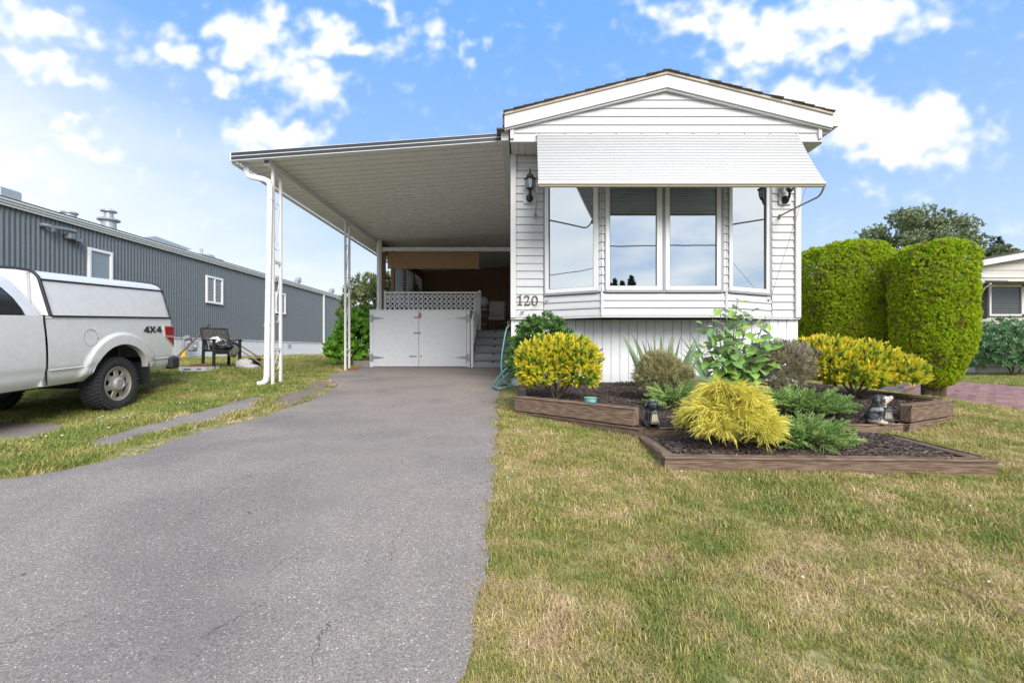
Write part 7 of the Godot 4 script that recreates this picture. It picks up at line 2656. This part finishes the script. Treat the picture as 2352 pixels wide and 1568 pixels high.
func lilac() -> void:
	rng.seed = 137
	var at := Vector3(2.2, mulch_y(2.2, 4.95), -4.95)
	var t := thing("lilac_bush", "young lilac bush with large heart-shaped leaves below the bay window", "shrub", at)
	var bark := M("lilac_bark", 0.17, 0.12, 0.09, 0.8)
	var lm := []
	for k in 5:
		var q := [[0.20, 0.38, 0.075], [0.24, 0.42, 0.085], [0.18, 0.34, 0.095], [0.33, 0.50, 0.085], [0.23, 0.38, 0.14]][k] as Array
		lm.append(M("lilac_leaf%d" % k, q[0], q[1], q[2], 0.4, {"two": true, "back": 0.35, "spec": 0.45}))
	var shapes := []
	for k in 4:
		var b := B.new()
		leaf(b, Transform3D.IDENTITY, 0.1, 0.09, [0.15, 0.35, 0.25, 0.5][k], [0.1, 0.25, 0.4, 0.15][k], true)
		shapes.append(b.mesh())
	# canes
	var canes := []
	for c in [[-0.28, 0.74, 0.02], [-0.12, 0.9, 0.0], [0.02, 0.82, 0.06], [0.16, 0.86, -0.05], [0.30, 0.82, 0.03], [0.38, 0.6, 0.06], [-0.36, 0.52, 0.06], [0.22, 0.55, 0.14], [-0.05, 0.55, 0.16], [-0.22, 0.42, 0.12], [0.34, 0.38, 0.1], [0.03, 0.97, 0.0], [-0.2, 0.8, 0.05]]:
		var tip := at + Vector3(c[0], c[1], c[2])
		var b := B.new()
		var pts := []
		for i in 7:
			var f := i / 6.0
			pts.append(at + Vector3(c[0] * pow(f, 1.3) + 0.015 * sin(f * 7.0 + c[0] * 9.0), c[1] * 1.06 * f, c[2] * f) + Vector3(c[0] * 0.12, 0, 0))
		var rr := []
		for i in 7: rr.append(lerpf(0.0095, 0.003, i / 6.0))
		b.tube(pts, rr, 6)
		put(b, "cane", bark, t)
		canes.append(pts)
	for ci in canes.size():
		var pts: Array = canes[ci]
		for i in 23:
			var f := 0.22 + 0.78 * i / 22.0 + rnd(-0.03, 0.03)
			f = clampf(f, 0.05, 1.0) * 6.0
			var k := mini(int(f), 5)
			var p: Vector3 = pts[k].lerp(pts[k + 1], f - k)
			var a := i * 1.57 + rnd(-0.5, 0.5) + ci
			var out := Vector3(cos(a), rnd(-0.05, 0.55), sin(a)).normalized()
			var base := p + out * rnd(0.015, 0.05)
			# blade hangs outward and down, face up
			var d := (out + Vector3(0, rnd(-1.1, 0.2), rnd(0.0, 0.5))).normalized()
			var s := d.cross(Vector3.UP).normalized()
			var bs := Basis(s, d, s.cross(d)).rotated(d, rnd(-0.7, 0.7))
			if bs.z.y < 0: bs = Basis(-bs.x, bs.y, -bs.z)
			var sc := rnd(0.85, 1.4) * (0.75 if f > 5.3 else 1.0)
			inst(shapes[rng.randi() % 4], "leaf", lm[3] if f > 5.2 and rng.randf() < 0.6 else lm[rng.randi() % 5], Transform3D(bs.scaled(Vector3.ONE * sc), base), t)

# ---------------------------------------------------------------- clipped cedars, other bushes, far trees
func hedges_and_trees() -> void:
	rng.seed = 141
	# scale-leaved spray, flat fan
	var sp := B.new()
	for k in 7:
		var a := lerpf(-0.9, 0.9, k / 6.0)
		var d := Vector3(sin(a), cos(a), rnd(-0.25, 0.25)).normalized()
		var ln := 0.055 * (1.0 - 0.35 * absf(a)) * rnd(0.85, 1.15)
		sp.col = Color(1, 1, 1) * rnd(0.8, 1.15)
		leaf(sp, Transform3D(along(d, rnd(-0.5, 0.5)), d * 0.006), ln, 0.011, 0.3, 0.15)
		for q in 2:
			var e := (d + Vector3(rnd(-0.6, 0.6), rnd(0.0, 0.4), rnd(-0.6, 0.6))).normalized()
			leaf(sp, Transform3D(along(e, rnd(0, TAU)), d * ln * rnd(0.25, 0.6)), ln * 0.55, 0.008, 0.3, 0.1)
	var fan := sp.mesh(Vector3.ZERO, true)
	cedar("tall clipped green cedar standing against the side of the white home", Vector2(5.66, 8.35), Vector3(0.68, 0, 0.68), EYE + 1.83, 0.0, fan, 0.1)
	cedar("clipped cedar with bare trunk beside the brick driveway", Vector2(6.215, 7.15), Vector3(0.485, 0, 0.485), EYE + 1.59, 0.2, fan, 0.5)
	# hydrangea and rhododendron by the porch
	sp = B.new()
	for i in 7:
		var a := i * 2.4
		leaf(sp, Transform3D(Basis.from_euler(Vector3(0, a, 0)) * Basis.from_euler(Vector3(rnd(0.7, 1.35), 0, 0)), Vector3(0, -0.015 * i, 0)), rnd(0.10, 0.14), rnd(0.07, 0.09), 0.2, 0.25)
	var big := sp.mesh()
	var g := gy(-4.35, 11.6)
	var t := thing("hydrangea_bush", "bright green broad-leaved hydrangea beside the storage box", "shrub", Vector3(-4.35, g, -11.6))
	rosette_shrub(t, [[Vector3(-4.12, g + 0.72, -11.6), Vector3(0.5, 0.58, 0.5)], [Vector3(-4.42, g + 0.45, -11.5), Vector3(0.32, 0.4, 0.4)], [Vector3(-4.0, g + 0.95, -11.9), Vector3(0.45, 0.5, 0.45)], [Vector3(-4.3, g + 0.35, -11.3), Vector3(0.45, 0.35, 0.35)]], 620, big, 1.0, func(k: float, d: Vector3) -> Color: return shade_col(Color(0.17, 0.38, 0.04).lerp(Color(0.29, 0.54, 0.06), rng.randf()), 0.75, 1.2), leafy("hydrangea_leaf", 0.45))
	stems(t, Vector3(-4.35, g, -11.6), [Vector3(-4.2, g + 0.9, -11.6), Vector3(-4.6, g + 0.6, -11.5), Vector3(-4.0, g + 1.1, -11.9)], 0.015, M("bark_brown", 0, 0, 0, 0))
	sp = B.new()
	for i in 9:
		leaf(sp, Transform3D(Basis.from_euler(Vector3(0, i * 2.4, 0)) * Basis.from_euler(Vector3(rnd(0.55, 1.4), 0, 0)), Vector3.ZERO), rnd(0.09, 0.13), rnd(0.028, 0.036), 0.25, 0.3)
	var rh := sp.mesh()
	g = gy(-5.2, 15.5)
	t = thing("rhododendron", "dull green rhododendron rising behind the bright hydrangea", "shrub", Vector3(-5.0, g, -15.5))
	rosette_shrub(t, [[Vector3(-4.95, g + 1.7, -15.4), Vector3(0.95, 1.05, 0.9)], [Vector3(-5.3, g + 1.1, -15.3), Vector3(0.75, 0.95, 0.8)], [Vector3(-4.4, g + 1.9, -15.7), Vector3(0.85, 1.0, 0.8)]], 1500, rh, 1.15, func(k: float, d: Vector3) -> Color: return shade_col(Color(0.13, 0.18, 0.06).lerp(Color(0.27, 0.30, 0.12), rng.randf()), 0.8, 1.25), leafy("rhododendron_leaf", 0.4))
	stems(t, Vector3(-5.0, g, -15.5), [Vector3(-4.9, g + 1.8, -15.4), Vector3(-5.3, g + 1.2, -15.3), Vector3(-4.5, g + 1.8, -15.6)], 0.03, M("bark_brown", 0, 0, 0, 0))
	g = gy(14.4, 13.9)
	t = thing("rhododendron", "spreading blue-green rhododendron before the beige house", "shrub", Vector3(14.6, g, -13.9))
	rosette_shrub(t, [[Vector3(13.9, g + 0.65, -13.8), Vector3(0.85, 0.72, 0.7)], [Vector3(14.35, g + 0.95, -14.0), Vector3(0.8, 0.72, 0.7)], [Vector3(15.1, g + 0.75, -13.8), Vector3(0.9, 0.72, 0.75)], [Vector3(15.9, g + 0.7, -13.9), Vector3(0.9, 0.75, 0.75)]], 1900, rh, 1.15, func(k: float, d: Vector3) -> Color: return shade_col(Color(0.10, 0.22, 0.10).lerp(Color(0.25, 0.38, 0.18), rng.randf()), 0.8, 1.25), leafy("rhododendron_leaf", 0.4))
	stems(t, Vector3(14.5, g, -13.9), [Vector3(13.9, g + 0.7, -13.8), Vector3(14.4, g + 1.0, -14.0), Vector3(15.2, g + 0.8, -13.8)], 0.03, M("bark_brown", 0, 0, 0, 0))
	far_tree("broad_tree", "broad dark-leaved tree showing above the clipped cedars", Vector3(35.0, 0, -42.0), 12.9, 4.5, 7)
	far_tree("broad_tree", "small round tree beyond the beige roof ridge", Vector3(46.4, 0, -46.0), 10.8, 1.6, 23)
	conifer(Vector3(49.2, 0, -49.0), 12.6, 2.6)

func cedar(label: String, p: Vector2, r: Vector3, top: float, base: float, fan: Mesh, tuck: float) -> void:
	var g := gy(p.x, p.y)
	var at := Vector3(p.x, g, -p.y)
	var t := thing("clipped_cedar", label, "cedar", at, "clipped cedars by the home")
	var h := top - g - base
	var mid := g + base + h / 2
	var xs := []; var cs := PackedColorArray()
	var area := 2.0 * PI * (r.x + r.z) / 2.0 * h
	for i in int(area * 3400):
		var d := rdir()
		# boxy, rounded at the shoulders: superellipsoid
		var e := 2.0 / 4.2
		var q := Vector3(signf(d.x) * pow(absf(d.x), 1.0), d.y, d.z)
		var s := pow(pow(absf(q.x), 2.5) + pow(absf(q.z), 2.5), 1.0 / 2.5)
		var n := pow(pow(s, 6.5) + pow(absf(q.y), 6.5), 1.0 / 6.5)
		q /= n
		var taper := 1.0
		if q.y < -0.35: taper = 1.0 - tuck * pow((-q.y - 0.35) / 0.65, 1.6)
		taper *= 1.0 + 0.05 * sin(q.y * 3.0 + p.x)
		var lump := 1.0 + 0.10 * noise_a.get_noise_3d(q.x * 4.0 + p.x, q.y * 5.0, q.z * 4.0) + 0.06 * noise_b.get_noise_3d(q.x * 2.2, q.y * 3.2, q.z * 2.2 + p.x)
		var k := (1.0 - 0.13 * pow(rng.randf(), 1.6)) * lump
		var pos := Vector3(p.x + q.x * r.x * k * taper, mid + q.y * h / 2 * lerpf(1.0, k, 0.6), -p.y + q.z * r.z * k * taper)
		var nrm := Vector3(q.x * pow(absf(q.x), 1.2), q.y * pow(absf(q.y), 1.8), q.z * pow(absf(q.z), 1.2)).normalized()
		# sprays stand up with their broad side outward, as cedar does
		var dir := (nrm * 0.35 + Vector3(0, 0.8, 0) + rdir() * 0.5).normalized()
		var fz := (nrm - dir * nrm.dot(dir))
		fz = fz.normalized() if fz.length() > 0.05 else dir.cross(Vector3.RIGHT).normalized()
		var bs := Basis(dir.cross(fz), dir, fz).rotated(dir, rnd(-1.0, 1.0))
		xs.append(Transform3D(bs.scaled(Vector3.ONE * rnd(0.5, 0.9)), pos))
		var dead := noise_b.get_noise_3d(pos.x * 1.3, pos.y * 1.3, pos.z * 1.3)
		var c := Color(0.35, 0.54, 0.027).lerp(Color(0.62, 0.73, 0.04), rng.randf())
		if dead > 0.25 and rng.randf() < 0.45: c = Color(0.36, 0.31, 0.10)
		# flecks of yellow new growth all over
		if rng.randf() < 0.1: c = Color(0.60, 0.58, 0.03)
		cs.append(shade_col(c, 0.8, 1.2))
	cloud_of("foliage", fan, leafy("cedar_spray", 0.55, 0.4), xs, cs, t)
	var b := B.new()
	# solid ball added inside to fill and darken gaps in the crown; trunk
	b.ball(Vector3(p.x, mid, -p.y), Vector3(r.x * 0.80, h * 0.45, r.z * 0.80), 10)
	put(b, "filler_core", M("core_brown", 0.12, 0.11, 0.05, 1.0), t)
	b = B.new()
	for i in 3:
		var o := Vector3((i - 1) * 0.09, 0, 0.02 * i)
		b.tube([at + o * 0.8 + Vector3(0, -0.05, 0), at + o + Vector3(0, 0.3, 0), at + o * 2.0 + Vector3(0, 1.0, 0)], [0.085, 0.07, 0.05], 8)
	put(b, "trunk", M("cedar_bark", 0.10, 0.07, 0.05, 0.95, {"grime": [261, 0.08, 0.5, Vector3(5, 1, 5)]}), t)

func far_tree(called: String, label: String, at: Vector3, h: float, r: float, seed_: int) -> void:
	rng.seed = seed_
	at.y = gy(at.x, -at.z)
	var t := thing(called, label, "tree", at)
	var b := B.new()
	var crown := at + Vector3(0, h - r * 0.8, 0)
	var ends := []
	b.tube([at, at + Vector3(0.1, h * 0.25, 0), at + Vector3(0, h * 0.5, 0)], [r * 0.085, r * 0.07, r * 0.05], 8)
	for i in 18:
		var a := TAU * i / 18 * 5.0 + rnd(-0.3, 0.3); var el := asin(clampf((i + 0.5) / 18.0, 0, 1)) + rnd(-0.15, 0.1)
		var d := Vector3(cos(a) * cos(el), sin(el) * 0.95, sin(a) * cos(el))
		var e := crown + d * r * rnd(0.75, 1.0)
		b.tube([at + Vector3(0, h * rnd(0.28, 0.48), 0), crown.lerp(e, 0.4) + Vector3(0, -r * 0.15, 0), e], [r * 0.035, r * 0.022, r * 0.006], 6)
		ends.append([e, r * rnd(0.2, 0.32)])
		for k in 2:
			var d2 := (d + rdir() * 0.7).normalized()
			var e2 := crown + d2 * r * rnd(0.45, 0.95)
			b.tube([crown.lerp(e, 0.5), e2], [r * 0.015, r * 0.004], 5)
			ends.append([e2, r * rnd(0.16, 0.28)])
	put(b, "trunk", M("far_bark", 0.09, 0.075, 0.06, 0.9), t)
	var sp := B.new()
	for i in 8:
		leaf(sp, Transform3D(along(rdir() + Vector3(0, 0.3, 0), rnd(0, TAU)), rdir() * 0.08), 0.2, 0.13, 0.2, 0.2)
	var xs := []; var cs := PackedColorArray()
	for e in ends:
		for i in int(80 * e[1] / (r * 0.3)):
			var d := rdir()
			var p: Vector3 = e[0] + d * Vector3(1.0, 0.6, 1.0) * e[1] * pow(rng.randf(), 0.4)
			xs.append(Transform3D(along(Vector3(d.x, 0.5, d.z) + rdir() * 0.5, rnd(0, TAU)).scaled(Vector3.ONE * rnd(0.7, 1.3) * clampf(r / 5.0, 0.5, 0.85)), p))
			cs.append(shade_col(Color(0.16, 0.21, 0.10).lerp(Color(0.29, 0.34, 0.17), rng.randf()), 0.7, 1.2))
	cloud_of("crown", sp.mesh(), leafy("far_leaf", 0.6, 0.3), xs, cs, t)

func conifer(at: Vector3, h: float, r: float) -> void:
	rng.seed = 33
	at.y = gy(at.x, -at.z)
	var t := thing("conifer_tree", "thin pointed conifer top beyond the beige house roof", "tree", at)
	var b := B.new()
	b.tube([at, at + Vector3(0, h * 0.97, 0)], [r * 0.1, 0.02], 7)
	put(b, "trunk", M("far_bark", 0, 0, 0, 0), t)
	var sp := B.new()
	for i in 9:
		var d := Vector3(rnd(-0.5, 0.5), 1, rnd(-0.25, 0.25)).normalized()
		leaf(sp, Transform3D(along(d, rnd(0, TAU)), Vector3(0, i * 0.02, 0)), 0.3, 0.06, 0.2, 0.3)
	var xs := []; var cs := PackedColorArray()
	for i in 1500:
		var f := pow(rng.randf(), 0.7)
		var y := h * (1.0 - 0.55 * f)
		var a := floorf(f * 22.0) * 1.9 + floorf(rnd(0, 5)) * TAU / 5.0 + rnd(-0.16, 0.16)
		var rr := r * (0.06 + f) * rnd(0.15, 1.0) * 0.8
		var p := at + Vector3(cos(a) * rr, y - rr * 0.25, sin(a) * rr)
		xs.append(Transform3D(along(Vector3(cos(a), 0.25, sin(a)) + rdir() * 0.3, rnd(0, TAU)).scaled(Vector3.ONE * rnd(0.7, 1.3)), p))
		cs.append(shade_col(Color(0.04, 0.065, 0.035), 0.7, 1.4))
	cloud_of("crown", sp.mesh(), leafy("far_leaf", 0.6, 0.3), xs, cs, t)

# ---------------------------------------------------------------- dog statues that hold lanterns
func field_mesh(parts: Array, cell: float, blend: float) -> B:
	# parts: [a, b, ra, rb] tapered capsules joined by a smooth minimum, meshed as surface nets
	var lo := Vector3.ONE * 1e9; var hi := Vector3.ONE * -1e9
	for p in parts:
		var r := maxf(p[2], p[3]) + cell * 2.5
		for q in [p[0], p[1]]:
			lo = lo.min(q - Vector3.ONE * r); hi = hi.max(q + Vector3.ONE * r)
	var n := Vector3i((hi - lo) / cell) + Vector3i.ONE
	var val := PackedFloat32Array()
	val.resize((n.x + 1) * (n.y + 1) * (n.z + 1))
	var F := func(p: Vector3) -> float:
		var d := 1e9
		for q in parts:
			var ab: Vector3 = q[1] - q[0]
			var l := ab.length_squared()
			var t := clampf((p - q[0]).dot(ab) / l, 0, 1) if l > 1e-9 else 0.0
			var e: float = p.distance_to(q[0] + ab * t) - lerpf(q[2], q[3], t)
			var h := clampf(0.5 + 0.5 * (d - e) / blend, 0, 1)
			d = lerpf(d, e, h) - blend * h * (1.0 - h)
		return d
	var sx := 1; var sy := n.x + 1; var sz := (n.x + 1) * (n.y + 1)
	for z in n.z + 1:
		for y in n.y + 1:
			for x in n.x + 1: val[x + y * sy + z * sz] = F.call(lo + Vector3(x, y, z) * cell)
	var vert := {}
	for z in n.z:
		for y in n.y:
			for x in n.x:
				var i := x + y * sy + z * sz
				var c := Vector3.ZERO; var m := 0
				for e in [[0, sx, Vector3(0, 0, 0), Vector3.RIGHT], [sy, sy + sx, Vector3(0, 1, 0), Vector3.RIGHT], [sz, sz + sx, Vector3(0, 0, 1), Vector3.RIGHT], [sy + sz, sx + sy + sz, Vector3(0, 1, 1), Vector3.RIGHT], [0, sy, Vector3(0, 0, 0), Vector3.UP], [sx, sx + sy, Vector3(1, 0, 0), Vector3.UP], [sz, sz + sy, Vector3(0, 0, 1), Vector3.UP], [sx + sz, sx + sy + sz, Vector3(1, 0, 1), Vector3.UP], [0, sz, Vector3(0, 0, 0), Vector3.BACK], [sx, sx + sz, Vector3(1, 0, 0), Vector3.BACK], [sy, sy + sz, Vector3(0, 1, 0), Vector3.BACK], [sx + sy, sx + sy + sz, Vector3(1, 1, 0), Vector3.BACK]]:
					var a: float = val[i + e[0]]; var b2: float = val[i + e[1]]
					if (a < 0) != (b2 < 0):
						c += e[2] + e[3] * (a / (a - b2)); m += 1
				if m: vert[i] = lo + (Vector3(x, y, z) + c / m) * cell
	var b := B.new()
	var N := func(p: Vector3) -> Vector3:
		var e := cell * 0.5
		return Vector3(F.call(p + Vector3(e, 0, 0)) - F.call(p - Vector3(e, 0, 0)), F.call(p + Vector3(0, e, 0)) - F.call(p - Vector3(0, e, 0)), F.call(p + Vector3(0, 0, e)) - F.call(p - Vector3(0, 0, e))).normalized()
	var nn := {}
	for k in vert: nn[k] = N.call(vert[k])
	for z in range(1, n.z):
		for y in range(1, n.y):
			for x in range(1, n.x):
				var i := x + y * sy + z * sz
				for ax in 3:
					var st := [sx, sy, sz][ax] as int
					var a := val[i]; var c := val[i + st]
					if (a < 0) == (c < 0): continue
					var u := [sy, sz, sx][ax] as int; var w := [sz, sx, sy][ax] as int
					var q := [i - u - w, i - w, i, i - u]
					if not (vert.has(q[0]) and vert.has(q[1]) and vert.has(q[2]) and vert.has(q[3])): continue
					if a > 0: q.reverse()
					b.trin(vert[q[0]], vert[q[1]], vert[q[2]], nn[q[0]], nn[q[1]], nn[q[2]])
					b.trin(vert[q[0]], vert[q[2]], vert[q[3]], nn[q[0]], nn[q[2]], nn[q[3]])
	return b

# lantern with a hook ring, tapering glass and a wide foot; at is the middle of its base
func hand_lantern(at: Vector3, bas: Basis, s: float, label: String, grp: String) -> void:
	var t := thing("hand_lantern", label, "lantern", at, grp)
	var xf := Transform3D(bas.scaled(Vector3.ONE * s), at)
	var dk := M("lantern_slate", 0.10, 0.11, 0.12, 0.5)
	var b := B.new()
	b.lathe([Vector2(0.001, 0.0), Vector2(0.05, 0.0), Vector2(0.052, 0.012), Vector2(0.047, 0.022), Vector2(0.001, 0.023)], 4, xf * Transform3D(Basis.from_euler(Vector3(0, PI / 4, 0)), Vector3.ZERO), true)
	put(b, "foot", dk, t)
	b = B.new()
	b.lathe([Vector2(0.040, 0.023), Vector2(0.026, 0.085)], 4, xf * Transform3D(Basis.from_euler(Vector3(0, PI / 4, 0)), Vector3.ZERO), true)
	put(b, "glass", M("lantern_cream", 0.55, 0.47, 0.30, 0.35), t)
	b = B.new()
	for k in 4:
		var a := TAU * k / 4 + PI / 4
		var d := Vector3(cos(a), 0, sin(a))
		b.tube([xf * (d * 0.042 + Vector3(0, 0.022, 0)), xf * (d * 0.028 + Vector3(0, 0.086, 0))], 0.003 * s, 4)
	for k in 4:
		for o in [-0.35, 0.35]:
			var a := TAU * k / 4
			var d := Vector3(cos(a), 0, sin(a)); var e := Vector3(-sin(a), 0, cos(a))
			b.tube([xf * (d * 0.0285 + e * 0.028 * o + Vector3(0, 0.022, 0)), xf * (d * 0.0195 + e * 0.018 * o + Vector3(0, 0.086, 0))], 0.0014 * s, 4)
	put(b, "glazing_bars", dk, t)
	b = B.new()
	b.lathe([Vector2(0.001, 0.084), Vector2(0.037, 0.084), Vector2(0.038, 0.09), Vector2(0.02, 0.102), Vector2(0.014, 0.11), Vector2(0.001, 0.112)], 4, xf * Transform3D(Basis.from_euler(Vector3(0, PI / 4, 0)), Vector3.ZERO), true)
	b.tube([xf * Vector3(0, 0.11, 0), xf * Vector3(0, 0.118, 0)], 0.004 * s, 5)
	var rp := []
	for i in 13:
		var a := TAU * i / 12
		rp.append(xf * Vector3(cos(a) * 0.007, 0.124 + sin(a) * 0.007, 0))
	b.tube(rp, 0.0025 * s, 5, false)
	put(b, "cap", dk, t)

func dog_lanterns() -> void:
	# both sit on the ledge; local z is where the dog looks
	var p1 := Vector3(1.062, LEDGE + 0.003, -3.915)
	dog(p1, Basis.IDENTITY, 1.0, "black sitting dog statue on the ledge by the slanting timber", false)
	hand_lantern(p1 + Vector3(0.004, 0.031, 0.062), Basis.IDENTITY, 1.02, "cream-paned lantern hung from the black dog statue's mouth", "lanterns held by the dog statues")
	var p2 := Vector3(3.06, LEDGE + 0.006, -4.075)
	var bs := Basis.from_euler(Vector3(0, deg_to_rad(52), 0))
	dog(p2, bs, 1.13, "black and white dog statue with raised muzzle on the ledge", true)
	hand_lantern(p2 + bs * Vector3(0.012, 0.026, 0.082), bs, 0.95, "cream-paned lantern held at the black and white dog's chest", "lanterns held by the dog statues")

func dog(at: Vector3, bs: Basis, s: float, label: String, pale: bool) -> void:
	var t := thing("dog_statue", label, "dog statue", at)
	var X := func(x: float, y: float, z: float) -> Vector3: return at + bs * (Vector3(x, y, z) * s)
	var body := []
	var head_y := 0.178; var hz := 0.03
	body.append([X.call(0, 0.045, -0.03), X.call(0, 0.115, 0.0), 0.052 * s, 0.045 * s])      # trunk
	body.append([X.call(0, 0.115, 0.0), X.call(0, 0.155, 0.012), 0.045 * s, 0.034 * s])      # chest and neck
	for k in [-1.0, 1.0]:
		body.append([X.call(k * 0.044, 0.032, -0.028), X.call(k * 0.05, 0.03, 0.006), 0.032 * s, 0.026 * s])   # haunch
		body.append([X.call(k * 0.05, 0.011, 0.006), X.call(k * 0.052, 0.009, 0.042), 0.013 * s, 0.012 * s])   # hind paw
		body.append([X.call(k * 0.03, 0.11, 0.022), X.call(k * 0.033, 0.02, 0.034), 0.017 * s, 0.013 * s])     # fore leg
		body.append([X.call(k * 0.033, 0.011, 0.034), X.call(k * 0.034, 0.009, 0.058), 0.013 * s, 0.012 * s])  # fore paw
	body.append([X.call(0, 0.02, -0.075), X.call(0.045, 0.012, -0.09), 0.013 * s, 0.007 * s])   # tail
	# head
	body.append([X.call(0, head_y, 0.008), X.call(0, head_y + 0.002, 0.028), 0.042 * s, 0.038 * s])
	var mz := 0.085; var my := head_y - 0.018
	if pale:
		my = head_y + 0.02
	body.append([X.call(0, head_y - 0.012, 0.045), X.call(0, my, mz), 0.025 * s, 0.016 * s])    # muzzle
	var black := M("statue_black", 0.028, 0.029, 0.032, 0.35, {"grime": [271, 0.1, 0.6, 8.0]})
	var b := field_mesh(body, 0.0068 * s, 0.014 * s)
	var o: MeshInstance3D
	if pale:
		# painted coat: black back, white paws, muzzle and blaze
		var inv := bs.inverse()
		for i in b.v.size():
			var p := inv * (b.v[i] - at) / s
			var nz := noise_b.get_noise_3d(p.x * 30.0, p.y * 30.0, p.z * 30.0) * 0.012
			var c := Color(0.04, 0.042, 0.047)
			if p.y < 0.028 + nz: c = Color(0.50, 0.43, 0.35)
			elif p.z > 0.052 + nz and p.y > 0.15: c = Color(0.60, 0.55, 0.47)
			elif p.y > 0.125 and p.y < 0.160 + nz and p.z > 0.035: c = Color(0.42, 0.27, 0.14)
			elif p.y > 0.095 and p.y < 0.12 and absf(p.x) > 0.035 + nz: c = Color(0.35, 0.36, 0.36)
			b.c[i] = c
		o = put(b, "body", M("statue_painted", 1, 1, 1, 0.4, {"vc": true}), t, true)
	else:
		o = put(b, "body", black, t)
	# ears hang at the sides of the head
	for k in [-1.0, 1.0]:
		var e := field_mesh([[X.call(k * 0.036, head_y + 0.026, 0.006), X.call(k * 0.053, head_y - 0.005, 0.006), 0.011 * s, 0.015 * s], [X.call(k * 0.053, head_y - 0.005, 0.006), X.call(k * 0.054, head_y - 0.026, 0.008), 0.015 * s, 0.010 * s]], 0.005 * s, 0.008 * s)
		put(e, "ear", black if not pale else M("statue_grey", 0.07, 0.075, 0.08, 0.4), t)
		var q := B.new()
		q.ball(X.call(k * 0.017, head_y + 0.012, 0.058), Vector3.ONE * 0.0065 * s, 5)
		put(q, "eye", M("statue_eye", 0.16, 0.19, 0.22, 0.1), t)
	var q := B.new()
	q.ball(X.call(0, my + 0.006, mz + 0.012), Vector3(0.010, 0.007, 0.008) * s, 5)
	put(q, "nose", M("statue_nose", 0.01, 0.01, 0.01, 0.25), t)
	if pale:
		q = B.new()
		var cp := []
		for i in 17:
			var a := TAU * i / 16
			cp.append(X.call(cos(a) * 0.043, 0.136 + 0.006 * sin(a), 0.006 + sin(a) * 0.043))
		q.tube(cp, 0.006 * s, 5, false)
		put(q, "collar", M("collar_grey", 0.05, 0.05, 0.055, 0.5), t)
		q = B.new()
		for e in [[-1, 0], [1, 0], [0, -1], [0, 1]]:
			var c: Vector3 = X.call(-0.022 + e[0] * 0.011, 0.138 + e[1] * 0.011, 0.052 - 0.004 * e[0])
			q.rbox(c, (Vector3(0.005, 0.026, 0.005) if e[1] == 0 else Vector3(0.026, 0.005, 0.005)) * s, 0.001, bs)
		put(q, "buckle", M("buckle_white", 0.7, 0.7, 0.68, 0.4), t)
		q = B.new()
		q.ball(X.call(0, my - 0.018, mz - 0.012), Vector3(0.011, 0.005, 0.022) * s, 5, bs * Basis.from_euler(Vector3(0.3, 0, 0)))
		put(q, "tongue", M("tongue_pink", 0.5, 0.22, 0.18, 0.4), t)

# ---------------------------------------------------------------- across the road: seen only as reflections in the bay window
func behind_camera() -> void:
	rng.seed = 151
	var sp := B.new()
	for i in 7:
		leaf(sp, Transform3D(along(Vector3(rnd(-0.5, 0.5), 1, rnd(-0.5, 0.5)), rnd(0, TAU)), rdir() * 0.06), 0.3, 0.12, 0.2, 0.1)
	var m := sp.mesh()
	var k := 0
	for q in [[10.4, 8.4, 0.5], [11.0, 9.0, 0.8], [11.9, 8.7, 0.7], [13.0, 9.4, 1.3]]:
		var at := Vector3(q[0], gy(q[0], -44.0), 44.0)
		var t := thing("cypress_tree", ["slim dark cypress across the road, shortest of its row", "dark cypress across the road, second of its row", "dark cypress across the road, third of its row", "broadest dark cypress across the road"][k], "tree", at, "cypresses across the road")
		k += 1
		var b := B.new()
		b.tube([at, at + Vector3(0, q[1] * 0.9, 0)], [0.16, 0.03], 6)
		put(b, "trunk", M("far_bark", 0, 0, 0, 0), t)
		var xs := []; var cs := PackedColorArray()
		for i in 700:
			var f := rng.randf()
			var a := rnd(0, TAU)
			var r: float = q[2] * pow(sin(PI * clampf(0.12 + 0.88 * f, 0, 1)), 0.7) * rnd(0.5, 1.0) * 0.8
			xs.append(Transform3D(along(Vector3(cos(a) * 0.5, 1, sin(a) * 0.5), rnd(0, TAU)), at + Vector3(cos(a) * r, 0.5 + f * (q[1] + 0.6), sin(a) * r)))
			cs.append(shade_col(Color(0.03, 0.055, 0.03), 0.7, 1.4))
		cloud_of("crown", m, leafy("far_leaf", 0.6, 0.3), xs, cs, t)
	var t := thing("overhead_cable", "dark utility cable strung above the road", "cable", Vector3(0, 6.7, 12.0))
	var b := B.new()
	var pts := []
	for i in 21:
		var f := i / 20.0
		pts.append(Vector3(lerpf(-40, 40, f), EYE + 5.6 + 1.2 * pow(f * 2.0 - 1.0, 2.0), 12.0 + 0.02 * lerpf(-40, 40, f)))
	b.tube(pts, 0.03, 6)
	put(b, "cable", M("cable_black", 0.02, 0.02, 0.02, 0.6), t)
	for x in [-40.0, 40.0]:
		var g := gy(x, -12.0)
		var o := thing("utility_pole", "wooden utility pole carrying the cable " + ("past the grey home" if x < 0 else "past the beige house"), "pole", Vector3(x, g, 12.0 + 0.02 * x), "utility poles")
		b = B.new()
		b.tube([Vector3(x, g - 0.2, 12.0 + 0.02 * x), Vector3(x, EYE + 7.6, 12.0 + 0.02 * x)], [0.16, 0.11], 10)
		put(b, "pole", M("pole_wood", 0.12, 0.09, 0.07, 0.9), o)
		b = B.new()
		b.rbox(Vector3(x, EYE + 7.1, 12.0 + 0.02 * x), Vector3(0.1, 0.12, 1.8), 0.01)
		put(b, "cross_arm", M("pole_wood", 0, 0, 0, 0), o)
